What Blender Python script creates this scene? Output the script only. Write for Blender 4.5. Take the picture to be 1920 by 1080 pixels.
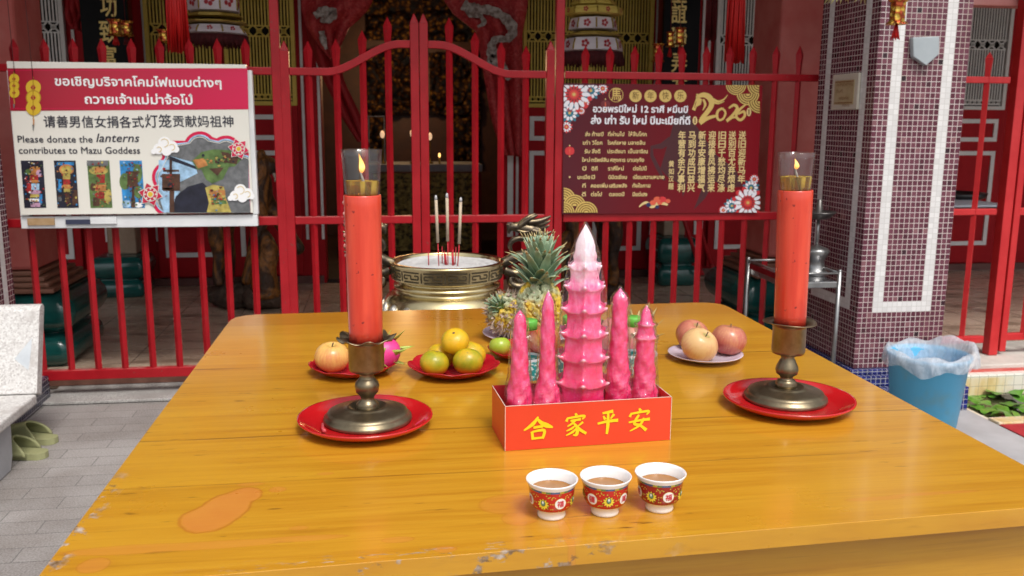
import bpy, bmesh, math, random
from math import sin, cos, pi, radians, sqrt, atan2
from mathutils import Vector, Matrix
from mathutils.geometry import tessellate_polygon
S = bpy.context.scene
COL = S.collection
for o in list(bpy.data.objects):
    bpy.data.objects.remove(o)

# ------------------------------------------------------------------ camera
FPX, PITCH, YAW, ROLL, EYE = 1690.0, radians(10.55), radians(8.34), radians(.32), 1.35
FW = Vector((sin(YAW)*cos(PITCH), cos(YAW)*cos(PITCH), -sin(PITCH)))
_r = Vector((cos(YAW), -sin(YAW), 0)); _u = _r.cross(FW)
RT = _r*cos(ROLL) + _u*sin(ROLL); UP = _u*cos(ROLL) - _r*sin(ROLL)
ORG = Vector((0, 0, EYE))
cd = bpy.data.cameras.new('camera'); cam = bpy.data.objects.new('camera', cd); COL.objects.link(cam)
mw = Matrix((RT, UP, -FW)).transposed().to_4x4(); mw.translation = ORG
cam.matrix_world = mw
cd.sensor_width = 36; cd.lens = FPX/1920*36; cd.clip_start = .05; cd.clip_end = 500
cd.dof.use_dof = True; cd.dof.focus_distance = 1.52; cd.dof.aperture_fstop = 10
S.camera = cam

# ------------------------------------------------------------------ light
SUN_EL, SUN_AZ = 57, 163          # azimuth clockwise from +Y: behind the camera, a little to its right
w = bpy.data.worlds.new('World'); S.world = w; w.use_nodes = True
wt = w.node_tree; wt.nodes.clear()
sky = wt.nodes.new('ShaderNodeTexSky'); sky.sky_type = 'NISHITA'; sky.sun_disc = False
sky.sun_elevation = radians(SUN_EL); sky.sun_rotation = radians(SUN_AZ)
sky.air_density = 1.0; sky.dust_density = 4.0; sky.ozone_density = 1.0
hs = wt.nodes.new('ShaderNodeHueSaturation'); hs.inputs['Saturation'].default_value = .28
bg = wt.nodes.new('ShaderNodeBackground'); bg.inputs['Strength'].default_value = .14
wo = wt.nodes.new('ShaderNodeOutputWorld')
wt.links.new(sky.outputs[0], hs.inputs['Color']); wt.links.new(hs.outputs[0], bg.inputs['Color']); wt.links.new(bg.outputs[0], wo.inputs[0])
sl = bpy.data.lights.new('sun', 'SUN'); sl.energy = 1.5; sl.angle = radians(18); sl.color = (1, .955, .9)
sun = bpy.data.objects.new('sun', sl); COL.objects.link(sun)
_a, _e = radians(SUN_AZ), radians(SUN_EL)
sd = Vector((sin(_a)*cos(_e), cos(_a)*cos(_e), sin(_e)))
sun.rotation_euler = sd.to_track_quat('Z', 'Y').to_euler(); sun.location = (0, 0, 10)
S.view_settings.view_transform = 'Standard'; S.view_settings.look = 'None'
S.view_settings.gamma = 1; S.view_settings.exposure = .47
S.cycles.max_bounces = 10; S.cycles.transparent_max_bounces = 24; S.cycles.sample_clamp_indirect = 6
S.cycles.caustics_reflective = False; S.cycles.caustics_refractive = False

# ------------------------------------------------------------------ helpers: measuring
def _ray(px, py): return FW + RT*((px-960)/FPX) + UP*((540-py)/FPX)
def at(px, py, Y): d = _ray(px, py); return ORG + d*(Y/d.y)          # point on the upright plane y = Y
def atz(px, py, z): d = _ray(px, py); return ORG + d*((z-EYE)/d.z)    # point on the level plane z
def atx(px, py, X): d = _ray(px, py); return ORG + d*(X/d.x)
def ppm(P): return FPX/((Vector(P)-ORG).dot(FW))                     # pixels per metre there

def lin(r, g, b):
    f = lambda c: c/12.92 if c <= .04045 else ((c+.055)/1.055)**2.4
    return (f(r/255), f(g/255), f(b/255))

# ------------------------------------------------------------------ helpers: materials
class NT:
    def __init__(s, name, col=(.5, .5, .5), rough=.5, metal=0, spec=.5, coat=0, trans=0, ior=1.45, sss=0):
        s.m = bpy.data.materials.new(name); s.m.use_nodes = True; s.t = s.m.node_tree
        s.b = s.t.nodes['Principled BSDF']; s.out = s.t.nodes['Material Output']
        i = s.b.inputs
        i['Base Color'].default_value = (*col, 1); i['Roughness'].default_value = rough; i['Metallic'].default_value = metal
        i['Specular IOR Level'].default_value = spec; i['Coat Weight'].default_value = coat; i['Coat Roughness'].default_value = .12
        i['Transmission Weight'].default_value = trans; i['IOR'].default_value = ior
        if sss:
            i['Subsurface Weight'].default_value = sss; i['Subsurface Radius'].default_value = (.02, .006, .004); i['Subsurface Scale'].default_value = .4
    def n(s, t): return s.t.nodes.new(t)
    def put(s, sock, v):
        if isinstance(v, bpy.types.NodeSocket): s.t.links.new(v, sock)
        elif isinstance(v, (tuple, list)) and sock.type == 'RGBA' and len(v) == 3: sock.default_value = (*v, 1)
        else: sock.default_value = v
    def co(s, scale=None, loc=None, rot=None):
        c = s.n('ShaderNodeTexCoord').outputs['Object']
        if scale is None and loc is None and rot is None: return c
        mp = s.n('ShaderNodeMapping'); s.put(mp.inputs[0], c)
        if loc: mp.inputs['Location'].default_value = loc
        if rot: mp.inputs['Rotation'].default_value = rot
        if scale: mp.inputs['Scale'].default_value = scale
        return mp.outputs[0]
    def xyz(s, v): q = s.n('ShaderNodeSeparateXYZ'); s.put(q.inputs[0], v); return q.outputs
    def comb(s, x, y, z):
        q = s.n('ShaderNodeCombineXYZ')
        for k, v in enumerate((x, y, z)): s.put(q.inputs[k], v)
        return q.outputs[0]
    def ma(s, op, a, b=0.0, c=None, clamp=False):
        q = s.n('ShaderNodeMath'); q.operation = op; q.use_clamp = clamp
        s.put(q.inputs[0], a); s.put(q.inputs[1], b)
        if c is not None: s.put(q.inputs[2], c)
        return q.outputs[0]
    def noise(s, vec, scale=5, detail=4, rough=.55, dist=0):
        q = s.n('ShaderNodeTexNoise'); s.put(q.inputs['Vector'], vec)
        q.inputs['Scale'].default_value = scale; q.inputs['Detail'].default_value = detail; q.inputs['Roughness'].default_value = rough; q.inputs['Distortion'].default_value = dist
        return q.outputs['Fac']
    def voro(s, vec, scale=5, feature='F1', out='Distance'):
        q = s.n('ShaderNodeTexVoronoi'); q.feature = feature; s.put(q.inputs['Vector'], vec); q.inputs['Scale'].default_value = scale
        return q.outputs[out]
    def ramp(s, f, stops, interp='LINEAR'):
        q = s.n('ShaderNodeValToRGB'); e = q.color_ramp.elements; q.color_ramp.interpolation = interp
        while len(e) < len(stops): e.new(1)
        for k, (p, c) in enumerate(stops):
            e[k].position = p
            if isinstance(c, (int, float)): c = (c, c, c)
            e[k].color = (*c, 1)
        s.put(q.inputs[0], f); return q.outputs[0]
    def step(s, f, lo, hi):
        q = s.n('ShaderNodeMapRange'); q.clamp = True; q.interpolation_type = 'SMOOTHSTEP'
        s.put(q.inputs[0], f); q.inputs[1].default_value = lo; q.inputs[2].default_value = hi
        return q.outputs[0]
    def mix(s, f, a, b, mode='MIX'):
        q = s.n('ShaderNodeMix'); q.data_type = 'RGBA'; q.blend_type = mode
        s.put(q.inputs[0], f); s.put(q.inputs[6], a); s.put(q.inputs[7], b); return q.outputs[2]
    def bump(s, h, strength=.3, dist=.01):
        q = s.n('ShaderNodeBump'); q.inputs['Strength'].default_value = strength; q.inputs['Distance'].default_value = dist
        s.put(q.inputs['Height'], h); s.t.links.new(q.outputs[0], s.b.inputs['Normal']); return q.outputs[0]
    def set(s, **k):
        for a, v in k.items(): s.put(s.b.inputs[a.replace('_', ' ')], v)

def pm(name, c1, c2=None, scale=8, rough=.5, metal=0, bump=0, bscale=60, bdist=.004, stretch=(1, 1, 1), coat=0, lo=.35, hi=.65, rv=.1, spec=.5, sss=0):
    """mottled procedural material"""
    m = NT(name, c1, rough, metal, spec, coat, sss=sss)
    v = m.co(stretch)
    f = m.noise(v, scale, 5, .6)
    if c2 is not None: m.set(Base_Color=m.ramp(f, [(lo, c1), (hi, c2)]))
    if rv: m.set(Roughness=m.ma('MULTIPLY_ADD', m.noise(v, scale*2.3, 3), rv*2, rough-rv))
    if bump: m.bump(m.noise(v, bscale, 4, .6), bump, bdist)
    return m.m

def clear(name, tint=(1, 1, 1), refl=.9, rough=.03, wrinkle=0, haze=0, wscale=30):
    """thin clear film or glass: see-through plus fresnel reflection"""
    m = NT(name); t = m.t
    tr = m.n('ShaderNodeBsdfTransparent'); tr.inputs[0].default_value = (*tint, 1)
    gl = m.n('ShaderNodeBsdfGlossy'); gl.inputs['Roughness'].default_value = rough
    fr = m.n('ShaderNodeLayerWeight'); fr.inputs['Blend'].default_value = .5
    mx = m.n('ShaderNodeMixShader')
    fac = m.ma('MULTIPLY', m.ma('MULTIPLY_ADD', m.ma('POWER', fr.outputs['Facing'], 3.5), .55, .045), refl, clamp=True)
    if wrinkle:
        b = m.n('ShaderNodeBump'); b.inputs['Strength'].default_value = wrinkle; b.inputs['Distance'].default_value = .01
        m.put(b.inputs['Height'], m.noise(m.co((1, 1, .35)), wscale, 3, .5, .6))
        m.put(gl.inputs['Normal'], b.outputs[0]); m.put(fr.inputs['Normal'], b.outputs[0])
    t.links.new(tr.outputs[0], mx.inputs[1]); t.links.new(gl.outputs[0], mx.inputs[2]); m.put(mx.inputs[0], fac)
    o = mx.outputs[0]
    if haze:
        df = m.n('ShaderNodeBsdfDiffuse'); df.inputs[0].default_value = (.85, .87, .9, 1)
        m2 = m.n('ShaderNodeMixShader'); m.put(m2.inputs[0], haze if not wrinkle else m.ma('MULTIPLY', m.step(m.noise(m.co(), wscale*.6, 4), .45, .7), haze*2))
        t.links.new(o, m2.inputs[1]); t.links.new(df.outputs[0], m2.inputs[2]); o = m2.outputs[0]
    t.links.new(o, m.out.inputs[0])
    return m.m

def emit(name, c, k):
    m = NT(name, c); m.set(Emission_Color=c, Emission_Strength=k); return m.m

# ------------------------------------------------------------------ helpers: meshes
class MB:
    def __init__(s, org=(0, 0, 0)): s.v = []; s.f = []; s.mi = []; s.sm = []; s.o = Vector(org)
    def add(s, verts, faces, mat=0, smooth=False):
        b = len(s.v); s.v += [tuple(Vector(p)-s.o) for p in verts]
        s.f += [tuple(b+i for i in f) for f in faces]; s.mi += [mat]*len(faces); s.sm += [smooth]*len(faces)
    def box(s, a, b, mat=0, R=None, c=None):
        x0, y0, z0 = a; x1, y1, z1 = b
        vs = [(x, y, z) for z in (z0, z1) for y in (y0, y1) for x in (x0, x1)]
        if R is not None:
            c = Vector(c if c is not None else ((x0+x1)/2, (y0+y1)/2, (z0+z1)/2)); vs = [R @ (Vector(p)-c) + c for p in vs]
        s.add(vs, [(0, 2, 3, 1), (4, 5, 7, 6), (0, 1, 5, 4), (2, 6, 7, 3), (0, 4, 6, 2), (1, 3, 7, 5)], mat)
    def lathe(s, prof, c=(0, 0, 0), n=48, mat=0, smooth=True, rad=None, cap0=True, cap1=True, mats=None, dz=None):
        """prof: [(r, z)] bottom to top outside, may turn back down inside"""
        c = Vector(c); vs = []; fs = []; ms = []
        for i, (r, z) in enumerate(prof):
            for k in range(n):
                t = 2*pi*k/n; q = r*(rad(t, i) if rad else 1)
                vs.append(c + Vector((q*cos(t), q*sin(t), z + (dz(t, i) if dz else 0))))
        for i in range(len(prof)-1):
            for k in range(n):
                k2 = (k+1) % n; fs.append((i*n+k, i*n+k2, (i+1)*n+k2, (i+1)*n+k)); ms.append(mats[i] if mats else mat)
        if cap0: fs.append(tuple(range(n-1, -1, -1))); ms.append(ms[0])
        if cap1: fs.append(tuple((len(prof)-1)*n+k for k in range(n))); ms.append(ms[-2] if cap0 else ms[-1])
        b = len(s.f); s.add(vs, fs, mat, smooth)
        for i, m_ in enumerate(ms): s.mi[b+i] = m_
    def tube(s, pts, rad, n=10, mat=0, smooth=True, flat=1.0):
        pts = [Vector(p) for p in pts]; L = len(pts)
        rr = rad if isinstance(rad, (list, tuple)) else [rad]*L
        vs = []; fs = []; prev = None
        for i, p in enumerate(pts):
            d = (pts[min(i+1, L-1)]-pts[max(i-1, 0)]).normalized()
            if prev is None:
                a = Vector((0, 0, 1)) if abs(d.z) < .9 else Vector((0, 1, 0)); u = d.cross(a).normalized()
            else: u = (prev - d*prev.dot(d)).normalized()
            prev = u; v = d.cross(u)
            for k in range(n):
                t = 2*pi*k/n; vs.append(p + u*cos(t)*rr[i] + v*sin(t)*rr[i]*flat)
        for i in range(L-1):
            for k in range(n):
                k2 = (k+1) % n; fs.append((i*n+k, i*n+k2, (i+1)*n+k2, (i+1)*n+k))
        fs += [tuple(range(n-1, -1, -1)), tuple((L-1)*n+k for k in range(n))]
        s.add(vs, fs, mat, smooth)
    def ball(s, c, r, n=14, mat=0, sc=(1, 1, 1), fn=None, R=None):
        c = Vector(c); vs = []; fs = []; m = n*2
        for i in range(1, n):
            a = pi*i/n
            for k in range(m):
                t = 2*pi*k/m; d = Vector((sin(a)*cos(t), sin(a)*sin(t), cos(a)))
                q = r*(fn(d) if fn else 1); p = Vector((d.x*q*sc[0], d.y*q*sc[1], d.z*q*sc[2]))
                vs.append(c + (R @ p if R else p))
        def pole(z):
            d = Vector((0, 0, z)); q = r*(fn(d) if fn else 1); p = Vector((0, 0, z*q*sc[2])); return c + (R @ p if R else p)
        vs += [pole(1), pole(-1)]; a, b = len(vs)-2, len(vs)-1
        for i in range(n-2):
            for k in range(m):
                k2 = (k+1) % m; fs.append((i*m+k, (i+1)*m+k, (i+1)*m+k2, i*m+k2))
        for k in range(m):
            k2 = (k+1) % m; fs += [(a, k, k2), (b, (n-2)*m+k2, (n-2)*m+k)]
        s.add(vs, fs, mat, True)
    def prism(s, pts, d, mat=0, smooth=False):
        """pts: closed 3-D outline; d: extrusion vector"""
        pts = [Vector(p) for p in pts]; d = Vector(d); n = len(pts)
        tri = tessellate_polygon([pts]); vs = pts + [p+d for p in pts]
        fs = [tuple(t) for t in tri] + [tuple(n+i for i in reversed(t)) for t in tri] + [(i, n+i, n+(i+1) % n, (i+1) % n) for i in range(n)]
        s.add(vs, fs, mat, smooth)
    def sheet(s, pts, mat=0):
        pts = [Vector(p) for p in pts]; s.add(pts, [tuple(t) for t in tessellate_polygon([pts])], mat)
    def grid(s, nx, ny, fn, mat=0, smooth=True):
        vs = [fn(i/nx, j/ny) for j in range(ny+1) for i in range(nx+1)]; w_ = nx+1
        s.add(vs, [(j*w_+i, j*w_+i+1, (j+1)*w_+i+1, (j+1)*w_+i) for j in range(ny) for i in range(nx)], mat, smooth)
    def build(s, name, mats, parent=None, bevel=0, seg=2, loc=None):
        me = bpy.data.meshes.new(name); me.from_pydata(s.v, [], s.f)
        for m_ in (mats if isinstance(mats, (list, tuple)) else [mats]): me.materials.append(m_)
        me.polygons.foreach_set('material_index', s.mi); me.polygons.foreach_set('use_smooth', s.sm)
        bm = bmesh.new(); bm.from_mesh(me); bmesh.ops.recalc_face_normals(bm, faces=bm.faces); bm.to_mesh(me); bm.free(); me.update()
        o = bpy.data.objects.new(name, me); COL.objects.link(o)
        if parent: o.parent = parent
        o.location = loc if loc is not None else ((0, 0, 0) if parent else s.o)
        if bevel:
            b = o.modifiers.new('bevel', 'BEVEL'); b.width = bevel; b.segments = seg; b.limit_method = 'ANGLE'; b.angle_limit = radians(40); b.use_clamp_overlap = True
        return o
    # ---- flat print on an upright board (plane y = Y, seen from -y); all in px of the photo measured on that plane
    def ppoly(s, pts, Y, mat, dy=0): s.sheet([at(x, y, Y) - Vector((0, dy, 0)) for x, y in pts], mat)
    def disc(s, x, y, r, Y, mat, dy=0, n=24, ry=None, a0=0, a1=2*pi):
        full = abs(a1-a0-2*pi) < 1e-6
        pts = [(x+r*cos(a0+(a1-a0)*k/n), y+(ry or r)*sin(a0+(a1-a0)*k/n)) for k in range(n+(0 if full else 1))]
        if not full: pts.append((x, y))
        s.ppoly(pts, Y, mat, dy)
    def ring(s, x, y, r0, r1, Y, mat, dy=0, n=28, a0=0, a1=2*pi):
        P = []
        for k in range(n+1):
            a = a0+(a1-a0)*k/n
            for r in (r0, r1): P.append(at(x+r*cos(a), y+r*sin(a), Y)-Vector((0, dy, 0)))
        s.add(P, [(2*k, 2*k+1, 2*k+3, 2*k+2) for k in range(n)], mat)
    def line(s, pts, wd, Y, mat, dy=0):
        s.add(*ribbon([at(x, y, Y)-Vector((0, dy, 0)) for x, y in pts], [q/ppm(at(*pts[0], Y)) for q in (wd if isinstance(wd, (list, tuple)) else [wd]*len(pts))]), mat)
    def ptext(s, txt, x0, x1, y, h, Y, mat, dy=0, bold=0, shear=0, gap=1.0, center=False):
        """text from photo column x0 to x1 with baseline at y; h is the height of a capital or a Chinese character, in px"""
        A = at(x0, y, Y); B = at(x1, y, Y); vs, fs, (a, b_) = text_mesh(txt, shear)
        sx = (B.x-A.x)/(b_-a) if b_ > a else 1; sz = h/ppm(A)/.72
        offs = [(0, 0)] if not bold else [(bold*c_/ppm(A), bold*d_/ppm(A)) for c_, d_ in ((0, 0), (1, 0), (-1, 0), (0, 1), (0, -1))]
        for q, (ox, oz) in enumerate(offs):
            s.add([(A.x+(x-a)*sx+ox, Y-dy-q*.0001, A.z+y_*sz+oz) for x, y_ in vs], fs, mat)

def ribbon(P, W, nrm=Vector((0, -1, 0))):
    vs = []; n = len(P)
    for i, p in enumerate(P):
        d = (P[min(i+1, n-1)]-P[max(i-1, 0)]).normalized(); q = d.cross(nrm).normalized()
        vs += [p+q*W[i]/2, p-q*W[i]/2]
    return vs, [(2*i, 2*i+1, 2*i+3, 2*i+2) for i in range(n-1)]
_tm = {}
def text_mesh(txt, shear=0):
    k = (txt, shear)
    if k not in _tm:
        c = bpy.data.curves.new('t', 'FONT'); c.body = txt; c.size = 1; c.shear = shear; c.resolution_u = 2
        o = bpy.data.objects.new('t', c); COL.objects.link(o); m = bpy.data.meshes.new_from_object(o)
        vs = [(v.co.x, v.co.y) for v in m.vertices]; fs = [tuple(p.vertices) for p in m.polygons]
        xs = [v[0] for v in vs] or [0, 1]
        _tm[k] = (vs, fs, (min(xs), max(xs)))
        bpy.data.objects.remove(o); bpy.data.meshes.remove(m); bpy.data.curves.remove(c)
    return _tm[k]

def tag(o, label=None, cat=None, group=None, kind=None):
    if label: o['label'] = label
    if cat: o['category'] = cat
    if group: o['group'] = group
    if kind: o['kind'] = kind
    return o
def thing(name, label, cat, loc=(0, 0, 0), rotz=0, group=None):
    o = bpy.data.objects.new(name, None); COL.objects.link(o); o.empty_display_size = .05
    o.location = loc; o.rotation_euler = (0, 0, rotz); return tag(o, label, cat, group)
def kids(o): return [c for c in bpy.data.objects if c.parent == o]
def dup(root, loc, rotz=0, label=None, scale=None):
    r = root.copy(); COL.objects.link(r); r.location = loc; r.rotation_euler = (0, 0, rotz)
    if scale: r.scale = (scale,)*3 if isinstance(scale, (int, float)) else scale
    if label: r['label'] = label
    for ch in kids(root):
        c = ch.copy(); COL.objects.link(c); c.parent = r
        for g in kids(ch):
            d = g.copy(); COL.objects.link(d); d.parent = c
    return r
def smoothpath(P, n=6):
    """Catmull-Rom through P"""
    P = [Vector(p) for p in P]; out = []
    for i in range(len(P)-1):
        a, b, c, d = P[max(i-1, 0)], P[i], P[i+1], P[min(i+2, len(P)-1)]
        for k in range(n):
            t = k/n; out.append(.5*((2*b)+(c-a)*t+(2*a-5*b+4*c-d)*t*t+(3*b-a-3*c+d)*t**3))
    return out+[P[-1]]
def lerpl(L, k):
    """k in 0..1 along list of numbers"""
    t = k*(len(L)-1); i = min(int(t), len(L)-2); return L[i]+(L[i+1]-L[i])*(t-i)
RX = lambda a: Matrix.Rotation(a, 3, 'X')
RY = lambda a: Matrix.Rotation(a, 3, 'Y')
RZ = lambda a: Matrix.Rotation(a, 3, 'Z')
rnd = random.Random(7)

# ================================================================== SETTING
FZ = .07                     # veranda floor
WY = 7.2                     # temple front wall
TH = .85                     # table top
FY = 4.5                     # fence
# --- ground with a hole for the pond
def mat_pavers():
    m = NT('pavers', rough=.62)
    v = m.co()
    b = m.n('ShaderNodeTexBrick'); m.put(b.inputs['Vector'], m.co(loc=(.1, .03, 0)))
    b.inputs['Scale'].default_value = 1; b.inputs['Brick Width'].default_value = .3; b.inputs['Row Height'].default_value = .1; b.inputs['Mortar Size'].default_value = .0022; b.inputs['Mortar Smooth'].default_value = .4
    b.inputs['Color1'].default_value = (.275, .25, .235, 1); b.inputs['Color2'].default_value = (.345, .318, .30, 1); b.inputs['Mortar'].default_value = (.10, .09, .08, 1)
    f = m.noise(v, 2.2, 6, .6); g = m.noise(v, 160, 2, .5)
    c = m.mix(m.step(f, .35, .7), b.outputs[0], m.mix(1, b.outputs[0], (.62, .57, .53), 'MULTIPLY'))
    c = m.mix(.25, c, m.ramp(g, [(.35, .1), (.65, .5)]))
    m.set(Base_Color=c); m.bump(m.ma('ADD', m.ma('MULTIPLY', g, .15), m.ma('SUBTRACT', 1, b.outputs['Fac'])), .35, .003)
    return m.m
PX0, PX1, PY0, PY1 = 2.76, 9.0, 3.60, 4.12
g = MB(); L_ = 60
for a, b in (((-L_, -L_), (PX0, L_)), ((PX1, -L_), (L_, L_)), ((PX0, -L_), (PX1, PY0)), ((PX0, PY1), (PX1, L_))):
    g.add([(a[0], a[1], 0), (b[0], a[1], 0), (b[0], b[1], 0), (a[0], b[1], 0)], [(0, 1, 2, 3)])
tag(g.build('ground', mat_pavers()), kind='structure')
granite = NT('granite', rough=.6)
_v = granite.co()
granite.set(Base_Color=granite.mix(granite.step(granite.noise(_v, 5, 4), .4, .7), granite.ramp(granite.voro(_v, 230, out='Color'), [(.2, (.23, .22, .21)), (.5, (.36, .345, .33)), (.85, (.47, .46, .44))]), (.27, .255, .24)))
granite = granite.m
g = MB(); g.box((-1.62, 4.385, .004), (2.2, 4.668, .018))
tag(g.build('path', granite, bevel=.003), kind='structure')
g = MB(); g.box((2.235, -3, .004), (2.735, 3.74, .012))
for k in range(6): pass
tag(g.build('pavement', pm('grey_slab', (.36, .35, .35), (.44, .43, .43), 5, .55, bump=.2, bscale=220, bdist=.001), bevel=.003), kind='structure')
# --- veranda floor
def mat_tiles():
    m = NT('floor_tiles', rough=.3)
    b = m.n('ShaderNodeTexBrick'); m.put(b.inputs['Vector'], m.co(loc=(.13, .05, 0)))
    b.offset = 0; b.inputs['Scale'].default_value = 1; b.inputs['Brick Width'].default_value = .4; b.inputs['Row Height'].default_value = .4; b.inputs['Mortar Size'].default_value = .004
    b.inputs['Color1'].default_value = (.62, .465, .345, 1); b.inputs['Color2'].default_value = (.70, .53, .40, 1); b.inputs['Mortar'].default_value = (.22, .16, .12, 1)
    s1 = m.step(m.noise(m.co((1, 2.2, 1)), 3.2, 5, .6), .47, .66)
    m.set(Base_Color=m.mix(m.ma('MULTIPLY', s1, .75), b.outputs[0], (.2, .115, .075)), Roughness=m.ma('MULTIPLY_ADD', s1, .25, .22))
    return m.m
tiles = mat_tiles()
g = MB(); g.box((-6, 4.672, .002), (9, WY-.02, FZ))
tag(g.build('floor', tiles, bevel=.004), kind='structure')
g = MB(); g.box((-6, 4.655, .0205), (2.75, 4.6715, FZ+.006))
tag(g.build('step', pm('riser_brown', (.12, .05, .035), (.19, .085, .06), 12, .45), bevel=.002), kind='structure')
g = MB(); g.box((2.75, 4.20, .003), (9, 4.671, .092))
tag(g.build('kerb', pm('curb_granite', (.5, .47, .42), (.62, .58, .52), 9, .75, bump=.5, bscale=90), bevel=.006), kind='structure')

# --- pond
m = NT('pond_water', (.035, .04, .02), .08, spec=.6)
m.set(Base_Color=m.ramp(m.noise(m.co(), 14, 5), [(.35, (.03, .03, .018)), (.6, (.07, .075, .03)), (.75, (.1, .085, .05))])); m.bump(m.noise(m.co(), 22, 3), .06, .01)
g = MB(); g.add([(PX0, PY0, -.05), (PX1, PY0, -.05), (PX1, PY1, -.05), (PX0, PY1, -.05)], [(0, 1, 2, 3)])
tag(g.build('water', m.m), kind='structure')
def mat_pondtile():
    m = NT('pond_wall_tile', rough=.35)
    v = m.co(); x, y, z = m.xyz(v)
    def ln(a): return m.ma('LESS_THAN', m.ma('FRACT', m.ma('DIVIDE', a, .05)), .05)
    gr = m.ma('MAXIMUM', ln(x), ln(m.ma('ADD', z, .5)))
    c = m.ramp(m.noise(m.co((1, 1, .4)), 9, 4), [(.4, (.72, .68, .58)), (.6, (.66, .5, .25)), (.75, (.5, .33, .12))])
    top = m.step(z, .04, .055)
    c = m.mix(top, c, (.75, .73, .66))
    m.set(Base_Color=m.mix(m.ma('MULTIPLY', gr, .7), c, (.2, .18, .14))); return m.m
ptile = mat_pondtile()
t = thing('pond_wall', 'low yellowed white tile wall round the lily pond with a red line along its top', 'pond wall', (PX0, PY0, 0))
g = MB((PX0, PY0, 0)); g.box((PX0-.02, PY1, -.2), (PX1, 4.198, .062)); g.box((PX0-.02, PY0-.075, -.2), (PX1, PY0, .022)); g.box((PX0-.022, PY0, -.2), (PX0-.002, PY1, .01))
g.build('wall', ptile, t, bevel=.004)
g = MB((PX0, PY0, 0)); g.box((PX0-.02, 4.170, .0625), (PX1, 4.197, .072)); g.build('edge_line', pm('red_edge', (.5, .06, .05), (.55, .15, .12), 20, .5), t)
g = MB(); g.box((PX0-.02, 3.05, .004), (PX0+1.6, PY0-.078, .014))
tag(g.build('carpet_strip', pm('red_mat', (.33, .015, .02), (.4, .025, .03), 30, .85, bump=.4, bscale=300)), 'red mat lying beside the white edge of the lily pond', 'mat')
def lily_pad():
    g = MB(); n = 30; vs = [(0, 0, 0)]; ph = rnd.random()*6
    for k in range(n+1):
        a = radians(12)+2*pi*(1-24/360)*k/n; r = 1+.06*sin(5*a+ph)+.05*sin(9*a)
        vs.append((r*cos(a), r*sin(a), .10*sin(3*a+ph)+.05*sin(7*a)))
    mid = [(vs[k][0]*.55, vs[k][1]*.55, .05) for k in range(1, n+2)]
    b = len(vs); vs += mid
    g.add(vs, [(0, b+k, b+k+1) for k in range(n)]+[(b+k, 1+k, 2+k, b+k+1) for k in range(n)], 0, True); return g
m = NT('lily_leaf', rough=.3, spec=.6)
_v = m.co(); _x, _y, _z = m.xyz(_v); _ang = m.ma('ARCTAN2', _y, _x)
m.set(Base_Color=m.mix(m.ma('MULTIPLY', m.step(m.ma('ABSOLUTE', m.ma('SINE', m.ma('MULTIPLY', _ang, 8))), .12, 0), .5), m.ramp(m.noise(_v, 2.2, 4), [(.3, (.05, .16, .015)), (.55, (.10, .27, .03)), (.75, (.2, .32, .05))]), (.2, .34, .1)))
lily = m.m
LILY = [(1838, 752, .055, .03), (1880, 738, .075, .035), (1915, 742, .06, .03), (1902, 782, .085, .03), (1868, 770, .07, .02), (1830, 778, .04, .0), (1847, 766, .045, .01), (1925, 765, .06, .02), (1820, 760, .035, .0), (1858, 788, .05, .015), (1893, 757, .05, .03), (1824, 745, .045, .0), (1850, 741, .04, .0)]
LNAME = ['lily leaf in the middle of the left pond rim', 'largest upright green lily leaf at the back of the pond', 'lily leaf at the right edge of the photo, at the back of the pond', 'broad bright green lily leaf nearest the white pond edge', 'yellow green lily leaf in front of the upright ones', 'small flat lily leaf beside the grey path', 'small lily leaf touching the broad yellow green one', 'lily leaf cut by the right edge of the photo', 'smallest lily leaf against the blue tiled plinth', 'lily leaf tucked into the near corner of the pond', 'small shiny lily leaf between the two rear ones', 'dark lily leaf at the far left corner of the pond', 'tiny lily leaf floating below the far pond wall']
for k, (px, py, r, h) in enumerate(LILY):
    P = atz(px, py, -.045+h*.6); o = lily_pad().build('lily_pad', lily, loc=P)
    o.scale = (r, r, r); o.rotation_euler = (rnd.uniform(.1, .4) if h > .02 else .05, rnd.uniform(-.15, .15), rnd.random()*6)
    tag(o, LNAME[k], 'lily pad', 'lily pads in the pond')

# --- temple front
red_wall = pm('red_wall_paint', (.31, .005, .010), (.38, .008, .013), 6, .6, bump=.05, bscale=40, spec=.2)
dark_red = pm('dark_red_paint', (.12, .002, .005), (.16, .004, .007), 5, .5, spec=.2)
white_trim = pm('white_trim', (.66, .66, .66), (.74, .74, .73), 9, .45)
gold_paint = pm('gold_paint', (.56, .42, .075), (.66, .50, .11), 15, .55, metal=0, spec=.3)
cream_slat = pm('grey_white_slat', (.62, .62, .60), (.7, .7, .68), 12, .5)
darkback = pm('dark_backing', (.012, .01, .008), (.02, .017, .012), 4, .9, spec=.1)
def X7(px, py=250): return at(px, py, WY).x
def Z7(py, px=500): return at(px, py, WY).z
DL, DR = X7(604), X7(944)
t = thing('temple_building', 'red temple front wall with white striped frames round an open central doorway', 'building', (0, WY, 0))
o7 = (0, WY, 0)
g = MB(o7); g.box((-5.5, WY, FZ), (DL, WY+.25, 3.3)); g.box((DR, WY, FZ), (9, WY+.25, 3.3)); g.box((DL, WY, 2.75), (DR, WY+.25, 3.3))
g.build('wall', red_wall, t)
g = MB(o7)                     # white lines that run up the jambs and pillars
for px in (152, 186, 258, 283, 570, 600, 940, 957, 970, 1225, 1310, 1322):
    x = X7(px); wd = .02 if px not in (957,) else .045
    g = MB(o7); g.box((x-wd/2, WY-.012, FZ+.35), (x+wd/2, WY-.001, 2.74)); g.build('white_line', white_trim, t)
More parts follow.
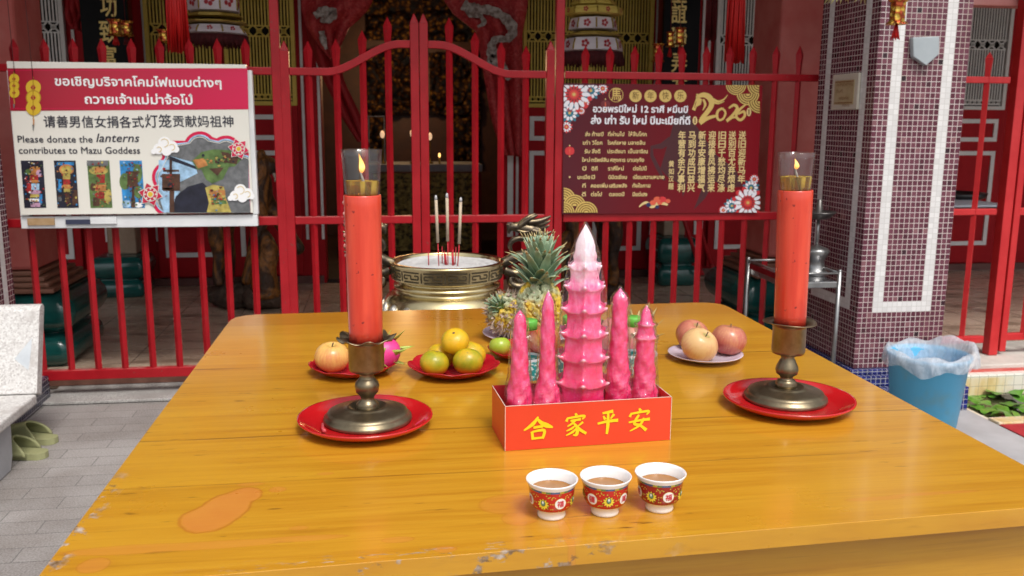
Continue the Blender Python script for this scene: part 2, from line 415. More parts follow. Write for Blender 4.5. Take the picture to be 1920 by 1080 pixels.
g = MB(o7); g.box((-5.5, WY-.03, FZ+.002), (DL-.02, WY-.001, FZ+.06)); g.box((DR+.02, WY-.03, FZ+.002), (9, WY-.001, FZ+.06)); g.build('skirting', pm('skirting_brown', (.1, .035, .03), (.15, .06, .05), 8, .5), t)
def trim_rect(g, x0, z0, x1, z1, wd=.035, y=WY-.062):
    g.box((x0, y, z0), (x1, y+.012, z0+wd)); g.box((x0, y, z1-wd), (x1, y+.012, z1)); g.box((x0, y, z0+wd), (x0+wd, y+.012, z1-wd)); g.box((x1-wd, y, z0+wd), (x1, y+.012, z1-wd))
def lattice(name, x0, x1, mat, label, zt=2.72, zl=None, slat=.0115, pitch=.0235, lowtrim=True):
    """a door leaf: framed slat grille above, red panel with white outline trims below"""
    zl = Z7(195) if zl is None else zl
    r = thing('door_leaf', label, 'door', ((x0+x1)/2, WY-.05, FZ)); O = ((x0+x1)/2, WY-.05, FZ)
    g = MB(O); g.box((x0, WY-.05, FZ+.08), (x1, WY-.004, zl-.012)); g.build('lower_panel', red_wall, r)
    g = MB(O); g.box((x0+.02, WY-.012, zl), (x1-.02, WY-.003, zt)); g.build('backing', darkback, r)
    f = MB(O); fw = .03
    for a in ((x0, zl-.01, x1, zl+fw-.01), (x0, zt, x1, zt+fw), (x0, zl+fw-.01, x0+fw, zt), (x1-fw, zl+fw-.01, x1, zt)): f.box((a[0], WY-.05, a[1]), (a[2], WY-.002, a[3]))
    f.build('frame', mat, r)
    g = MB(O); a, b = x0+fw+.004, x1-fw-.004; n = max(4, int((b-a)/pitch)); q = (b-a)/n
    bands = [(Z7(70), Z7(48)), (zl+fw+.0, zl+fw+.045)]
    cut = sorted(z for bd in bands for z in bd); segs = [(cut[1], cut[2]), (cut[3], zt)]
    for k in range(n):
        for z0, z1 in segs: g.box((a+k*q+q*.25, WY-.034, z0), (a+k*q+q*.25+slat, WY-.026, z1))
    for z0, z1 in bands:
        h = z1-z0; g.box((a, WY-.036, z0), (b, WY-.024, z0+.010)); g.box((a, WY-.036, z1-.010), (b, WY-.024, z1))
        m_ = max(2, round((b-a)/h)); c = (b-a)/m_
        for k in range(m_):
            xm = a+(k+.5)*c; zm = (z0+z1)/2
            for sg in (1, -1):
                R = RY(sg*pi/4); g.box((xm-c*.58, WY-.033, zm-.006), (xm+c*.58, WY-.028+sg*.0012, zm+.006), R=R)
            g.tube([(xm+h*.2*cos(u*pi/4), WY-.036, zm+h*.2*sin(u*pi/4)) for u in range(9)], .0045, 5)
    g.build('grille', mat, r)
    if lowtrim:
        g = MB(O); m_ = .055
        trim_rect(g, x0+m_, Z7(262), x1-m_, Z7(215)); trim_rect(g, x0+m_, Z7(478), x1-m_, Z7(282))
        g.build('trim', white_trim, r)
    return r
DW = 'beside the open doorway'
lattice('a', X7(286), X7(421), gold_paint, 'door leaf with gold slat grille right beside the left black plaque')
lattice('b', X7(430), X7(560), gold_paint, 'door leaf with gold slat grille behind the tall post left of the gate')
lattice('c', X7(978), X7(1090), gold_paint, 'door leaf with gold slat grille just right of the dragon embroidered drape')
lattice('d', X7(1099), X7(1216), gold_paint, 'door leaf with gold slat grille behind the right tiered lantern')
lattice('e', X7(58), X7(140), cream_slat, 'door leaf with pale grey slat grille at the far left above the donation sign')
lattice('f', X7(1332), X7(1424), cream_slat, 'door leaf with pale grey slat grille behind the big red tassel')
lattice('g', X7(1770), X7(1872), cream_slat, 'door leaf with pale grey slat grille seen right of the mosaic pillar', zl=Z7(193))
g = MB(o7)
for px in (1889,): g.box((X7(px)-.012, WY-.012, FZ+.1), (X7(px)+.012, WY-.001, 2.74))
g.build('white_line', white_trim, t)
# black calligraphy plaques, each on a pillar in front of the wall
tan_stone = pm('tan_stone', (.26, .18, .12), (.33, .24, .17), 9, .6)
black_lac = pm('black_lacquer', (.004, .004, .005), (.007, .007, .008), 6, .5, spec=.12)
gold_leaf = pm('gold_leaf', (.62, .44, .13), (.72, .55, .2), 30, .4, metal=.3)
green_glaze = pm('green_glaze', (.004, .055, .05), (.01, .095, .085), 7, .22, bump=.15, bscale=14, coat=.4)
brown_step = pm('brown_moulding', (.21, .09, .055), (.29, .14, .095), 9, .5)
def sqrow(c, hx, hy, z, n=6, rr=.25):
    P = []
    for sx, sy in ((1, -1), (1, 1), (-1, 1), (-1, -1)):
        a0 = {(1, -1): -pi/2, (1, 1): 0, (-1, 1): pi/2, (-1, -1): pi}[(sx, sy)]; r = rr*min(hx, hy)
        for k in range(n): a = a0+pi/2*k/(n-1); P.append((c[0]+sx*(hx-r)+r*cos(a), c[1]+sy*(hy-r)+r*sin(a), z))
    return P
def cushion(g, c, hx, hy, rows, mat=0, rr=.2):
    vs = []; n = 0
    for k, z in rows:
        P = sqrow(c, hx*k if k < 5 else k, hy*k, z, rr=rr); n = len(P); vs += P
    L = len(rows); fs = [(i*n+k, i*n+(k+1) % n, (i+1)*n+(k+1) % n, (i+1)*n+k) for i in range(L-1) for k in range(n)]
    g.add(vs, fs+[tuple(range(n-1, -1, -1)), tuple((L-1)*n+k for k in range(n))], mat, True)
def green_base(org, hx, hy, z0, z1, parent):
    H = z1-z0; g = MB(org); rows = []
    for (u0, u1) in ((.0, .42), (.46, 1.0)):
        for k in range(9):
            a = pi*k/8; u = u0+(u1-u0)*(1-cos(a))/2; rows.append((.70+.30*sin(a) if u0 else .72+.2*sin(a), z0+H*u))
    cushion(g, org, hx, hy, rows); return g.build('green_base', green_glaze, parent)
def plaque_pillar(px0, px1, Y, chars, pxc, label, bz):
    x0, x1 = at(px0, 200, Y).x, at(px1, 200, Y).x; O = ((x0+x1)/2, Y, FZ); xm = O[0]
    r = thing('plaque_pillar', label, 'pillar', O)
    g = MB(O); g.box((x0+.02, Y+.02, at(0, 430, Y).z), (x1-.02, Y+.2, 3.25)); g.build('shaft', dark_red, r)
    zb = at(230, bz, Y).z
    g = MB(O); g.box((x0+.06, Y-.02, zb), (x1-.05, Y+.22, zb+.32)); g.build('stone_foot', tan_stone, r, bevel=.01)
    green_base(O, (x1-x0)*.62, .2, FZ, zb, r)
    g = MB(O); g.box((x0, Y-.02, zb+.34), (x1, Y+.018, 3.1))
    for ch, py, h in chars: g.ptext(ch, pxc-h*.5, pxc+h*.5, py, h, Y-.024, 1, bold=.6)
    g.build('plaque', [black_lac, gold_leaf], r)
    return r
plaque_pillar(166, 252, 6.88, [('功', 27, 30), ('致', 76, 32), ('富', 122, 30)], 204, 'black plaque pillar with gold characters starting with merit, left of the gold grilles', 476)
plaque_pillar(1238, 1304, 6.88, [('上', 3, 28), ('誼', 40, 28), ('聯', 84, 28), ('弄', 132, 28), ('友', 176, 28)], 1273, 'black plaque pillar with a column of gold characters, right of the gold grilles', 455)
# square pink pillars at the veranda edge on stone and green glazed bases
pink = pm('faded_pink_paint', (.50, .10, .085), (.60, .19, .165), 4, .65, bump=.1, bscale=30, lo=.3, hi=.7, spec=.25)
def pink_pillar(x0, x1, y0, y1, zf, label):
    O = ((x0+x1)/2, (y0+y1)/2, FZ); r = thing('veranda_pillar', label, 'pillar', O)
    g = MB(O); g.box((x0, y0, zf+.15), (x1, y1, 3.3)); g.build('shaft', pink, r, bevel=.02)
    g = MB(O); hx, hy = (x1-x0)/2, (y1-y0)/2
    for k in range(4): g.box((x0-.02-.03*k, y0-.02-.03*k, zf+.15-.026*(k+1)), (x1+.02+.03*k, y1+.02+.03*k, zf+.149-.026*k-.002))
    g.build('stone_moulding', brown_step, r, bevel=.006)
    green_base(O, hx+.20, hy+.14, FZ, zf+.043, r); return r
xl = at(60, 500, 4.86).x
pink_pillar(xl-.30, xl, 4.92, 5.32, .42, 'faded pink square pillar at the far left behind the donation sign')
xr = at(1459, 300, 4.86).x
pink_pillar(xr, xr+.28, 4.92, 5.32, .42, 'faded pink square pillar behind the right end of the fence')
# unseen roof shaped to shade the veranda, and the dark hall behind the doorway
t = thing('temple_roof', 'unseen dark timber roof shading the temple veranda', 'roof', (0, 5.6, 2.95))
g = MB((0, 5.6, 2.95)); g.box((-7, 3.55, 3.31), (10, 8.0, 3.45)); g.box((-7, 3.5, 2.9), (10, 3.548, 3.6)); g.build('ceiling', pm('roof_timber', (.10, .035, .025), (.15, .06, .04), 5, .6), t)  # out of view; low front board added to darken the veranda
g = MB((0, 5.6, 2.95)); g.box((-7, 7.46, FZ), (-5.5, 7.7, 3.3)); g.box((-7, 4.0, FZ), (-6.9, 7.4, 2.94)); g.box((9.4, 4.0, FZ), (9.5, 7.4, 2.94)); g.build('side_wall', dark_red, t)
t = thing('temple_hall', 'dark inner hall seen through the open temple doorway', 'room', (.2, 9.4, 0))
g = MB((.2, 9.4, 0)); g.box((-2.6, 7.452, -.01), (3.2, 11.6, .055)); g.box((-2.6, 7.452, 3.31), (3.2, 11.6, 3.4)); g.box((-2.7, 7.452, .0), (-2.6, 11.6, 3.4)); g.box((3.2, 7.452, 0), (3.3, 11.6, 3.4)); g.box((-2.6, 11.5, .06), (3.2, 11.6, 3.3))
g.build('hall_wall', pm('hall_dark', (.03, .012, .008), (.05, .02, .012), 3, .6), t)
# altar with carved gilding, deep in the hall
m = NT('carved_gilding', rough=.38, metal=.55)
_v = m.co(); _c = m.voro(m.co((1, 1, 1)), 17); _n = m.noise(_v, 26, 5, .65)
m.set(Base_Color=m.ramp(m.ma('ADD', m.ma('MULTIPLY', _c, .7), m.ma('MULTIPLY', _n, .6)), [(.25, (.34, .20, .035)), (.48, (.17, .075, .014)), (.62, (.03, .010, .005)), (.8, (.01, .012, .02))]))
m.bump(_n, 1.0, .03); carved = m.m
def carved_panel(g, x0, x1, z0, z1, Y, seed, dep=.12, mat=0, n=46):
    r2 = random.Random(seed); bl = [(r2.uniform(x0, x1), r2.uniform(z0, z1), r2.uniform(.03, .09), r2.uniform(.4, 1)) for _ in range(int(130*(x1-x0)*(z1-z0))+14)]
    def fn(u, v):
        x, z = x0+(x1-x0)*u, z0+(z1-z0)*v; h = 0
        for a, b, r, k in bl:
            d = ((x-a)**2+(z-b)**2)/(r*r)
            if d < 1: h = max(h, k*(1-d))
        return (x, Y-dep*h, z)
    g.grid(n, n, fn, mat)
t = thing('altar', 'carved gilded altar screen with offering tables deep inside the dark hall', 'altar', (.2, 10.6, .055))
O = (.2, 10.6, .055)
def X10(px): return at(px, 200, 10.4).x
def Z10(py): return at(790, py, 10.4).z
g = MB(O); g.box((-1.6, 10.42, .056), (2.2, 11.4, 3.2)); g.build('cabinet', pm('altar_brown', (.05, .02, .012), (.08, .03, .015), 6, .5), t)
g = MB(O)
for k, (a, b, c, d) in enumerate(((690, 905, -40, 78), (735, 800, 88, 200), (690, 735, 95, 280), (850, 900, 95, 300), (805, 845, 100, 190), (700, 895, 190, 215))): carved_panel(g, X10(a), X10(b), Z10(d), Z10(c), 10.38-.02*(k % 3), k)
g.build('carved_screen', carved, t)
g = MB(O); g.box((X10(770), 10.30, Z10(160)), (X10(795), 10.335, Z10(135))); g.build('blue_cloth', pm('blue_cloth', (.02, .09, .22), (.03, .14, .3), 20, .8), t, bevel=.006)
olive = NT('olive_brocade', rough=.6)
_n = olive.noise(olive.co((1, 1, 1.6)), 16, 5, .7)
olive.set(Base_Color=olive.ramp(_n, [(.4, (.03, .025, .008)), (.55, (.30, .23, .055)), (.7, (.55, .43, .13))])); olive.bump(_n, .6, .02)
def X9(px): return at(px, 330, 8.9).x
def Z9(py): return at(790, py, 8.9).z
t = thing('offering_table', 'offering table with grey top and gold brocade front cloth in the dark hall', 'table', (.2, 9.1, .055)); O = (.2, 9.1, .055)
g = MB(O); g.box((X9(690), 8.9, Z9(322)), (X9(905), 9.5, Z9(308))); g.build('table_top', pm('table_grey', (.2, .2, .21), (.27, .27, .28), 8, .5), t, bevel=.008)
g = MB(O); g.grid(60, 10, lambda u, v: (X9(700)+(X9(898)-X9(700))*u, 8.91+.012*sin(u*70), Z9(325)+(Z9(470)-Z9(325))*v)); g.build('front_cloth', olive.m, t)
for px in (700, 898):
    g = MB(O); g.box((X9(px)-.03, 8.95, .056), (X9(px)+.03, 9.45, Z9(325))); g.build('leg', dark_red, t)
lampglow = emit('small_lamp', (1, .62, .36), .55); cflame = emit('far_flame', (1, .5, .15), 2.2)
for k, (px, py, lb) in enumerate(((717, 252, 'small white lamp glowing on the altar, left of the gate stile'), (773, 250, 'small white lamp glowing in the hall just left of the gate stile'), (806, 256, 'small white lamp glowing in the hall just right of the gate stile'))):
    P = at(px, py, 9.0); zb = Z9(308)+.001
    r = thing('altar_lamp', lb, 'lamp', (P.x, 9.0, zb), group='small lamps on the offering table')
    g = MB((P.x, 9.0, zb)); g.lathe([(.03, 0), (.03, .015), (.008, .02), (.008, P.z-zb-.06), (.022, P.z-zb-.05)], (P.x, 9.0, zb), 14); g.build('stand', pm('lamp_brass', (.3, .2, .06), None, 5, .3, metal=.9), r)
    g = MB((P.x, 9.0, zb)); g.ball((P.x, 9.0, P.z), .022, 8, sc=(1, 1, 1.7)); g.build('globe', lampglow, r)
P = at(824, 291, 8.95); zb = Z9(308)+.001
r = thing('altar_candle', 'thin lit candle burning on the offering table right of the gate stile', 'candle', (P.x, 8.95, zb))
g = MB((P.x, 8.95, zb)); g.lathe([(.012, 0), (.01, P.z-zb-.03)], (P.x, 8.95, zb), 10); g.build('stick', gold_leaf, r)
g = MB((P.x, 8.95, zb)); g.ball(P, .011, 8, sc=(1, 1, 2)); g.build('flame', cflame, r)
t = thing('mirror_stand', 'pale framed glass case standing on the offering table in the hall', 'glass case', (at(705, 230, 9.2).x, 9.2, zb)); O = tuple(t.location)
g = MB(O); a, b = at(690, 217, 9.2), at(722, 262, 9.2)
for q in ((a.x, a.z-.01, b.x, a.z), (a.x, zb, b.x, zb+.01), (a.x, zb+.01, a.x+.01, a.z-.01), (b.x-.01, zb+.01, b.x, a.z-.01)): g.box((q[0], 9.19, q[1]), (q[2], 9.21, q[3]))
g.build('frame', pm('case_grey', (.3, .32, .33), None, 5, .4), t)
hl = bpy.data.lights.new('altar_light', 'POINT'); hl.energy = 20; hl.color = (1, .62, .3); hl.shadow_soft_size = .12
ho_ = bpy.data.objects.new('altar_light', hl); COL.objects.link(ho_); ho_.location = (.25, 9.2, 1.9)
# --- drapes at the doorway
m = NT('red_brocade', rough=.55)
_v = m.co(); _n = m.noise(_v, 26, 6, .7, 1.2)
m.set(Base_Color=m.ramp(_n, [(.35, (.30, .014, .018)), (.5, (.46, .026, .03)), (.66, (.52, .09, .08)), (.8, (.58, .26, .22))])); m.bump(m.noise(_v, 38, 4), .8, .015); brocade = m.m
silver = pm('silver_thread', (.20, .15, .13), (.50, .46, .43), 26, .6, bump=.9, bscale=60, bdist=.012, lo=.4, hi=.6, spec=.3)
plain_red = pm('plain_red_cloth', (.26, .005, .008), (.33, .008, .012), 4, .7)
def drape(name, label, left, right, Y, mat, folds=7, amp=.035, nx=40, ny=30):
    """left/right: [(px,py)] outlines from top to bottom with equal count"""
    t = tag(bpy.data.objects.new(name, None), label, 'drape'); COL.objects.link(t); t.empty_display_size = .05
    t.location = at(left[0][0], left[0][1], Y); g = MB(t.location)
    def fn(u, v):
        q = v*(len(left)-1); i = min(int(q), len(left)-2); f = q-i
        a = [left[i][k]+(left[i+1][k]-left[i][k])*f for k in (0, 1)]; b = [right[i][k]+(right[i+1][k]-right[i][k])*f for k in (0, 1)]
        p = at(a[0]+(b[0]-a[0])*u, a[1]+(b[1]-a[1])*u, Y); return p+Vector((0, amp*sin(u*folds*2*pi+v*3)*(.5+.5*v)+.03*sin(v*9+u*4), 0))
    g.grid(nx, ny, fn); o = g.build('cloth', mat, t); sd_ = o.modifiers.new('thick', 'SOLIDIFY'); sd_.thickness = .012
    return t
def emb(g, Q, W):
    """raised couched embroidery: a band with ragged scaly edges"""
    W = [w_*(1+.16*sin(i*2.1)+.10*sin(i*5.3)) for i, w_ in enumerate(W)]; v1, f1 = ribbon(Q, W); n = len(v1)
    g.add([p for p in v1]+[p+Vector((0, .014, 0)) for p in v1], f1+[tuple(n+i for i in reversed(f)) for f in f1]+[(2*i, n+2*i, n+2*i+2, 2*i+2) for i in range(len(Q)-1)]+[(2*i+1, 2*i+3, n+2*i+3, n+2*i+1) for i in range(len(Q)-1)])
dr = drape('embroidered_drape', 'red embroidered drape with a silver dragon hanging right of the doorway', [(812, -30), (850, 25), (893, 60), (905, 125), (925, 225), (945, 290)], [(992, -30), (985, 25), (980, 60), (980, 125), (982, 225), (978, 294)], 7.05, brocade, 3, .03)
g = MB(dr.location)
for P, W in (([(868, 8), (890, 20), (915, 18), (945, 32), (962, 55), (952, 72), (930, 74), (922, 90), (930, 112), (945, 128), (955, 150)], [18, 26, 16, 18, 20, 14, 12, 18, 24, 14, 8]), ([(900, 28), (908, 42), (896, 50)], [8, 9, 4]), ([(930, 100), (918, 112), (922, 125)], [8, 10, 4])):
    Q = smoothpath([at(x, y, 6.965) for x, y in P], 5); k_ = ppm(at(900, 60, 7))
    emb(g, Q, [lerpl(W, i/(len(Q)-1))/k_ for i in range(len(Q))])
g.build('embroidery', silver, dr)
dl = drape('embroidered_drape', 'red embroidered drape with silver dragon hanging left of the doorway', [(560, -30), (565, 20), (575, 50), (600, 85), (622, 112)], [(712, -30), (690, 15), (655, 50), (640, 85), (630, 112)], 7.0, brocade, 3, .03)
g = MB(dl.location)
for P, W in (([(590, 30), (605, 22), (622, 24), (618, 36), (600, 38)], [12, 18, 20, 14, 6]), ([(603, 58), (606, 75), (612, 92)], [10, 12, 5])):
    Q = smoothpath([at(x, y, 6.925) for x, y in P], 5); emb(g, Q, [lerpl(W, i/(len(Q)-1))/ppm(at(600, 60, 7)) for i in range(len(Q))])
g.build('embroidery', silver, dl)
drape('plain_drape', 'plain dark red drape swept diagonally left of the doorway', [(566, 20), (580, 80), (603, 140), (640, 215), (672, 264)], [(640, 20), (625, 90), (645, 150), (680, 225), (694, 275)], 7.09, plain_red, 2, .03)
drape('plain_drape', 'short dark red cloth hanging over the pale grille at the far left', [(118, -20), (124, 15), (128, 40), (134, 55)], [(152, -20), (152, 15), (152, 40), (150, 57)], 6.98, plain_red, 3, .02, 20, 12)

# --- mosaic pillars in front of the fence
def mat_mosaic(n, mz, left, name='mosaic'):
    """n: tiles across; white stripes two tiles wide; computed from the surface's own position"""
    p = .0247; m = NT(name, rough=.22)
    v = m.co(); x, y, z = m.xyz(v)
    nx = m.xyz(m.n('ShaderNodeNewGeometry').outputs['Normal'])
    side = m.ma('GREATER_THAN', m.ma('ABSOLUTE', nx[0]), .6)
    u = m.ma('ADD', m.ma('MULTIPLY', x, m.ma('SUBTRACT', 1, side)), m.ma('MULTIPLY', y, side))
    tu = m.ma('DIVIDE', u, p); tz = m.ma('DIVIDE', z, p)
    fu, fz = m.ma('FRACT', m.ma('ADD', tu, 100)), m.ma('FRACT', m.ma('ADD', tz, 100))
    iu, iz = m.ma('FLOOR', tu), m.ma('FLOOR', tz)
    gw = .058
    inb = lambda f: m.ma('MULTIPLY', m.ma('GREATER_THAN', f, gw), m.ma('LESS_THAN', f, 1-gw))
    tile = m.ma('MULTIPLY', inb(fu), inb(fz))
    N = m.ma('ADD', m.ma('MULTIPLY', side, n[1]-n[0]), n[0])
    au = m.ma('MINIMUM', iu, m.ma('SUBTRACT', m.ma('SUBTRACT', N, 1), iu))      # tiles in from the nearest edge
    colw = m.ma('MULTIPLY', m.ma('GREATER_THAN', au, 2.5), m.ma('LESS_THAN', au, 4.5))
    zb0 = m.ma('GREATER_THAN', iz, mz-.5)
    colw = m.ma('MULTIPLY', colw, zb0)
    rowz = m.ma('MULTIPLY', m.ma('MULTIPLY', zb0, m.ma('LESS_THAN', iz, mz+1.5)), m.ma('GREATER_THAN', au, 2.5))
    white = m.ma('MAXIMUM', colw, rowz)
    wn = m.n('ShaderNodeTexWhiteNoise'); m.put(wn.inputs['Vector'], m.comb(iu, iz, side)); rv = wn.outputs['Value']
    pl = m.ramp(rv, [(0, (.02, .008, .012)), (.035, (.08, .017, .03)), (.5, (.11, .027, .045)), (.96, (.145, .045, .065)), (1, (.22, .10, .11))])
    wh = m.ramp(rv, [(0, (.58, .57, .56)), (.04, (.60, .59, .58)), (1, (.70, .69, .68))])
    chip = m.ma('GREATER_THAN', m.noise(m.comb(iu, iz, 3.1), .9, 2), .74)
    wh = m.mix(m.ma('MULTIPLY', chip, m.ma('GREATER_THAN', rv, .55)), wh, (.42, .27, .12))
    col = m.mix(white, pl, wh)
    dirt = m.step(m.noise(m.co((1, 1, .3)), 5, 4), .45, .75)
    gro = m.mix(dirt, (.54, .48, .46), (.38, .30, .25)); gro = m.mix(white, gro, (.50, .49, .47))
    m.set(Base_Color=m.mix(tile, gro, col), Roughness=m.ma('SUBTRACT', .75, m.ma('MULTIPLY', tile, .55)))
    m.bump(tile, .35, .0012); return m.m
def mat_bluetile(name, base=(.006, .010, .085), gro=(.42, .42, .43)):
    p = .0247; m = NT(name, rough=.2); v = m.co(); x, y, z = m.xyz(v)
    nx = m.xyz(m.n('ShaderNodeNewGeometry').outputs['Normal'])
    def axis(a, nn): return m.ma('MAXIMUM', m.ma('LESS_THAN', m.ma('FRACT', m.ma('ADD', m.ma('DIVIDE', a, p), 100)), .13), m.ma('GREATER_THAN', m.ma('ABSOLUTE', nn), .7))
    gq = lambda a, nn: m.ma('MULTIPLY', m.ma('LESS_THAN', m.ma('FRACT', m.ma('ADD', m.ma('DIVIDE', a, p), 100.5)), .10), m.ma('LESS_THAN', m.ma('ABSOLUTE', nn), .7))
    gr = m.ma('MAXIMUM', m.ma('MAXIMUM', gq(x, nx[0]), gq(y, nx[1])), gq(z, nx[2]))
    wn = m.n('ShaderNodeTexWhiteNoise'); m.put(wn.inputs['Vector'], m.comb(m.ma('FLOOR', m.ma('DIVIDE', x, p)), m.ma('FLOOR', m.ma('DIVIDE', y, p)), m.ma('FLOOR', m.ma('DIVIDE', z, p))))
    m.set(Base_Color=m.mix(gr, m.ramp(wn.outputs['Value'], [(0, base), (1, tuple(q*2.2 for q in base))]), gro)); m.bump(m.ma('SUBTRACT', 1, gr), .3, .001); return m.m
P_ = .0247
def mosaic_pillar(x0, y0, label, tm, bm_):
    n = (18, 22); x1, y1 = x0+n[0]*P_, y0+n[1]*P_
    t = thing('mosaic_pillar', label, 'pillar', (x0, y0, 0))
    g = MB((x0, y0, 0)); g.box((x0, y0, 8*P_), (x1, y1, 3.2)); g.build('shaft', tm, t, bevel=.004)
    g = MB((x0, y0, 0)); g.box((x0-.055, y0-.055, 5*P_+.002), (x1+.055, y1+.055, 7*P_)); g.box((x0-.02, y0-.02, 7*P_+.001), (x1+.02, y1+.02, 8*P_-.001)); g.box((x0-.085, y0-.115, 0.005), (x1+.085, y1+.085, 5*P_)); g.build('plinth', bm_, t, bevel=.003)
    return t
mosaic = mat_mosaic((18, 22), 19, 0); bluet = mat_bluetile('blue_mosaic')
mosaic_pillar(2.205, 3.86, 'plum and white mosaic pillar on a blue tiled plinth right of the candle', mosaic, bluet)
mosaic_pillar(-2.1346, 3.86, 'plum mosaic pillar at the far left behind the stone bench', mosaic, mat_bluetile('dark_mosaic', (.008, .009, .03), (.4, .38, .37)))

# ================================================================== FENCE AND GATE
fred = NT('fence_red_paint', rough=.4, spec=.35)
_v = fred.co(); _n = fred.noise(_v, 7, 5, .6); _nz = fred.xyz(fred.n('ShaderNodeNewGeometry').outputs['Normal'])[2]
_c = fred.ramp(_n, [(.35, (.285, .005, .010)), (.65, (.365, .009, .015))])
_dust = fred.ma('MULTIPLY', fred.step(_nz, .5, .9), fred.step(fred.noise(_v, 18, 4), .35, .65))
_c = fred.mix(fred.ma('MULTIPLY', _dust, .45), _c, (.45, .25, .22))
_ch = fred.step(fred.noise(_v, 60, 3), .66, .71)
fred.set(Base_Color=fred.mix(fred.ma('MULTIPLY', _ch, .6), _c, (.16, .06, .05)), Roughness=fred.ma('MULTIPLY_ADD', _n, .25, .26)); fred.bump(fred.noise(_v, 90, 3), .12, .001); fred = fred.m
def fx(px, py=250): return at(px, py, FY).x
ZT, ZM, ZB = at(480, 133, FY).z, at(480, 414, FY).z, at(200, 700, FY).z      # rail centres
def bar(g, x, z0, z1, w_=.0115, spear=True):
    """square bar turned on edge, swelling to a pointed spear"""
    rows = [(w_*1.414, z0), (w_*1.414, z1-.14)]+([(w_*1.25, z1-.13), (w_*1.85, z1-.045), (w_*1.75, z1-.04), (.0015, z1)] if spear else [(w_*1.414, z1)])
    b0 = len(g.v); g.lathe(rows, (x, FY, 0), 4, smooth=False); ja, jb = rnd.uniform(-.0025, .0025), rnd.uniform(-.0025, .0025); q_ = g.v[b0:]
    for i, p in enumerate(q_): k = max(0, (p[2]+g.o.z-z0)/(z1-z0)); g.v[b0+i] = (p[0]+ja*k, p[1]+jb*k, p[2])
def fpost(g, px, z1, hw=.022, z0=None, pt=False, y=FY):
    x = fx(px); z0 = FZ-.005 if z0 is None else z0
    g.box((x-hw, y-hw, z0), (x+hw, y+hw, z1-(.05 if pt else 0)))
    if pt: g.lathe([(hw*1.414, z1-.05), (.003, z1)], (x, y, 0), 4, smooth=False, rad=lambda t, i: 1) if False else g.add([(x-hw, y-hw, z1-.0499), (x+hw, y-hw, z1-.0499), (x+hw, y+hw, z1-.0499), (x-hw, y+hw, z1-.0499), (x, y, z1)], [(0, 1, 4), (1, 2, 4), (2, 3, 4), (3, 0, 4)])
def fence_panel(label, pa, pb, bars, spike_py, pos_side):
    xa, xb = fx(pa), fx(pb); O = ((xa+xb)/2, FY, FZ)
    t = thing('fence_panel', label, 'fence', O)
    for z, h, nm in ((ZT, .018, 'rail'), (ZM, .021, 'rail'), (ZB, .025, 'rail')):
        g = MB(O); g.box((xa, FY-.017, z-h), (xb, FY+.017, z+h)); g.build(nm, fred, t, bevel=.004)
    for px in bars:
        g = MB(O); bar(g, fx(px, 130), ZB, at(px, spike_py, FY).z); g.build('bar', fred, t)
    return t, O
t, O = fence_panel('long red spear topped fence panel behind the donation sign', -25, 517, (30, 86, 140, 193, 249, 302, 358, 409, 461), 72, 1)
g = MB(O); fpost(g, 523, 2.35, .021); g.build('post', fred, t, bevel=.004)
t, O = fence_panel('red spear topped fence panel carrying the new year poster', 1057, 1538, (1097, 1143, 1189, 1235, 1279, 1324, 1367, 1411, 1455, 1498), 86, 1)
g = MB(O); fpost(g, 1047, 2.35, .021); g.build('post', fred, t, bevel=.004)
# gate leaves
def gate_leaf(label, p_out, p_in, bars, sgn):
    xo, xi = fx(p_out), fx(p_in); O = ((xo+xi)/2, FY, FZ); t = thing('gate_leaf', label, 'gate', O)
    g = MB(O); fpost(g, p_out, at(p_out, 74, FY).z, .0205, FZ+.02, True); g.build('stile', fred, t, bevel=.003)
    g = MB(O); fpost(g, p_in, at(p_in, 23, FY).z, .0205, FZ+.02, True); g.build('stile', fred, t, bevel=.003)
    a, b = min(xo, xi)+.0206, max(xo, xi)-.0206
    for z, h in ((ZM, .019), (ZB, .022)):
        g = MB(O); g.box((a, FY-.016, z-h), (b, FY+.016, z+h)); g.build('rail', fred, t, bevel=.004)
    zl, zh = ZT, at(760, 83, FY).z
    def zc(u): q = min(1, max(0, (u-.30)/.62)); return zl+(zh-zl)*(q*q*(3-2*q))
    g = MB(O); n = 28; vs = []
    for k in range(n+1):
        u = k/n; x = xo+sgn*.0206+(xi-xo-sgn*.0412)*u; z = zc(u); e = .01; dz_ = (zc(min(1, u+e))-zc(max(0, u-e)))/(2*e*abs(xi-xo)); nr = .018
        nx_, nz_ = -dz_*sgn, 1; L = sqrt(nx_*nx_+1); nx_ /= L; nz_ /= L
        if k in (0, n): nx_, nz_ = 0, 1
        for sy in (-.0165, .0165):
            for q in (-1, 1): vs.append((x+nx_*nr*q, FY+sy, z+nz_*nr*q))
    fs = []
    for k in range(n):
        a0, b0 = 4*k, 4*k+4
        fs += [(a0, a0+1, b0+1, b0), (a0+2, b0+2, b0+3, a0+3), (a0+1, a0+3, b0+3, b0+1), (a0, b0, b0+2, a0+2)]
    fs += [(0, 2, 3, 1), (4*n, 4*n+1, 4*n+3, 4*n+2)]
    g.add(vs, fs); g.build('arched_rail', fred, t, bevel=.003)
    for px, py in bars:
        g = MB(O); bar(g, fx(px, 150), ZB, at(px, py, FY).z); g.build('bar', fred, t)
    return t
gate_leaf('left leaf of the red iron gate with its arched top rail', 539, 779, ((580, 77), (632, 73), (681, 57), (729, 32)), 1)
gate_leaf('right leaf of the red iron gate with its arched top rail', 1030, 796, ((986, 86), (939, 79), (891, 60), (843, 33)), -1)
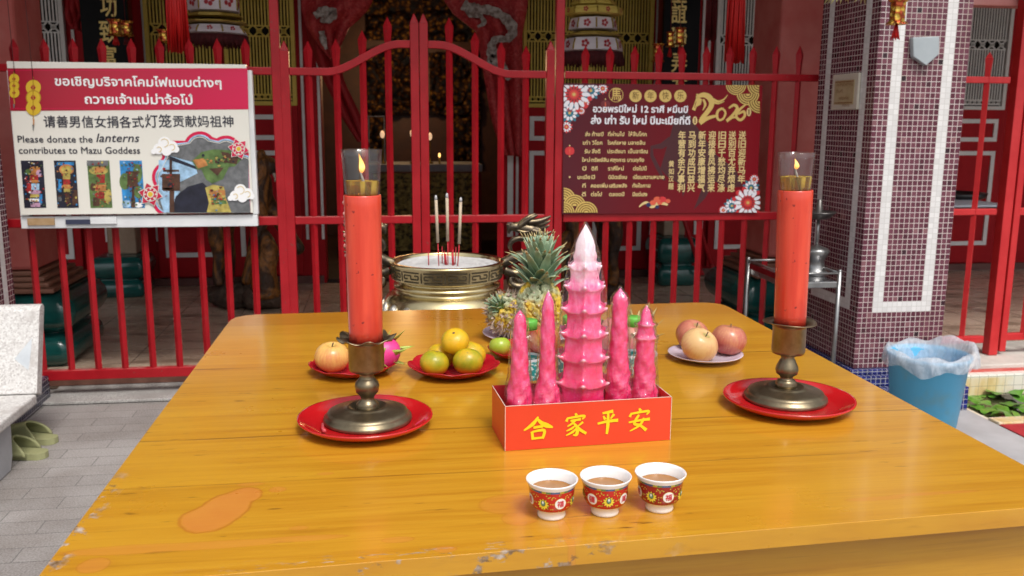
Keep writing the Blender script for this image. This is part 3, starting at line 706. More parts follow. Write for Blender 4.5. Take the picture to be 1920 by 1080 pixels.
# fence right of the mosaic pillar
FY2 = 4.4
def fx2(px, py=250): return at(px, py, FY2).x
bright = pm('fence_red_paint_lit', (.46, .014, .018), (.55, .028, .03), 7, .4, bump=.1, bscale=80, bdist=.001)  # fence paint in a lighter copy: the more open light is in the colour
zt2, zm2, zb2 = at(1850, 150, FY2).z, at(1850, 397, FY2).z, at(1830, 636, FY2).z
O = (fx2(1850), FY2, .09); t = thing('fence_panel', 'red fence bay with post and base rail between the mosaic pillar and the right edge', 'fence', O)
for z, h in ((zt2, .017), (zm2, .017), (zb2, .02)):
    g = MB(O); g.box((2.66, FY2-.015, z-h), (fx2(1886, 300)-.03, FY2+.015, z+h)); g.build('rail', bright, t, bevel=.004)
x = fx2(1884, 400); g = MB(O); g.box((x-.03, FY2-.03, .093), (x+.022, FY2+.03, 2.25)); g.build('post', bright, t, bevel=.004)
g = MB(O); x = fx2(1856, 100); g.lathe([(.017, zb2), (.017, at(1858, 135, FY2).z), (.024, at(1858, 110, FY2).z), (.002, at(1858, 98, FY2).z)], (x, FY2, 0), 4, smooth=False); g.build('bar', bright, t)
O = (fx2(1905), FY2, .1); t = thing('fence_panel', 'red gate leaf starting at the right edge of the photo', 'gate', O)
x = fx2(1903, 400)
g = MB(O); g.box((x-.019, FY2-.019, .11), (x+.019, FY2+.019, 1.75)); g.build('stile', bright, t, bevel=.004)
for z in (zt2, zm2, zb2+.01):
    g = MB(O); g.box((x+.02, FY2-.014, z-.02), (x+1.0, FY2+.014, z+.02)); g.build('rail', bright, t, bevel=.004)
for k in (1, 2, 3):
    g = MB(O); g.lathe([(.017, zb2), (.017, zt2+.1), (.024, zt2+.2), (.002, zt2+.24)], (x+.125*k, FY2, 0), 4, smooth=False); g.build('bar', bright, t)
z = at(1880, 6, FY2).z
g = MB(); g.box((2.66, FY2+.04, z-.008), (9, FY2+.14, z+.16)); tag(g.build('beam', pm('pink_beam', (.5, .17, .15), (.56, .25, .22), 5, .5), bevel=.006), 'faded pink beam across the top right corner', 'beam')

# ================================================================== SIGNS
pv = lambda name, c, r=.3: pm(name, c, None, 5, r, rv=.06)
ph = lambda name, c: pm(name, tuple(q*.55 for q in c), tuple(min(1, q*1.35) for q in c), 26, .3, rv=.05, lo=.3, hi=.7)
SY = 4.40
print_mats = [NT('sign_cream', (.71, .69, .62), .3, coat=.3).m, None, pv('print_white', (.82, .82, .82)), pv('print_ink', (.03, .03, .045)), pv('print_gold', (.62, .42, .03)), pv('print_gold_dark', (.42, .25, .015)), pv('print_crimson', (.58, .005, .06)), ph('photo_dark', (.015, .016, .03)), ph('photo_blue', (.03, .22, .5)), ph('photo_sky', (.32, .5, .68)), ph('photo_green', (.10, .17, .05)), ph('photo_brown', (.08, .035, .02)), ph('photo_orange', (.48, .20, .06)), ph('photo_grey', (.14, .145, .15)), ph('photo_red', (.32, .02, .02)), ph('photo_yellow', (.45, .36, .09)), ph('photo_pink', (.5, .3, .42))]
m = NT('sign_banner_red', rough=.28, coat=.3); _x = m.xyz(m.co())[0]
m.set(Base_Color=m.ramp(m.ma('MULTIPLY_ADD', _x, .85, .5), [(.0, (.27, .006, .018)), (.4, (.42, .004, .03)), (1, (.60, .004, .07))])); print_mats[1] = m.m
CRM, BAN, WHT, INK, GLD, GLD2, CRI, PDK, PBL, PSK, PGR, PBR, POR, PGY, PRD, PYE, PPK = range(17)
c = at(245, 260, SY); O = (c.x, SY, c.z)
t = thing('donation_sign', 'white donation notice board with crimson heading hung on the left of the fence', 'sign', O)
xl_, xr_ = at(26, 260, SY).x, at(468, 260, SY).x; zt_, zb_ = at(240, 118, SY).z, at(240, 401, SY).z
g = MB(O); g.box((xl_, SY, zb_), (xr_, SY+.012, zt_), CRM)
g.ppoly([(14, 128), (464, 128), (466, 205), (20, 208)], SY, BAN, .0015)
g.ppoly([(14, 131.5), (464, 131.5), (464, 132.6), (14, 132.6)], SY, CRI, .002); g.ppoly([(17, 203), (466, 201), (466, 202), (17, 204)], SY, CRI, .002)
g.ptext('ขอเชิญบริจาคโคมไฟแบบต่างๆ', 104, 415, 160, 16, SY, WHT, .003, .55)
g.ptext('ถวายเจ้าแม่ม่าจ้อโป๋', 160, 361, 194, 16, SY, WHT, .003, .55)
g.ptext('请善男信女捐各式', 83, 270, 237, 17, SY, INK, .002, .25); g.ptext('灯笼', 273, 322, 237, 19, SY, INK, .002, .25); g.ptext('贡献妈祖神', 325, 438, 236, 16.5, SY, INK, .002, .2)
g.ptext('Please donate the', 34, 174, 267, 13, SY, INK, .002, .2); g.ptext('lanterns', 181, 262, 266, 16, SY, INK, .002, .2, .25)
g.ptext('contributes to Mazu Goddess', 36, 263, 288, 13, SY, INK, .002, .2)
def knot(x, y0, r, n, y):
    """hanging string of gold coins"""
    for k in range(n):
        g.disc(x+k*.3, y0+k*r*1.35, r, SY, GLD if k % 2 == 0 else GLD2, .003+k*.0006)
        g.disc(x+k*.3, y0+k*r*1.35, r*.86, SY, GLD, .0033+k*.0006)
        g.ppoly([(x-r*.35, y0+k*r*1.35), (x, y0+k*r*1.35-r*.45), (x+r*.35, y0+k*r*1.35), (x, y0+k*r*1.35+r*.45)], SY, BAN, .0055)
    yb = y0+(n-1)*r*1.35+r
    g.line([(x, y0-r*1.4), (x, yb+r*.5)], 1.5, SY, GLD2, .006); g.line([(x+1, yb+r*.5), (x+1, yb+r*1.3)], [2.5, 2], SY, POR, .006); g.line([(x, yb+r*1.2), (x, yb+r*2)], [3, 1], SY, PGY, .006)
knot(27, 148, 9.6, 3, 0); knot(63, 164, 14.2, 3, 0)
# four small photographs of lanterns
def photo(x, w_, bg_, shapes):
    g.ppoly([(x, 301), (x+w_, 301), (x+w_+6, 389.5), (x+7, 390)], SY, bg_, .0015)
    for i, (kind, cx, cy, rx, ry, mt) in enumerate(shapes):
        q = .0018+.0002*i
        if kind == 'o': g.disc(x+cx, cy, rx, SY, mt, q, 14, ry)
        else: g.ppoly([(x+cx-rx, cy-ry), (x+cx+rx, cy-ry), (x+cx+rx, cy+ry), (x+cx-rx, cy+ry)], SY, mt, q)
def specks(x, w_, pal, dark, seed):
    """fine coloured detail of a printed lantern photograph"""
    r3 = random.Random(seed)
    for i in range(70):
        y = r3.uniform(304, 387); f = (y-301)/89*6.5; cx = x+f+w_/2+r3.gauss(0, w_*.15); cx = min(max(cx, x+f+2), x+f+w_-2); r = r3.uniform(.7, 2.0)
        g.disc(cx, y, r, SY, r3.choice(pal), .0050+.00003*i, 8, r*r3.uniform(.4, 1.2))
    for i in range(30):
        y = r3.uniform(304, 387); f = (y-301)/89*6.5; cx = x+f+r3.choice((r3.uniform(2, w_*.28), r3.uniform(w_*.72, w_-2))); g.disc(cx, y, r3.uniform(.8, 2.2), SY, r3.choice(dark), .0044+.00003*i, 7)
specks(39, 42, (POR, PYE, PRD, PPK, PSK, WHT, PBR, PDK), (PBL, PDK, PGR, PRD), 1); specks(101, 41, (POR, PYE, PRD, PBR, PDK, PYE), (PBL, PDK, PBR), 2); specks(163, 42, (PRD, POR, PGR, PBR, PYE, PRD), (PGR, PGY, PBR, PYE), 3); specks(224, 42, (PBR, PBR, PDK, PGR, PRD), (PGR, PBL, PSK, PGR), 4)
r3 = random.Random(9)
for i in range(150):
    k = i % 3
    cx, cy, sx, sy, pal = ((412, 300, 22, 10, (PGR, PBR, POR, PDK, PYE, PGR)), (410, 368, 14, 20, (PYE, POR, PGR, PBR, PRD, PBL)), (320, 340, 8, 20, (PBR, PDK, PBR, PRD)))[k]
    r = r3.uniform(.8, 3); g.disc(min(cx+r3.gauss(0, sx*.6), 462), min(cy+r3.gauss(0, sy*.6), 394), r, SY, r3.choice(pal), .0050+.00003*i, 8, r*r3.uniform(.3, 1))
photo(39, 42, PDK, [('o', 26, 320, 11, 8, POR), ('o', 14, 322, 6, 5, PGR), ('o', 34, 325, 5, 7, PPK), ('r', 25, 333, 8, 5, PRD), ('o', 26, 340, 10, 3, POR), ('r', 27, 350, 8, 6, PSK), ('o', 27, 360, 12, 4, PPK), ('r', 27, 367, 9, 3, PYE), ('r', 28, 375, 11, 2.5, WHT), ('r', 16, 352, 4, 9, PRD), ('r', 38, 372, 3, 8, PBL), ('r', 28, 384, 9, 4, PPK), ('r', 14, 381, 3, 5, PDK)])
photo(101, 41, PDK, [('r', 22, 307, 16, 3, PBL), ('o', 24, 318, 14, 10, POR), ('o', 24, 319, 10, 8, PYE), ('r', 24, 331, 7, 5, PYE), ('r', 24, 342, 6, 6, PRD), ('o', 25, 350, 11, 4, POR), ('r', 25, 357, 6, 3, PYE), ('r', 26, 370, 4, 10, PBR), ('r', 12, 348, 3, 12, PBL), ('r', 40, 370, 5, 14, PBR), ('r', 12, 372, 3, 5, PGY)])
photo(163, 42, PGR, [('r', 20, 306, 20, 5, PGY), ('o', 22, 320, 18, 8, PYE), ('o', 24, 318, 10, 6, POR), ('r', 26, 335, 8, 8, PRD), ('o', 16, 338, 9, 7, PGR), ('r', 26, 352, 10, 6, POR), ('o', 26, 366, 11, 7, PRD), ('r', 18, 378, 6, 8, PBR), ('o', 40, 368, 7, 14, PYE), ('o', 12, 350, 5, 8, PBR)])
photo(224, 42, PBL, [('o', 10, 340, 10, 16, PGR), ('o', 34, 325, 9, 18, PGR), ('o', 36, 360, 9, 12, PGR), ('r', 25, 335, 10, 13, PBR), ('r', 25, 323, 13, 2, PBR), ('r', 25, 348, 11, 2, PBR), ('r', 26, 362, 2.4, 14, PBR), ('o', 14, 382, 9, 7, PSK), ('o', 36, 384, 9, 5, WHT), ('r', 26, 380, 4, 9, PBR)])
# scalloped picture frame
def scallop(k):
    P = []
    for cx, cy, r, a0, a1 in ((318, 374, 33, 120, 200), (314, 332, 29, 150, 235), (334, 292, 30, 175, 250), (375, 277, 31, 205, 320), (424, 285, 31, 235, 320), (456, 314, 30, 265, 345)):
        for j in range(9):
            a = radians(a0+(a1-a0)*j/8); P.append((cx+(r-k)*cos(a), cy+(r-k)*sin(a)))
    P = [(min(q[0], 466.5), min(q[1], 399.5)) for q in P]
    return P+[(468-.2*k, 350), (470, 399), (303+k, 399)]
for k, mt, q in ((0, CRI, .0016), (6, PSK, .0019), (9, PGY, .0022)): g.ppoly(scallop(k), SY, mt, q)
g.ppoly([(298, 300), (318, 300), (326, 360), (330, 398), (308, 398), (296, 360)], SY, PSK, .0024)
g.ppoly([(318, 292), (365, 305), (372, 330), (345, 350), (322, 380)], SY, PSK, .0025)
g.ppoly([(318, 292), (368, 312), (370, 318), (318, 300)], SY, PDK, .0027); g.ppoly([(330, 345), (385, 318), (398, 330), (345, 372)], SY, PGY, .0028)
g.ppoly([(322, 398), (330, 368), (352, 350), (380, 342), (400, 360), (402, 398)], SY, PDK, .003)
for a in ((304, 326, 338, 356), (306, 318, 336, 322), (306, 352, 337, 358), (318, 300, 323, 326), (318, 356, 327, 398)): g.ppoly([(a[0], a[1]), (a[2], a[1]), (a[2], a[3]), (a[0], a[3])], SY, PBR, .0032)
g.ppoly([(360, 302), (378, 285), (400, 280), (440, 282), (452, 300), (440, 312), (398, 316), (370, 318)], SY, PGR, .0032); g.ppoly([(362, 300), (384, 296), (390, 310), (372, 316)], SY, POR, .0034); g.ppoly([(415, 284), (448, 290), (444, 308), (420, 304)], SY, PBR, .0034)
g.ppoly([(378, 318), (430, 312), (418, 336), (398, 344), (386, 336)], SY, PGR, .0034); g.ppoly([(392, 316), (420, 314), (408, 330)], SY, PBR, .0036)
g.ppoly([(385, 352), (400, 346), (420, 350), (424, 372), (434, 398), (388, 398), (392, 380)], SY, PYE, .0034); g.ppoly([(392, 358), (422, 356), (423, 366), (394, 368)], SY, POR, .0036); g.ppoly([(396, 372), (422, 370), (426, 382), (397, 384)], SY, PGR, .0036)
q_ = scallop(11); g.line(q_[2:-6], 1.1, SY, CRM, .0060)
def cloud(x, y, s_):
    for k, (dx, dy, r) in enumerate(((-15, 5, 10), (-4, -6, 12), (10, 1, 11), (0, 8, 10), (18, 6, 6), (-24, 10, 5))): g.disc(x+dx*s_, y+dy*s_, r*s_, SY, WHT, .0080+.0002*k)
    for dx, dy, r in ((-4, -6, 8), (10, 2, 6), (-14, 6, 5)): g.ring(x+dx*s_, y+dy*s_, r*s_-.9, r*s_, SY, GLD, .0096+.0001*r, 20, -2.5, 1.6)
cloud(313, 274, 1.0); cloud(455, 362, .95)
def blossom(x, y, R_):
    for k in range(6):
        a = k*pi/3+.2; g.ppoly([(x+R_*cos(a)*1.0, y+R_*sin(a)*1.0), (x+R_*.68*cos(a+.48), y+R_*.68*sin(a+.48)), (x, y), (x+R_*.68*cos(a-.48), y+R_*.68*sin(a-.48))], SY, CRM, .0080+.0002*k)
        g.ppoly([(x+R_*cos(a)*.92, y+R_*sin(a)*.92), (x+R_*.64*cos(a+.42), y+R_*.64*sin(a+.42)), (x, y), (x+R_*.64*cos(a-.42), y+R_*.64*sin(a-.42))], SY, BAN, .0096+.0002*k)
    g.ring(x, y, R_*.50, R_*.56, SY, CRM, .0112); g.disc(x, y, R_*.46, SY, BAN, .0115)
    for k in range(8): a = k*pi/4; g.disc(x+R_*.42*cos(a), y+R_*.42*sin(a), R_*.07, SY, CRM, .0118, 10)
    g.disc(x, y, R_*.27, SY, CRM, .0121); g.disc(x, y, R_*.2, SY, GLD, .0124)
blossom(283, 364, 24); blossom(448, 279, 21)
g.build('panel', print_mats, t)
alu = pm('sign_aluminium', (.60, .61, .62), (.70, .71, .71), 6, .45, bump=.1, bscale=50)
g = MB(O); a, b = at(41, 415, SY+.03), at(484, 412, SY+.03)
for x0, z0, x1, z1 in ((a.x, at(250, 426, SY+.03).z, b.x, at(250, 404, SY+.03).z), (at(468, 260, SY+.03).x, at(250, 403.5, SY+.03).z, b.x+.004, at(470, 132, SY+.03).z), (a.x, at(250, 403.5, SY+.03).z, a.x+.04, at(40, 132, SY+.03).z)): g.box((x0, SY+.016, z0), (x1, SY+.055, z1))
sf = g.build('frame', alu, t, bevel=.003)
g = MB(O); g.box((at(50, 417, SY).x, SY+.008, at(50, 423, SY).z), (at(101, 417, SY).x, SY+.015, at(50, 410, SY).z)); g.build('tape', pm('brown_tape', (.33, .21, .10), (.4, .27, .15), 30, .4), sf)
g = MB(O); g.box((at(122, 417, SY).x, SY+.006, at(50, 422, SY).z), (at(168, 417, SY).x, SY+.015, at(50, 413, SY).z)); g.build('magnet', pm('navy_strip', (.03, .035, .07), None, 9, .5), sf)
g = MB(O); g.box((at(168.6, 417, SY).x, SY+.004, at(50, 422, SY).z), (at(218, 417, SY).x, SY+.015, at(50, 409, SY).z)); g.build('clip', alu, sf, bevel=.002)
g = MB(O); g.tube([at(58, 120, SY-.003)+Vector((0, 0, .30)), at(62, 150, SY-.006)], .0012, 5); g.tube([at(25, 120, SY-.003)+Vector((0, 0, .30)), at(27, 137, SY-.006)], .0012, 5); g.build('hanging_string', pm('dark_string', (.05, .02, .02), None, 5, .8), t)

# --- new year poster
PY = 4.47
m = NT('poster_maroon', rough=.45, coat=0, spec=.2); _q = m.xyz(m.co()); 
m.set(Base_Color=m.ramp(m.ma('ADD', m.ma('MULTIPLY', _q[0], .75), m.ma('MULTIPLY_ADD', m.noise(m.co(), 2.2, 3), .3, .38)), [(.1, (.075, .015, .022)), (.5, (.125, .007, .012)), (.95, (.20, .002, .008))]))
pmats = [m.m, pv('poster_white', (.74, .72, .76)), pv('poster_gold', (.60, .42, .12)), pv('poster_gold_line', (.16, .085, .012)), pv('poster_horse', (.055, .008, .012)), pv('poster_red', (.55, .03, .035)), pv('poster_teal', (.02, .16, .23)), pv('poster_navy', (.015, .02, .08)), pv('poster_pale', (.72, .60, .60)), pv('poster_text_gold', (.66, .50, .22)), pv('poster_orange', (.6, .1, .05)), pv('poster_maroon_ink', (.14, .015, .02))]
MAR, PW, PG, PGL, HOR, PR_, PT, PN, PP, PTG, PO, PMI = range(12)
c = at(1240, 280, PY); O = (c.x, PY, c.z)
t = thing('new_year_poster', 'maroon horse year greeting poster with gold verse fixed to the right of the gate', 'poster', O)
xa, xb, za, zb3 = at(1055.5, 280, PY).x, at(1423.5, 280, PY).x, at(1240, 400, PY).z, at(1240, 158, PY).z
g = MB(O); g.box((xa, PY, za), (xb, PY+.004, zb3), MAR)
# running horse silhouette, simple generic
g.ppoly([(1262, 200), (1285, 205), (1305, 225), (1318, 262), (1330, 300), (1368, 322), (1392, 345), (1360, 352), (1335, 345), (1310, 372), (1300, 395), (1305, 396), (1330, 352), (1290, 335), (1272, 345), (1266, 372), (1280, 370), (1284, 350), (1262, 318), (1252, 280)], PY, HOR, .0004) if False else None
g.ppoly([(1268, 206), (1290, 212), (1312, 246), (1345, 292), (1380, 318), (1392, 350), (1362, 352), (1340, 340), (1322, 372), (1300, 394), (1306, 380), (1318, 348), (1290, 336), (1284, 360), (1280, 370), (1278, 348), (1250, 330), (1238, 316), (1246, 290), (1258, 250)], PY, HOR, .0004)
g.line([(1258, 262), (1240, 274), (1222, 276), (1222, 292), (1234, 316), (1246, 338)], [14, 11, 7, 7, 8, 5], PY, HOR, .0006)
def cclip(x, y): return (min(max(x, 1057), 1425), min(max(y, 159.5), 398.5))
def pdisc(x, y, r, mt, q, n=14, ry=None):
    P = [cclip(x+r*cos(2*pi*k/n), y+(ry or r)*sin(2*pi*k/n)) for k in range(n)]
    if max(p[0] for p in P)-min(p[0] for p in P) > .4 and max(p[1] for p in P)-min(p[1] for p in P) > .4: g.ppoly(P, PY, mt, q)
def petals(x, y, r, n, mt, q, wd, ln, a0=0):
    for k in range(n):
        a = a0+2*pi*k/n; ca, sa = cos(a), sin(a); P = []
        for j in range(12):
            u = 2*pi*j/12; lx = r+ln*cos(u)*.5; ly = wd*sin(u)*.5; P.append(cclip(x+lx*ca-ly*sa, y+lx*sa+ly*ca))
        if max(p[0] for p in P)-min(p[0] for p in P) > .6 and max(p[1] for p in P)-min(p[1] for p in P) > .6: g.ppoly(P, PY, mt, q)
def mandala(x, y, R_):
    for k in range(12): a = (k+.5)*pi/6; pdisc(x+R_*1.02*cos(a), y+R_*1.02*sin(a), R_*.16, PR_, .0012)
    petals(x, y, R_*.72, 14, PW, .0015, R_*.26, R_*.56); pdisc(x, y, R_*.50, PMI, .0018, 24); petals(x, y, R_*.46, 14, PR_, .002, R_*.13, R_*.24, .2); pdisc(x, y, R_*.33, PR_, .0022, 20); pdisc(x, y, R_*.2, PO, .0024, 16); pdisc(x, y, R_*.1, PG, .0026, 10)
def rosette(x, y, R_, c2=PT):
    petals(x, y, R_*.9, 10, c2, .0008, R_*.3, R_*.4, .3); petals(x, y, R_*.62, 10, PW, .001, R_*.32, R_*.5); pdisc(x, y, R_*.42, c2, .0012, 14); pdisc(x, y, R_*.16, PG, .0014, 8)
for x, y, R_, c2 in ((1108, 170, 17, PT), (1130, 166, 10, PR_), (1068, 212, 17, PT), (1062, 238, 11, PR_), (1098, 192, 8, PR_), (1090, 208, 7, PR_)): rosette(x, y, R_, c2)
mandala(1076, 177, 30)
for x, y, R_, c2 in ((1408, 352, 15, PT), (1414, 336, 9, PR_), (1372, 386, 14, PT), (1356, 394, 8, PR_), (1386, 362, 6, PR_)): rosette(x, y, R_, c2)
mandala(1402, 380, 26)
def seigaiha(x, y, r, a0, a1, q):
    def sec(rr, mt, dq):
        P = [cclip(x, y)]+[cclip(x+rr*cos(radians(a0+(a1-a0)*k/20)), y+rr*sin(radians(a0+(a1-a0)*k/20))) for k in range(21)]
        g.ppoly(P, PY, mt, q+dq)
    for j in range(5): sec(r*(1-j*.2), PG, j*.00022); sec(r*(1-j*.2-.10), PGL, j*.00022+.00011) if j < 4 else None
seigaiha(1380, 159, 19, 0, 180, .0008); seigaiha(1423, 159, 22, 90, 180, .0010); seigaiha(1402, 176, 21, 0, 180, .0022); seigaiha(1424, 190, 22, 90, 180, .0034)
seigaiha(1057, 374, 22, 270, 360, .0008); seigaiha(1077, 386, 21, 180, 360, .0021); seigaiha(1057, 399, 20, 270, 360, .0034); seigaiha(1099, 399, 21, 180, 360, .0036)
g.ring(1155, 178, 12.6, 13.6, PY, PG, .001); g.ptext('馬', 1146, 1164, 186.5, 18, PY, PG, .001, .35)
for k, ch in enumerate('新年快乐'):
    x = 1191.5+28*k; pdisc(x, 180, 11.6, PG, .001, 18); g.ptext(ch, x-6, x+6, 185, 11, PY, PGL, .0014, .1)
g.ptext('อวยพรปีใหม่ 12 ราศี หมื่นปี', 1112, 1289, 210, 12, PY, PW, .0016, .6); g.ptext('ส่ง เก่า รับ ใหม่ ปีมะเมียที่ดี', 1108, 1293, 232, 13.5, PY, PW, .0016, .7)
VERSE = [[('ส่ง', 1097, 1106), ('ท้ายปี', 1110, 1131), ('ที่ผ่านไป', 1140, 1170), ('ให้สิ้นโศก', 1178, 1212)], [('เก่า', 1093, 1106), ('วิโยค', 1110, 1129), ('โรคภัยหาย', 1139, 1173), ('มลายสิ้น', 1178, 1209)], [('รับ', 1096, 1106), ('สิ่งดี', 1110, 1125), ('ประดังมา', 1139, 1172), ('เป็นอาจิณ', 1178, 1214)], [('ใหม่', 1091, 1106), ('ทรัพย์สิน', 1109, 1141), ('ศฤงคาร', 1144, 1172), ('บานฤทัย', 1176, 1207)], [('ปี', 1092, 1099), ('ดิถี', 1109, 1120), ('ราศีใหม่', 1140, 1169), ('ต่อไปนี้', 1187, 1212)], [('มะเมีย', 1083, 1106), ('มี', 1109, 1115), ('นิมิตเยี่ยม', 1141, 1175), ('เปี่ยมความหมาย', 1187, 1245)], [('ที่', 1092, 1098), ('คอยเพิ่ม', 1108, 1139), ('เสริมพลัง', 1142, 1175), ('ทั้งใจกาย', 1186, 1219)], [('ดี', 1091, 1098), ('ต่อไป', 1108, 1128), ('ตลอดปี', 1142, 1170), ('มีแต่เฮง', 1186, 1213)]]
for r_, row in enumerate(VERSE):
    for tx, x0, x1 in row: g.ptext(tx, x0, x1, 255.0+16.1*r_, 7, PY, PTG, .0014, .28)
for k, colm in enumerate(('年营有余万事利', '马到功成日益兴', '新年安康增福气', '迎接春风拂运来', '旧日千愁均尽涤', '送别百尤弃烦虑', '送旧迎新马年')):
    for j, ch in enumerate(colm): x = 1278.5+18.8*k-.35*j; g.ptext(ch, x-6.6, x+6.6, 260+16.4*j, 12, PY, PTG, .0014, .4)
for j, ch in enumerate('黄如汉题'): x = 1258.5-.3*j; g.ptext(ch, x-4.8, x+4.8, 312+14*j, 9, PY, PTG, .0014, .2)
# horse head drawn as a brushed 2, then 026
def brush(pts, wd, mt=PG, q=.0016): 
    Q = smoothpath([Vector((x, y, 0)) for x, y in pts], 6); n = len(Q); g.line([(p.x, p.y) for p in Q], [lerpl(wd, i/(n-1)) for i in range(n)], PY, mt, q)
brush([(1305, 183), (1318, 178), (1330, 183), (1334, 196), (1326, 210), (1316, 222), (1312, 230)], [5, 9, 11, 10, 9, 8, 6]); brush([(1312, 231), (1326, 222), (1340, 218), (1346, 219)], [8, 7, 5, 2], PG, .0018)
g.ppoly([(1306, 181), (1316, 186), (1314, 196), (1306, 200), (1303, 208), (1297, 205), (1301, 196), (1304, 186)], PY, PG, .002); g.ppoly([(1305, 176), (1309, 176), (1312, 184), (1307, 184)], PY, PG, .002); g.line([(1305, 190), (1302, 202)], 1, PY, MAR, .0024)
brush([(1330, 182), (1345, 190), (1356, 187), (1364, 178)], [5, 4, 3, 1], PG, .0022); brush([(1332, 190), (1346, 194), (1358, 190)], [5, 3, 1], PG, .0024); brush([(1318, 186), (1322, 196), (1317, 207)], [4, 5, 1], PG, .0026)
brush([(1354, 203), (1346, 208), (1344, 218), (1348, 225), (1356, 222), (1360, 211), (1354, 203)], [4, 5, 5, 4, 4, 4, 4], PG, .002); brush([(1366, 203), (1376, 197), (1382, 203), (1374, 215), (1362, 226)], [3, 5, 6, 5, 4], PG, .0022); brush([(1362, 227), (1374, 220), (1384, 222)], [6, 4, 2], PG, .0024); brush([(1398, 196), (1386, 206), (1380, 218), (1388, 225), (1396, 217), (1394, 209), (1384, 214)], [3, 5, 5, 5, 5, 5, 3], PG, .0026)
for x, y in ((1303, 226), (1404, 210)): pdisc(x, y, 4.4, PTG, .0012, 14, 8); g.line([(x, y-5), (x, y+5)], 2.5, PY, PGL, .0016)
for x, y in ((1068, 283), (1135, 196)):
    for dx in (-7, -4.5, 0, 4.5, 7): pdisc(x+dx*.75, y, 4.5-abs(dx)*.15, PR_ if x < 1100 else PMI, .0008+.0001*abs(dx), 14, 9-abs(dx)*.35)
    pdisc(x, y, 1.2, PO, .0018, 8, 5); pdisc(x, y-10, 1.4, PTG, .0018, 8); pdisc(x, y+10, 1.4, PTG, .0018, 8)
pdisc(1068, 332, 1.8, PTG, .001, 8)
brush([(1198, 388), (1210, 380), (1222, 386), (1236, 380), (1252, 384)], [2, 5, 9, 8, 3], PTG, .001)
for x, y, r, mt in ((1232, 374, 7, PO), (1242, 374, 7, PR_), (1224, 380, 6, PO), (1252, 377, 5, PO), (1216, 384, 5, PN), (1232, 388, 4, PN), (1237, 380, 5, PO)): pdisc(x, y, r, mt, .0013+.0002*r, 14, r*.8)
g.build('panel', pmats, t)

# ================================================================== LANTERNS AND TASSELS
silk = NT('red_silk_thread', rough=.5, spec=.4); _n = silk.noise(silk.co((60, 60, 1.2)), 3, 3)
silk.set(Base_Color=silk.ramp(_n, [(.3, (.42, .006, .006)), (.7, (.62, .012, .01))])); silk = silk.m
def tassel(label, px, y0, y1, Y, w_px, n=90, mat=silk, name='tassel', group=None):
    P = at(px, (y0+y1)/2, Y); k_ = ppm(P); z0, z1 = at(px, y1, Y).z, at(px, y0, Y).z+.12; R_ = w_px/2/k_; O = (P.x, Y, z1)
    r2 = random.Random(int(px*7)); t = thing(name, label, 'tassel', O, group=group)
    g = MB(O)
    for i in range(n):
        a = r2.random()*2*pi; q = sqrt(r2.random()); x0, y_0 = R_*.7*q*cos(a), R_*.7*q*sin(a); a2 = a+r2.uniform(-.3, .3)
        zz = z0+r2.random()**2*.05*(z1-z0)+.02*(r2.random()-.5); wx, wy = R_*q*cos(a2), R_*q*sin(a2)
        g.tube([(P.x+x0, Y+y_0, z1-.03), (P.x+(x0+wx)/2+r2.uniform(-.003, .003), Y+(y_0+wy)/2, (z1+zz)/2), (P.x+wx+r2.uniform(-.004, .004), Y+wy, zz)], [R_*.10, R_*.11, R_*.06], 5)
    g.build('threads', mat, t)
    g = MB(O); g.lathe([(R_*.3, z1+.06), (R_*.6, z1+.04), (R_*.8, z1-.01), (R_*.74, z1-.05)], (P.x, Y, 0), 18); g.build('cap', gold_leaf, t)
    g = MB(O); g.tube([(P.x, Y, z1+.05), (P.x, Y, 3.31)], .003, 6); g.build('cord', mat, t)
    return t
tassel('big bright red tassel hanging above the donation sign in front of the gold grille', 333, -30, 97, 4.75, 42)
tassel('big bright red tassel hanging in front of the pale grille above the red poster', 1379, -30, 118, 4.75, 44)
dsilk = pm('dark_silk_thread', (.09, .003, .005), (.14, .005, .008), 12, .6)
tassel('short dark red tassel beside the big bright one over the pale grille', 1335, -30, 76, 5.4, 22, 50, dsilk)
lan_white = pm('lantern_cloth', (.70, .64, .68), (.78, .72, .75), 7, .6)
lan_yel = pm('lantern_yellow', (.62, .47, .08), (.70, .55, .13), 7, .6)
lan_gold = pm('lantern_gilt_edge', (.34, .22, .03), (.42, .29, .05), 15, .4, metal=.3)
lan_red = pm('lantern_print_red', (.38, .02, .03), (.46, .04, .05), 20, .6)
fringe_m = pm('lantern_fringe', (.06, .008, .01), (.1, .012, .014), 20, .8)
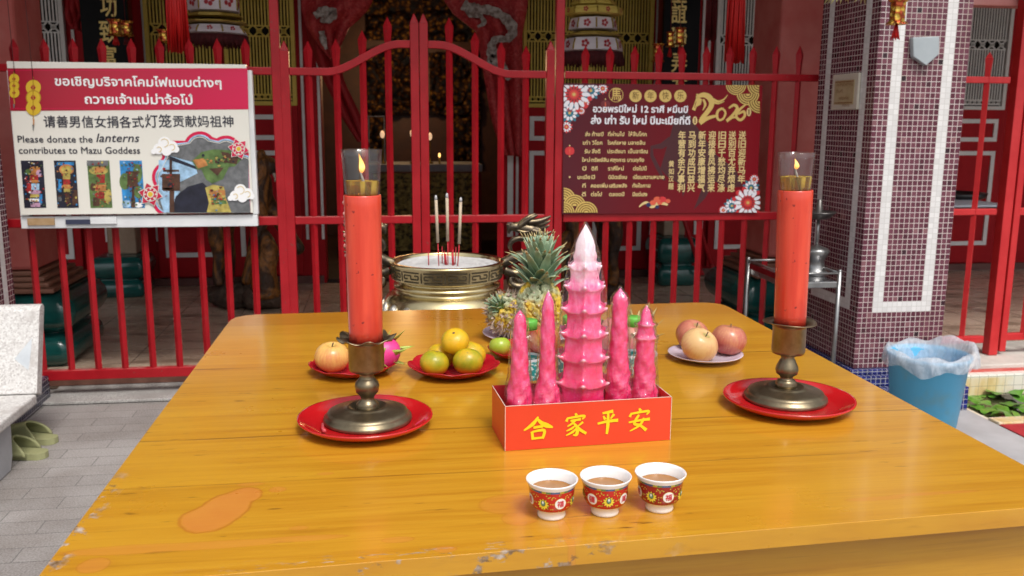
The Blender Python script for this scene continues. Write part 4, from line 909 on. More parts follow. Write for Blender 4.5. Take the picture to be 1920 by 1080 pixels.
def tier_lantern(label, px, Y, tiers, seed):
    P = at(px, 40, Y); k_ = ppm(P); O = (P.x, Y, at(px, 40, Y).z); t = thing('tier_lantern', label, 'lantern', O)
    zt0 = None
    for (ya, yb, ra, rb, mt, band) in tiers:
        za, zb4 = at(px, ya, Y).z, at(px, yb, Y).z; g = MB(O); ra_, rb_ = ra/k_, rb/k_; n = 8
        nm = {0: 'drum', 1: 'gilt_tier', 2: 'fringe'}[band]
        if band == 2:
            for i in range(220):
                a = 2*pi*i/220; r_ = rb_*(1+.03*sin(i*7.3)); g.tube([(P.x+ra_*cos(a), Y+ra_*sin(a), za), (P.x+r_*cos(a), Y+r_*sin(a), zb4+.012*sin(i*3.7))], .004, 4)
            g.build(nm, fringe_m, t); continue
        rot = seed*.3+pi/8
        prof = [(rb_*.86, zb4), (rb_, zb4+.006), (rb_, zb4+.012), ((ra_+rb_)/2*1.02, (za+zb4)/2), (ra_, za-.012), (ra_, za-.006), (ra_*.86, za)]
        vs = []
        for r_, z in prof:
            for k in range(n): a = rot+2*pi*k/n; vs.append((P.x+r_*cos(a), Y+r_*sin(a), z))
        fs = [(i*n+k, i*n+(k+1) % n, (i+1)*n+(k+1) % n, (i+1)*n+k) for i in range(len(prof)-1) for k in range(n)]
        g.add(vs, fs+[tuple(range(n-1, -1, -1)), tuple((len(prof)-1)*n+k for k in range(n))], 0)
        if band == 0:
            for k in range(n):         # gilt ribs and a printed round emblem per panel
                a = rot+2*pi*k/n; g.tube([(P.x+(rb_+.003)*cos(a), Y+(rb_+.003)*sin(a), zb4+.01), (P.x+((ra_+rb_)/2*1.02+.003)*cos(a), Y+((ra_+rb_)/2*1.02+.003)*sin(a), (za+zb4)/2), (P.x+(ra_+.003)*cos(a), Y+(ra_+.003)*sin(a), za-.01)], .005, 5, 1)
                am = rot+2*pi*(k+.5)/n; rm = (ra_+rb_)/2*1.02*cos(pi/n)+.004; N_ = Vector((cos(am), sin(am), 0)); T_ = Vector((-sin(am), cos(am), 0)); C_ = Vector((P.x, Y, (za+zb4)/2))+N_*rm
                h = (za-zb4)*.33; wq = min(h, rm*.24)
                for j in range(5):
                    a1 = j*2*pi/5; c_ = C_+T_*wq*.6*cos(a1)+Vector((0, 0, h*.6*sin(a1))); g.add([c_+T_*wq*.36*cos(q*pi/4)+Vector((0, 0, h*.36*sin(q*pi/4))) for q in range(8)], [tuple(range(8))], 2)
        g.build(nm, [{'w': lan_white, 'y': lan_yel, 'g': lan_gold}[mt], lan_gold, lan_red], t)
    g = MB(O); g.tube([(P.x, Y, at(px, tiers[0][0], Y).z), (P.x, Y, 3.31)], .006, 6); g.build('cord', dsilk, t)
    return t
tier_lantern('white and gold tiered cloth lantern hanging above the donation sign', 402, 5.7, [(-70, -20, 40, 58, 'w', 0), (-16, 24, 46, 48, 'w', 0), (26, 35, 50, 54, 'g', 1), (37, 46, 34, 62, 'g', 1), (48, 66, 52, 60, 'w', 0), (67, 84, 58, 60, 'g', 2)], 0)
tier_lantern('white and gold tiered cloth lantern hanging above the new year poster', 1112, 5.7, [(-60, -12, 40, 44, 'y', 0), (-10, 12, 28, 42, 'y', 0), (14, 30, 54, 56, 'y', 0), (34, 58, 42, 46, 'w', 0), (60, 70, 40, 56, 'g', 1), (72, 98, 52, 58, 'w', 0), (99, 120, 56, 58, 'g', 2)], 1)
foil = NT('gold_foil', rough=.24, metal=.85); _c = foil.voro(foil.co(), 46)
foil.set(Base_Color=foil.ramp(_c, [(.15, (.75, .52, .12)), (.45, (.62, .36, .05)), (.6, (.42, .08, .03))])); foil.bump(_c, .7, .006); foil = foil.m
def foil_lantern(label, px, py, Y, rpx, hpx, group, bright_=True):
    P = at(px, py, Y); k_ = ppm(P); R_, H = rpx/k_, hpx/k_; O = (P.x, Y, P.z); t = thing('foil_lantern', label, 'lantern', O, group=group)
    g = MB(O); g.lathe([(R_*.9, P.z-H*.5), (R_*1.02, P.z-H*.45), (R_*1.02, P.z+H*.45), (R_*.9, P.z+H*.5)], (P.x, Y, 0), 8, smooth=False); g.build('body', foil, t)
    for zz, nm in ((-H*.5, 'lower_rim'), (H*.5, 'upper_rim')):
        g = MB(O); g.lathe([(R_*1.0, P.z+zz-R_*.12), (R_*1.32, P.z+zz-R_*.28*(1 if zz < 0 else -1)), (R_*1.0, P.z+zz+R_*.12)], (P.x, Y, 0), 24, rad=lambda a, i: 1+.12*abs(sin(4*a)), smooth=False); g.build(nm, foil, t)
    g = MB(O); r2 = random.Random(int(px))
    for i in range(26):
        a = r2.random()*2*pi; q = r2.random()*R_*.7; g.tube([(P.x+.2*q*cos(a), Y+.2*q*sin(a), P.z-H*.56), (P.x+q*cos(a), Y+q*sin(a), P.z-H*.56-H*r2.uniform(.85, 1.0)*.8)], R_*.07, 4)
    g.build('tassel', silk if bright_ else dsilk, t)
    g = MB(O); g.tube([(P.x, Y, P.z+H*.5), (P.x, Y, 3.31)], .0022, 5); g.build('string', dsilk, t)
    return t
GL_ = 'small gold foil lanterns'
foil_lantern('small gold foil lantern with red tassel hanging in front of the mosaic pillar', 1683, 22, 3.62, 14, 38, GL_)
foil_lantern('gold foil lantern with red tassel overlapping the lower character of the left black plaque', 215, 52, 5.2, 10, 24, GL_)
foil_lantern('darker gold foil lantern right beside the one on the left black plaque', 236, 54, 5.6, 10, 22, GL_, False)
foil_lantern('left lantern of the gold foil pair in front of the right black plaque', 1257, 74, 5.3, 6.5, 24, GL_)
foil_lantern('right lantern of the gold foil pair in front of the right black plaque', 1275, 68, 5.2, 8, 26, GL_)
foil_lantern('gold foil lantern half hidden by a fence spear beside the right black plaque', 1234, 99, 5.3, 9, 28, GL_)
foil_lantern('dark gold foil lantern beside the big red tassel at the left gold grille', 306, 68, 5.5, 9, 20, GL_, False)
g = MB(at(1590, 0, 3.7))
r2 = random.Random(4)
for k in range(26):
    a = at(r2.uniform(1555, 1622), -14, 3.7); b = a+Vector((r2.uniform(-.03, .03), r2.uniform(-.02, .02), -r2.uniform(.02, .05))); g.tube([a, (a+b)/2+Vector((.005, 0, 0)), b], [.003, .004, .001], 5, flat=.4)
g.tube([at(1545, -14, 3.7), at(1590, -12, 3.7), at(1630, -14, 3.7), at(1630, -14, 3.7)+Vector((0, 0, .4))], .004, 6)
tag(g.build('garland', pm('tinsel_gold', (.45, .40, .12), (.6, .55, .25), 40, .35, metal=.6)), 'strand of gold tinsel leaves hanging at the top left of the mosaic pillar', 'garland')

# things fixed on the mosaic pillar
g = MB((2.38, 3.85, 1.6)); Yp = 3.8595
pts = [(1712, 70), (1762, 68), (1761, 102), (1737, 123), (1713, 106)]
g.prism([at(x, y, Yp-.03) for x, y in pts], (0, .0295, 0)); bx = g
o = g.build('wall_box', pm('grey_plastic_box', (.30, .34, .36), (.36, .40, .42), 8, .45), bevel=.004); tag(o, 'grey shield shaped plastic box on the front of the mosaic pillar', 'box')
g = MB(o.location); p = at(1738, 88, Yp-.0301); g.lathe([(.003, 0), (.002, .001)], (0, 0, 0), 12); g.v = [tuple(Vector((p.x, p.y, p.z))-o.location+Vector((v[0], -v[2], v[1]))) for v in g.v]; g.build('screw_hole', darkback, o)
XL = 2.205
qs = [(1567, 142), (1614, 136), (1611, 203), (1564, 206)]
A = [atx(x, y, XL) for x, y in qs]; yA, yB = max(p.y for p in A), min(p.y for p in A); zA, zB = min(p.z for p in A), max(p.z for p in A)
O = (XL, (yA+yB)/2, zA); t = thing('name_plaque', 'small brass inscription plaque on the left face of the mosaic pillar', 'plaque', O)
g = MB(O); g.box((XL-.014, yB, zA), (XL-.0005, yA, zB)); g.build('marble', pm('plaque_marble', (.50, .46, .38), (.58, .54, .46), 9, .4), t, bevel=.003)
g = MB(O); g.box((XL-.017, yB+.03, zA+.025), (XL-.0142, yA-.03, zB-.03)); brass_pl = pm('plaque_brass', (.40, .32, .18), (.48, .40, .25), 12, .45, metal=.2)
def plaque_lines(g):
    for k, (a, b) in enumerate(((.08, .95), (.08, .42), (.25, .8), (.45, .85))):
        z = zB-.055-.032*k; vs, fs, (lo, hi) = text_mesh('ขอเชิญร่วมทำบุญ' if k != 1 else 'วันที่'); Ly = yA-yB-.07; y0 = yA-.035-a*Ly; wd = (b-a)*Ly
        g.add([(XL-.0175, y0-(x-lo)/(hi-lo)*wd, z+y_*.02) for x, y_ in vs], fs, 1)
    for z in (zA+.032, zB-.037): g.box((XL-.0178, yB+.036, z-.002), (XL-.0171, yA-.036, z+.002), 1)
plaque_lines(g); g.build('brass_plate', [brass_pl, pm('plaque_letter', (.22, .1, .03), None, 8, .5)], t)

# ================================================================== TABLE
TO = Vector((.278, 1.6775, 0))
def mat_wood(top=True):
    m = NT('varnished_wood' if top else 'varnished_wood_apron', rough=.3, coat=.5)
    m.b.inputs['Coat Roughness'].default_value = .10
    v = m.co(); x, y, z = m.xyz(v)
    g1 = m.noise(m.co((1.1, 26, 8) if top else (1.1, 8, 26)), 2.0, 7, .62, .35)
    g2 = m.noise(m.co((3.5, 120, 40) if top else (3.5, 40, 120)), 2.0, 4, .6)
    blotch = m.noise(m.co((.7, 1.5, 1)), 3.0, 4, .6)
    c = m.ramp(g1, [(.25, (.36, .145, .008)), (.42, (.475, .215, .012)), (.60, (.545, .27, .018)), (.8, (.42, .175, .010))])
    c = m.mix(m.ma('MULTIPLY', m.step(blotch, .42, .68), .45), c, (.565, .30, .022))
    c = m.mix(m.ma('MULTIPLY', m.step(g2, .56, .72), .30), c, (.30, .125, .012))
    if top:
        wob = m.ma('MULTIPLY', m.ma('SUBTRACT', m.noise(m.co((1.2, .2, .2)), 2, 2), .5), .02)
        yw = m.ma('ADD', y, wob)
        seams = [-.452, -.262, -.03, .158, .385, .55]
        # each plank its own tone
        pid = 0
        for s_ in seams: pid = m.ma('ADD', m.ma('GREATER_THAN', yw, s_), pid)
        wn = m.n('ShaderNodeTexWhiteNoise'); wn.noise_dimensions = '1D'; m.put(wn.inputs['W'], m.ma('MULTIPLY', pid, 3.7)); tone = wn.outputs['Value']
        c = m.mix(1, c, m.ramp(tone, [(0, (.86, .82, .8)), (1, (1.08, 1.1, 1.1))]), 'MULTIPLY')
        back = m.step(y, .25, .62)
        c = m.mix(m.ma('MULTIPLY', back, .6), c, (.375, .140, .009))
        # seam lines
        sm = None
        for s_, wd, k in zip(seams, (.0016, .0022, .0010, .0022, .001, .001), (.4, .55, .2, .7, .2, .15)):
            l = m.ma('MULTIPLY', m.step(m.ma('ABSOLUTE', m.ma('SUBTRACT', yw, s_)), wd*1.8, wd*.4), k)
            l = m.ma('MULTIPLY', l, m.step(m.noise(m.co((3, .5, 1), (s_*9, 0, 0)), 1.6, 3), .3, .5))
            sm = l if sm is None else m.ma('MAXIMUM', sm, l)
        # dark flecks and knots along the grain
        fl = m.step(m.noise(m.co((16, 95, 1)), 1.0, 3, .55), .64, .73)
        fl2 = m.step(m.noise(m.co((6, 48, 1), (3.1, 0, 0)), 1.0, 4, .6), .69, .80)
        patch = m.step(m.noise(m.co((1.6, 3, 1), (5, 0, 0)), 1.6, 3), .42, .62)
        fl = m.ma('MULTIPLY', m.ma('MAXIMUM', fl, m.ma('MULTIPLY', fl2, .7)), patch)
        c = m.mix(m.ma('MULTIPLY', m.ma('MAXIMUM', sm, m.ma('MULTIPLY', fl, .8)), 1.0), c, (.085, .030, .006))
        kn = m.step(m.voro(m.co((1, 1.6, 0)), 4.6), .022, .012)
        c = m.mix(m.ma('MULTIPLY', kn, .85), c, (.05, .016, .004))
        # worn orange patches
        def stain(pts, soft=.12, wob=.35):
            d = None
            for (px, py, rx, ry) in pts:
                p = atz(px, py, TH); k_ = ppm(p)
                a = m.ma('DIVIDE', m.ma('SUBTRACT', x, p.x-TO.x), rx/k_); b = m.ma('DIVIDE', m.ma('SUBTRACT', y, p.y-TO.y), ry)
                q = m.ma('SQRT', m.ma('ADD', m.ma('MULTIPLY', a, a), m.ma('MULTIPLY', b, b))); d = q if d is None else m.n_smin(d, q)
            d = m.ma('ADD', d, m.ma('MULTIPLY', m.ma('SUBTRACT', m.noise(v, 26, 4), .5), wob)); return d
        m.n_smin = lambda a, b: m.ma('SMOOTH_MIN', a, b, .35)
        for pts, ka in (([(390, 972, 52, .042), (425, 950, 46, .044), (460, 928, 32, .026)], .8), ([(955, 945, 60, .030), (1020, 948, 60, .020), (975, 972, 34, .020)], .4), ([(1062, 1000, 10, .05)], .4), ([(250, 1030, 130, .012), (400, 1022, 130, .011), (560, 1010, 90, .008)], .42), ([(520, 918, 16, .010)], .5), ([(470, 908, 26, .006)], .4), ([(175, 1060, 30, .018)], .5), ([(560, 990, 18, .006)], .4), ([(745, 1012, 30, .008)], .4), ([(610, 888, 15, .005)], .4), ([(835, 1030, 22, .008)], .5), ([(1180, 1000, 40, .006)], .25), ([(1640, 935, 60, .006), (1750, 925, 90, .005)], .4), ([(860, 640, 55, .05)], .18)):
            d = stain(pts); mk = m.ma('MULTIPLY', m.step(d, 1.08, .80), ka)
            rim = m.ma('MULTIPLY', m.ma('MULTIPLY', m.step(d, 1.08, .98), m.step(d, .88, .98)), ka*.6)
            c = m.mix(mk, c, m.mix(m.noise(v, 22, 4), (.52, .155, .03), (.61, .25, .045))); c = m.mix(rim, c, (.36, .085, .01))
        # chipped varnish along the front and left edges
        fe = m.ma('ADD', m.ma('SUBTRACT', y, -.6925), m.ma('MULTIPLY', m.ma('SUBTRACT', x, 0), -.041))
        edge = m.ma('MULTIPLY', m.step(fe, .034, .010), m.step(m.ma('ABSOLUTE', m.ma('ADD', x, .22)), .36, .10))
        ew = m.ma('MULTIPLY', edge, m.step(m.noise(m.co((24, 130, 40)), 1.0, 6, .7), .55, .62))
        le = m.step(m.ma('ADD', x, .662), .03, .008); le = m.ma('MULTIPLY', le, m.step(y, -.36, -.44))
        lw = m.ma('MULTIPLY', le, m.step(m.noise(m.co((40, 34, 20), (1.3, 0, 0)), 1.0, 4, .6), .52, .60))
        wr = m.ma('MULTIPLY', m.ma('MAXIMUM', ew, lw), .8)
        c = m.mix(wr, c, m.ramp(m.noise(v, 70, 3), [(.38, (.07, .05, .035)), (.52, (.22, .19, .17)), (.68, (.48, .44, .41))]))
        m.set(Base_Color=c, Roughness=m.ma('ADD', m.ma('MULTIPLY_ADD', m.noise(v, 5, 5), .22, .20), m.ma('MULTIPLY', wr, .3)))
        m.bump(m.ma('ADD', m.ma('MULTIPLY', g2, .3), m.ma('MULTIPLY', m.ma('ADD', sm, wr), -1.0)), .12, .003)
        m.set(Coat_Weight=m.ma('MULTIPLY_ADD', wr, -.5, .5))
    else:
        m.set(Base_Color=c); m.bump(g2, .05, .003)
    return m.m
wood_top, wood_side = mat_wood(True), mat_wood(False)
table = thing('offering_altar_table', 'large yellow varnished wooden table with worn edges in the foreground', 'table', TO)
def rounded(pts, rads, n=6):
    P = []; L = len(pts)
    for i, p in enumerate(pts):
        p = Vector((*p, 0)); a = Vector((*pts[i-1], 0)); b = Vector((*pts[(i+1) % L], 0)); u, w_ = (a-p).normalized(), (b-p).normalized(); r = rads[i]
        for k in range(n+1):
            t = k/n; q0, q1 = p+u*r, p+w_*r; P.append(q0*(1-t)**2+p*2*t*(1-t)+q1*t*t)
    return P
out = rounded([(-.384, .958), (.939, 1.012), (.939, 2.378), (-.381, 2.362)], [.02, .03, .07, .075])
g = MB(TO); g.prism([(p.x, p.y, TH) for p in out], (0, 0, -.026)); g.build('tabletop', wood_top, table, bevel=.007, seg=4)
ang = atan2(.054, 1.323); R_ = RZ(ang)
def ap(name, a, b, R=None):
    g = MB(TO); g.box(a, b, 0, R); return g.build(name, wood_side, table, bevel=.003)
ap('apron', (-.34, 1.035, .66), (.89, 1.06, .8235), R_); ap('apron', (-.34, 2.31, .66), (.89, 2.33, .8235)); ap('apron', (-.345, 1.08, .66), (-.325, 2.30, .8235)); ap('apron', (.88, 1.10, .66), (.90, 2.30, .8235))
for x, y in ((-.335, 1.05), (.89, 1.10), (-.335, 2.32), (.89, 2.32)):
    g = MB(TO); g.box((x-.032, y-.032, .001), (x+.032, y+.032, .8232)); g.build('leg', wood_side, table, bevel=.004)

# ================================================================== CANDLES
plastic_red = NT('red_plastic', rough=.22, coat=.6); _v = plastic_red.co()
plastic_red.set(Base_Color=plastic_red.ramp(plastic_red.noise(_v, 14, 5), [(.35, (.44, .007, .010)), (.7, (.52, .012, .015))]), Roughness=plastic_red.ma('MULTIPLY_ADD', plastic_red.noise(_v, 40, 4), .14, .04)); plastic_red = plastic_red.m
def red_plate(label, P, r):
    t = thing('saucer_plate', label, 'plate', P, group='plain red plates under the candlesticks')
    g = MB(P); g.lathe([(r*.70, 0), (r*.74, .002), (r*.9, .009), (r*1.0, .0175), (r*1.0, .0200), (r*.97, .0198), (r*.88, .0125), (r*.76, .0068), (r*.70, .0055), (.001, .0055)], P, 72, cap1=False)
    g.build('plate', plastic_red, t); return t
m = NT('aged_bronze', rough=.34, metal=.92); _v = m.co(); _n = m.noise(_v, 24, 6, .65)
_pat = m.step(m.noise(m.co((1, 1, .6)), 9, 5), .52, .72)
m.set(Base_Color=m.mix(m.ma('MULTIPLY', _pat, .6), m.ramp(_n, [(.3, (.16, .125, .075)), (.6, (.27, .22, .14)), (.8, (.37, .315, .21))]), (.10, .085, .055)), Roughness=m.ma('MULTIPLY_ADD', _n, .3, .2)); m.bump(m.noise(_v, 120, 3), .12, .001); bronze = m.m
m = NT('red_wax_tube', rough=.3, coat=.5, sss=.05); _v = m.co()
_s = m.noise(m.co((60, 60, 4)), 1, 4); _b = m.noise(m.co((1, 1, .5)), 16, 4)
_sp = m.step(m.noise(_v, 95, 2, .4), .715, .75); _low = m.step(m.xyz(_v)[2], .03, .0)
_c = m.mix(m.ma('MULTIPLY', m.step(_b, .45, .7), .6), m.ramp(_s, [(.3, (.54, .034, .015)), (.7, (.69, .078, .036))]), (.42, .018, .010))
m.set(Base_Color=m.mix(m.ma('MULTIPLY', m.ma('MAXIMUM', _sp, m.ma('MULTIPLY', m.step(m.noise(_v, 70, 3), .56, .66), _low)), .8), _c, (.16, .01, .01)), Roughness=m.ma('MULTIPLY_ADD', _b, .2, .22)); m.bump(_s, .05, .002); wax = m.m
glass = clear('lamp_glass', (.95, .955, .96), 1.2, .03)
m = NT('lamp_oil'); _t = m.n('ShaderNodeBsdfTransparent'); _t.inputs[0].default_value = (.82, .58, .14, 1); _r = m.n('ShaderNodeBsdfRefraction'); _r.inputs[0].default_value = (.95, .68, .16, 1); _r.inputs['IOR'].default_value = 1.2; _d = m.n('ShaderNodeBsdfDiffuse'); _d.inputs[0].default_value = (.85, .56, .07, 1)
_st = m.step(m.noise(m.co((70, 70, 4)), 1, 2), .42, .62); _x1 = m.n('ShaderNodeMixShader'); m.put(_x1.inputs[0], .5); m.t.links.new(_t.outputs[0], _x1.inputs[1]); m.t.links.new(_r.outputs[0], _x1.inputs[2]); _x2 = m.n('ShaderNodeMixShader'); m.put(_x2.inputs[0], m.ma('MULTIPLY_ADD', _st, .42, .10)); m.t.links.new(_x1.outputs[0], _x2.inputs[1]); m.t.links.new(_d.outputs[0], _x2.inputs[2]); m.t.links.new(_x2.outputs[0], m.out.inputs[0]); oil = m.m  # upright yellow streaks mixed in as the bright bars refracted by the oil
wick_m = pm('wick', (.30, .25, .2), (.45, .4, .36), 90, .9)
m = NT('flame', (1, .5, .1)); _z = m.xyz(m.co())[2]
m.set(Emission_Color=m.ramp(m.ma('MULTIPLY', _z, 33), [(.0, (1, .30, .04)), (.35, (1, .62, .18)), (.6, (1, .55, .12)), (1, (1, .25, .02))]), Emission_Strength=m.ramp(m.ma('MULTIPLY', _z, 33), [(.0, .5), (.35, 1), (1, .45)])); 
_es = m.ma('MULTIPLY', m.b.inputs['Emission Strength'].links[0].from_socket, 1.35); m.put(m.b.inputs['Emission Strength'], _es); flame_m = m.m
def candle_set(side, cx, cy, zs, scallop, plate_px, plate_r, flame_dx, lean):
    """zs: heights of base top, collar, neck, bulb, neck, cup foot, cup top, pan, tube top, oil, glass rim"""
    Pp = atz(*plate_px, TH); red_plate(f'round red plastic plate under the {side} bronze candlestick', Pp+Vector((0, 0, .0012)), plate_r)
    z0 = TH+.0012+.0056; O = Vector((cx, cy, z0)); t = thing('candlestick', f'{side} bronze candlestick with bulbed stem' + (' and scalloped drip pan' if scallop else ' and plain round drip pan'), 'candlestick', O, group='bronze candlesticks')
    c = (cx, cy, z0); q = zs
    g = MB(O); g.lathe([(.072, 0), (.0735, .003), (.0725, .008), (.0685, .0095), (.0675, .013), (.0655, .0165), (.060, .0185), (.050, .0205), (.041, .0225), (.0365, .0235), (.0355, .0245), (.029, .0265), (.022, q[0]-z0-.0035), (.0185, q[0]-z0)], c, 64, cap1=True); g.build('base', bronze, t)
    a, b, d, e, f = [k-z0 for k in q[0:5]]
    g = MB(O); g.lathe([(.0188, a+.0002), (.0192, a+.006), (.0180, a+.008), (.0185, a+.010), (.0145, a+.014), (.0105, b), (.0120, b+.005), (.0185, (b+d)/2+.002), (.0203, d+.002), (.0190, d+.008), (.0135, e-.004), (.0112, e), (.0120, e+.002), (.0112, e+.0035), (.0165, f-.002), (.0170, f)], c, 40, cap0=True); g.build('stem', bronze, t)
    cp, pn = q[5]-z0, q[6]-z0
    fl = (lambda tt, i: 1+(.07*sin(8*tt)+.03*sin(3*tt+1) if i in (5, 6) else .02*sin(8*tt) if i in (4, 7) else 0)) if scallop else (lambda tt, i: 1+(.012*sin(3*tt) if i in (5, 6) else 0))
    dzf = (lambda tt, i: .0032*sin(8*tt+.6)+.001*sin(3*tt) if i in (5, 6) else 0) if scallop else (lambda tt, i: .0015*sin(2*tt) if i in (5, 6) else 0)
    g = MB(O); g.lathe([(.018, f+.0002), (.0275, f+.002), (.0292, f+.007), (.0290, pn-.008), (.0325, pn-.003), (.0465, pn+.0012), (.0463, pn+.0025), (.0320, pn-.0012), (.0290, pn-.004), (.0280, pn-.010), (.001, pn-.010)], c, 80, rad=fl, dz=dzf, cap1=False); g.build('cup', bronze, t)
    # the tube
    zb = q[6]-.0098; T = Vector((cx, cy, zb)); tt = thing('red_candle', f'tall red wax tube candle standing in the {side} candlestick', 'candle', T, group='tall red candles')
    h = q[7]-zb; g = MB(T)
    R0, R1 = .0275, .0298
    rows = [(R0, 0)]+[(R0+(R1-R0)*k/10, h*k/10) for k in range(1, 10)]+[(R1, h-.002), (R1-.0008, h), (R1-.0022, h), (R1-.003, h-.010), (.001, h-.0102)]
    g.lathe(rows, T, 56, cap1=False); g.build('tube', wax, tt)
    g = MB(T)
    for k in range(6): a_ = pi+.25*sin(k*2.3); z_ = h*(.95-.07*k); g.ball((T.x+(R0+(R1-R0)*.9)*cos(a_), T.y+(R1)*sin(a_)*1.0, T.z+z_), .0022, 5, sc=(1, 1, 1.5))
    if scallop: g.build('wax_drip', pm('pale_wax', (.55, .25, .22), None, 30, .4), tt)
    tt.rotation_euler = (0, lean, 0)
    # oil lamp glass
    zg = q[7]-.0098; G = Vector((cx+sin(lean)*(zg-zb), cy, zg)); gt = thing('oil_lamp_glass', f'clear glass of yellow oil with a burning wick on top of the {side} red candle', 'oil lamp', G, group='lit oil glasses')
    H = q[9]-zg; ho = q[8]-zg; rg = lambda z: .0262+(.0318-.0262)*(z/H)
    flt = lambda a, i: 1+.008*cos(10*a)
    g = MB(G); g.lathe([(rg(0), .0003)]+[(rg(H*k/6), H*k/6) for k in range(1, 7)]+[(rg(H)-.0006, H+.0005), (rg(H)-.0016, H)]+[(rg(H*k/6)-.0022, H*k/6) for k in range(5, 0, -1)]+[(.0235, .0045), (.001, .004)], G, 60, rad=flt, cap1=False); g.build('glass', glass, gt)
    g = MB(G); g.lathe([(.0225, .006), (rg(ho*.5)-.0026, ho*.5), (rg(ho)-.0026, ho-.0006), (rg(ho)-.0036, ho-.0013), (.001, ho-.0014)], G, 40, rad=lambda a, i: 1+.02*cos(10*a), cap1=False); g.build('oil', oil, gt)
    g = MB(G); wz = ho+.013; wp = [(G.x+.009, G.y, G.z+.007), (G.x+.006, G.y, G.z+ho*.6), (G.x+.001+flame_dx*.3, G.y, G.z+ho+.004), (G.x-.001+flame_dx*.3, G.y, G.z+wz)]; g.tube(smoothpath(wp, 4), [.0030]*6+[.0022]*3+[.0016]*3+[.0012], 8); wk = g.build('wick', wick_m, gt)
    fz = G.z+wz-.002; g = MB((G.x+flame_dx*.3, G.y, fz)); hf = .031 if side == 'left' else .019
    prof = [(.0008, 0), (.0033, .10), (.0047, .24), (.0046, .38), (.0034, .55), (.0020, .75), (.0008, .92), (.0001, 1)]
    vs = []; n = 16
    for r, k in prof:
        sx = .0018*sin(k*4)+flame_dx*k
        for j in range(n): a_ = 2*pi*j/n; vs.append((G.x+flame_dx*.3+sx+r*cos(a_)*(1 if side == 'left' else .9), G.y+r*sin(a_)*.8, fz+hf*k))
    g.add(vs, [(i*n+j, i*n+(j+1) % n, (i+1)*n+(j+1) % n, (i+1)*n+j) for i in range(len(prof)-1) for j in range(n)], 0, True)
    gt.rotation_euler = (0, lean, 0)
    g.build('flame', flame_m, wk, loc=(flame_dx*.3, 0, fz-G.z))
candle_set('left', -.028, 1.457, (.8760, .8945, .9147, .9330, .9412, .9811, .9965, 1.2320, 1.2548, 1.3034), True, (686, 800), .1105, -.002, 0)
candle_set('right', .7165, 1.477, (.8800, .8961, .9105, .9348, .9415, .9850, .9990, 1.2342, 1.2580, 1.2980), False, (1477, 763), .1140, -.0015, -.022)
P = atz(604, 806, TH+.011); g = MB(P); g.tube([P+Vector((0, .018, .004)), P+Vector((.001, 0, .002)), P+Vector((.004, -.014, .0035))], [.0022, .0025, .0028], 8); g.ball(P+Vector((.0042, -.0145, .0035)), .0034, 6)
tag(g.build('incense_stub', pm('pink_stub', (.45, .04, .06), (.55, .08, .09), 60, .6)), 'short pink incense stub lying in the left red plate', 'incense stub')

# ================================================================== PAGODA CANDY SET
CO = Vector((.1816, 1.3026, TH)); CA = atan2(.0149, .2673); CW, CDp, CH = .2677, .112, .0715
carton = thing('candy_carton', 'orange red cardboard tray printed with four yellow Chinese characters, holding pink pagodas', 'carton', CO, CA)
card = pm('carton_orange', (.62, .050, .020), (.68, .060, .026), 6, .35, rv=.06); card_in = pm('carton_inside', (.50, .022, .028), None, 6, .5); card_edge = pm('carton_cut_edge', (.62, .50, .42), None, 40, .8); print_y = pm('carton_print_yellow', (.78, .56, .015), (.82, .62, .02), 20, .35)
def cbox(name, a, b, mats, extra=None):
    g = MB(); g.box(a, b, 0)
    if extra: extra(g)
    return g.build(name, mats, carton)
GLY = {'合': [([(.5, 1), (.32, .70), (.02, .44)], (.06, .15, .05)), ([(.46, .92), (.66, .68), (1.0, .50)], (.08, .13, .20, .05)), ([(.34, .54), (.66, .58)], (.09, .11)), ([(.29, .38), (.33, .02)], (.10, .11)), ([(.3, .36), (.70, .40), (.65, .04)], (.07, .12, .10)), ([(.33, .07), (.66, .09)], (.09, .08))],
 '家': [([(.48, 1), (.54, .90)], (.07, .13)), ([(.14, .84), (.07, .66)], (.06, .12)), ([(.12, .80), (.88, .87), (.80, .72)], (.08, .10, .05)), ([(.26, .68), (.74, .73)], (.08, .10)), ([(.48, .70), (.32, .55), (.12, .44)], (.09, .09, .04)), ([(.40, .58), (.58, .36), (.55, .06), (.38, .05)], (.06, .13, .13, .03)), ([(.48, .46), (.32, .34), (.08, .24)], (.06, .09, .04)), ([(.54, .34), (.36, .18), (.06, .04)], (.06, .10, .04)), ([(.84, .60), (.62, .44)], (.10, .05)), ([(.56, .46), (.72, .26), (1.0, .08)], (.05, .12, .10))],
 '平': [([(.24, .90), (.74, .97)], (.08, .13)), ([(.28, .78), (.38, .62)], (.06, .12)), ([(.78, .84), (.62, .64)], (.12, .05)), ([(.02, .46), (.5, .54), (.98, .56)], (.08, .11, .13)), ([(.50, .93), (.50, .4), (.46, -.02)], (.08, .13, .09))],
 '安': [([(.48, 1), (.55, .88)], (.07, .14)), ([(.14, .82), (.06, .64)], (.06, .12)), ([(.12, .78), (.90, .86), (.82, .70)], (.08, .10, .05)), ([(.48, .72), (.28, .34), (.54, .24), (.84, .0)], (.09, .12, .09, .14)), ([(.72, .56), (.52, .24), (.08, .0)], (.10, .10, .04)), ([(.02, .40), (.5, .46), (.98, .50)], (.07, .09, .12))]}
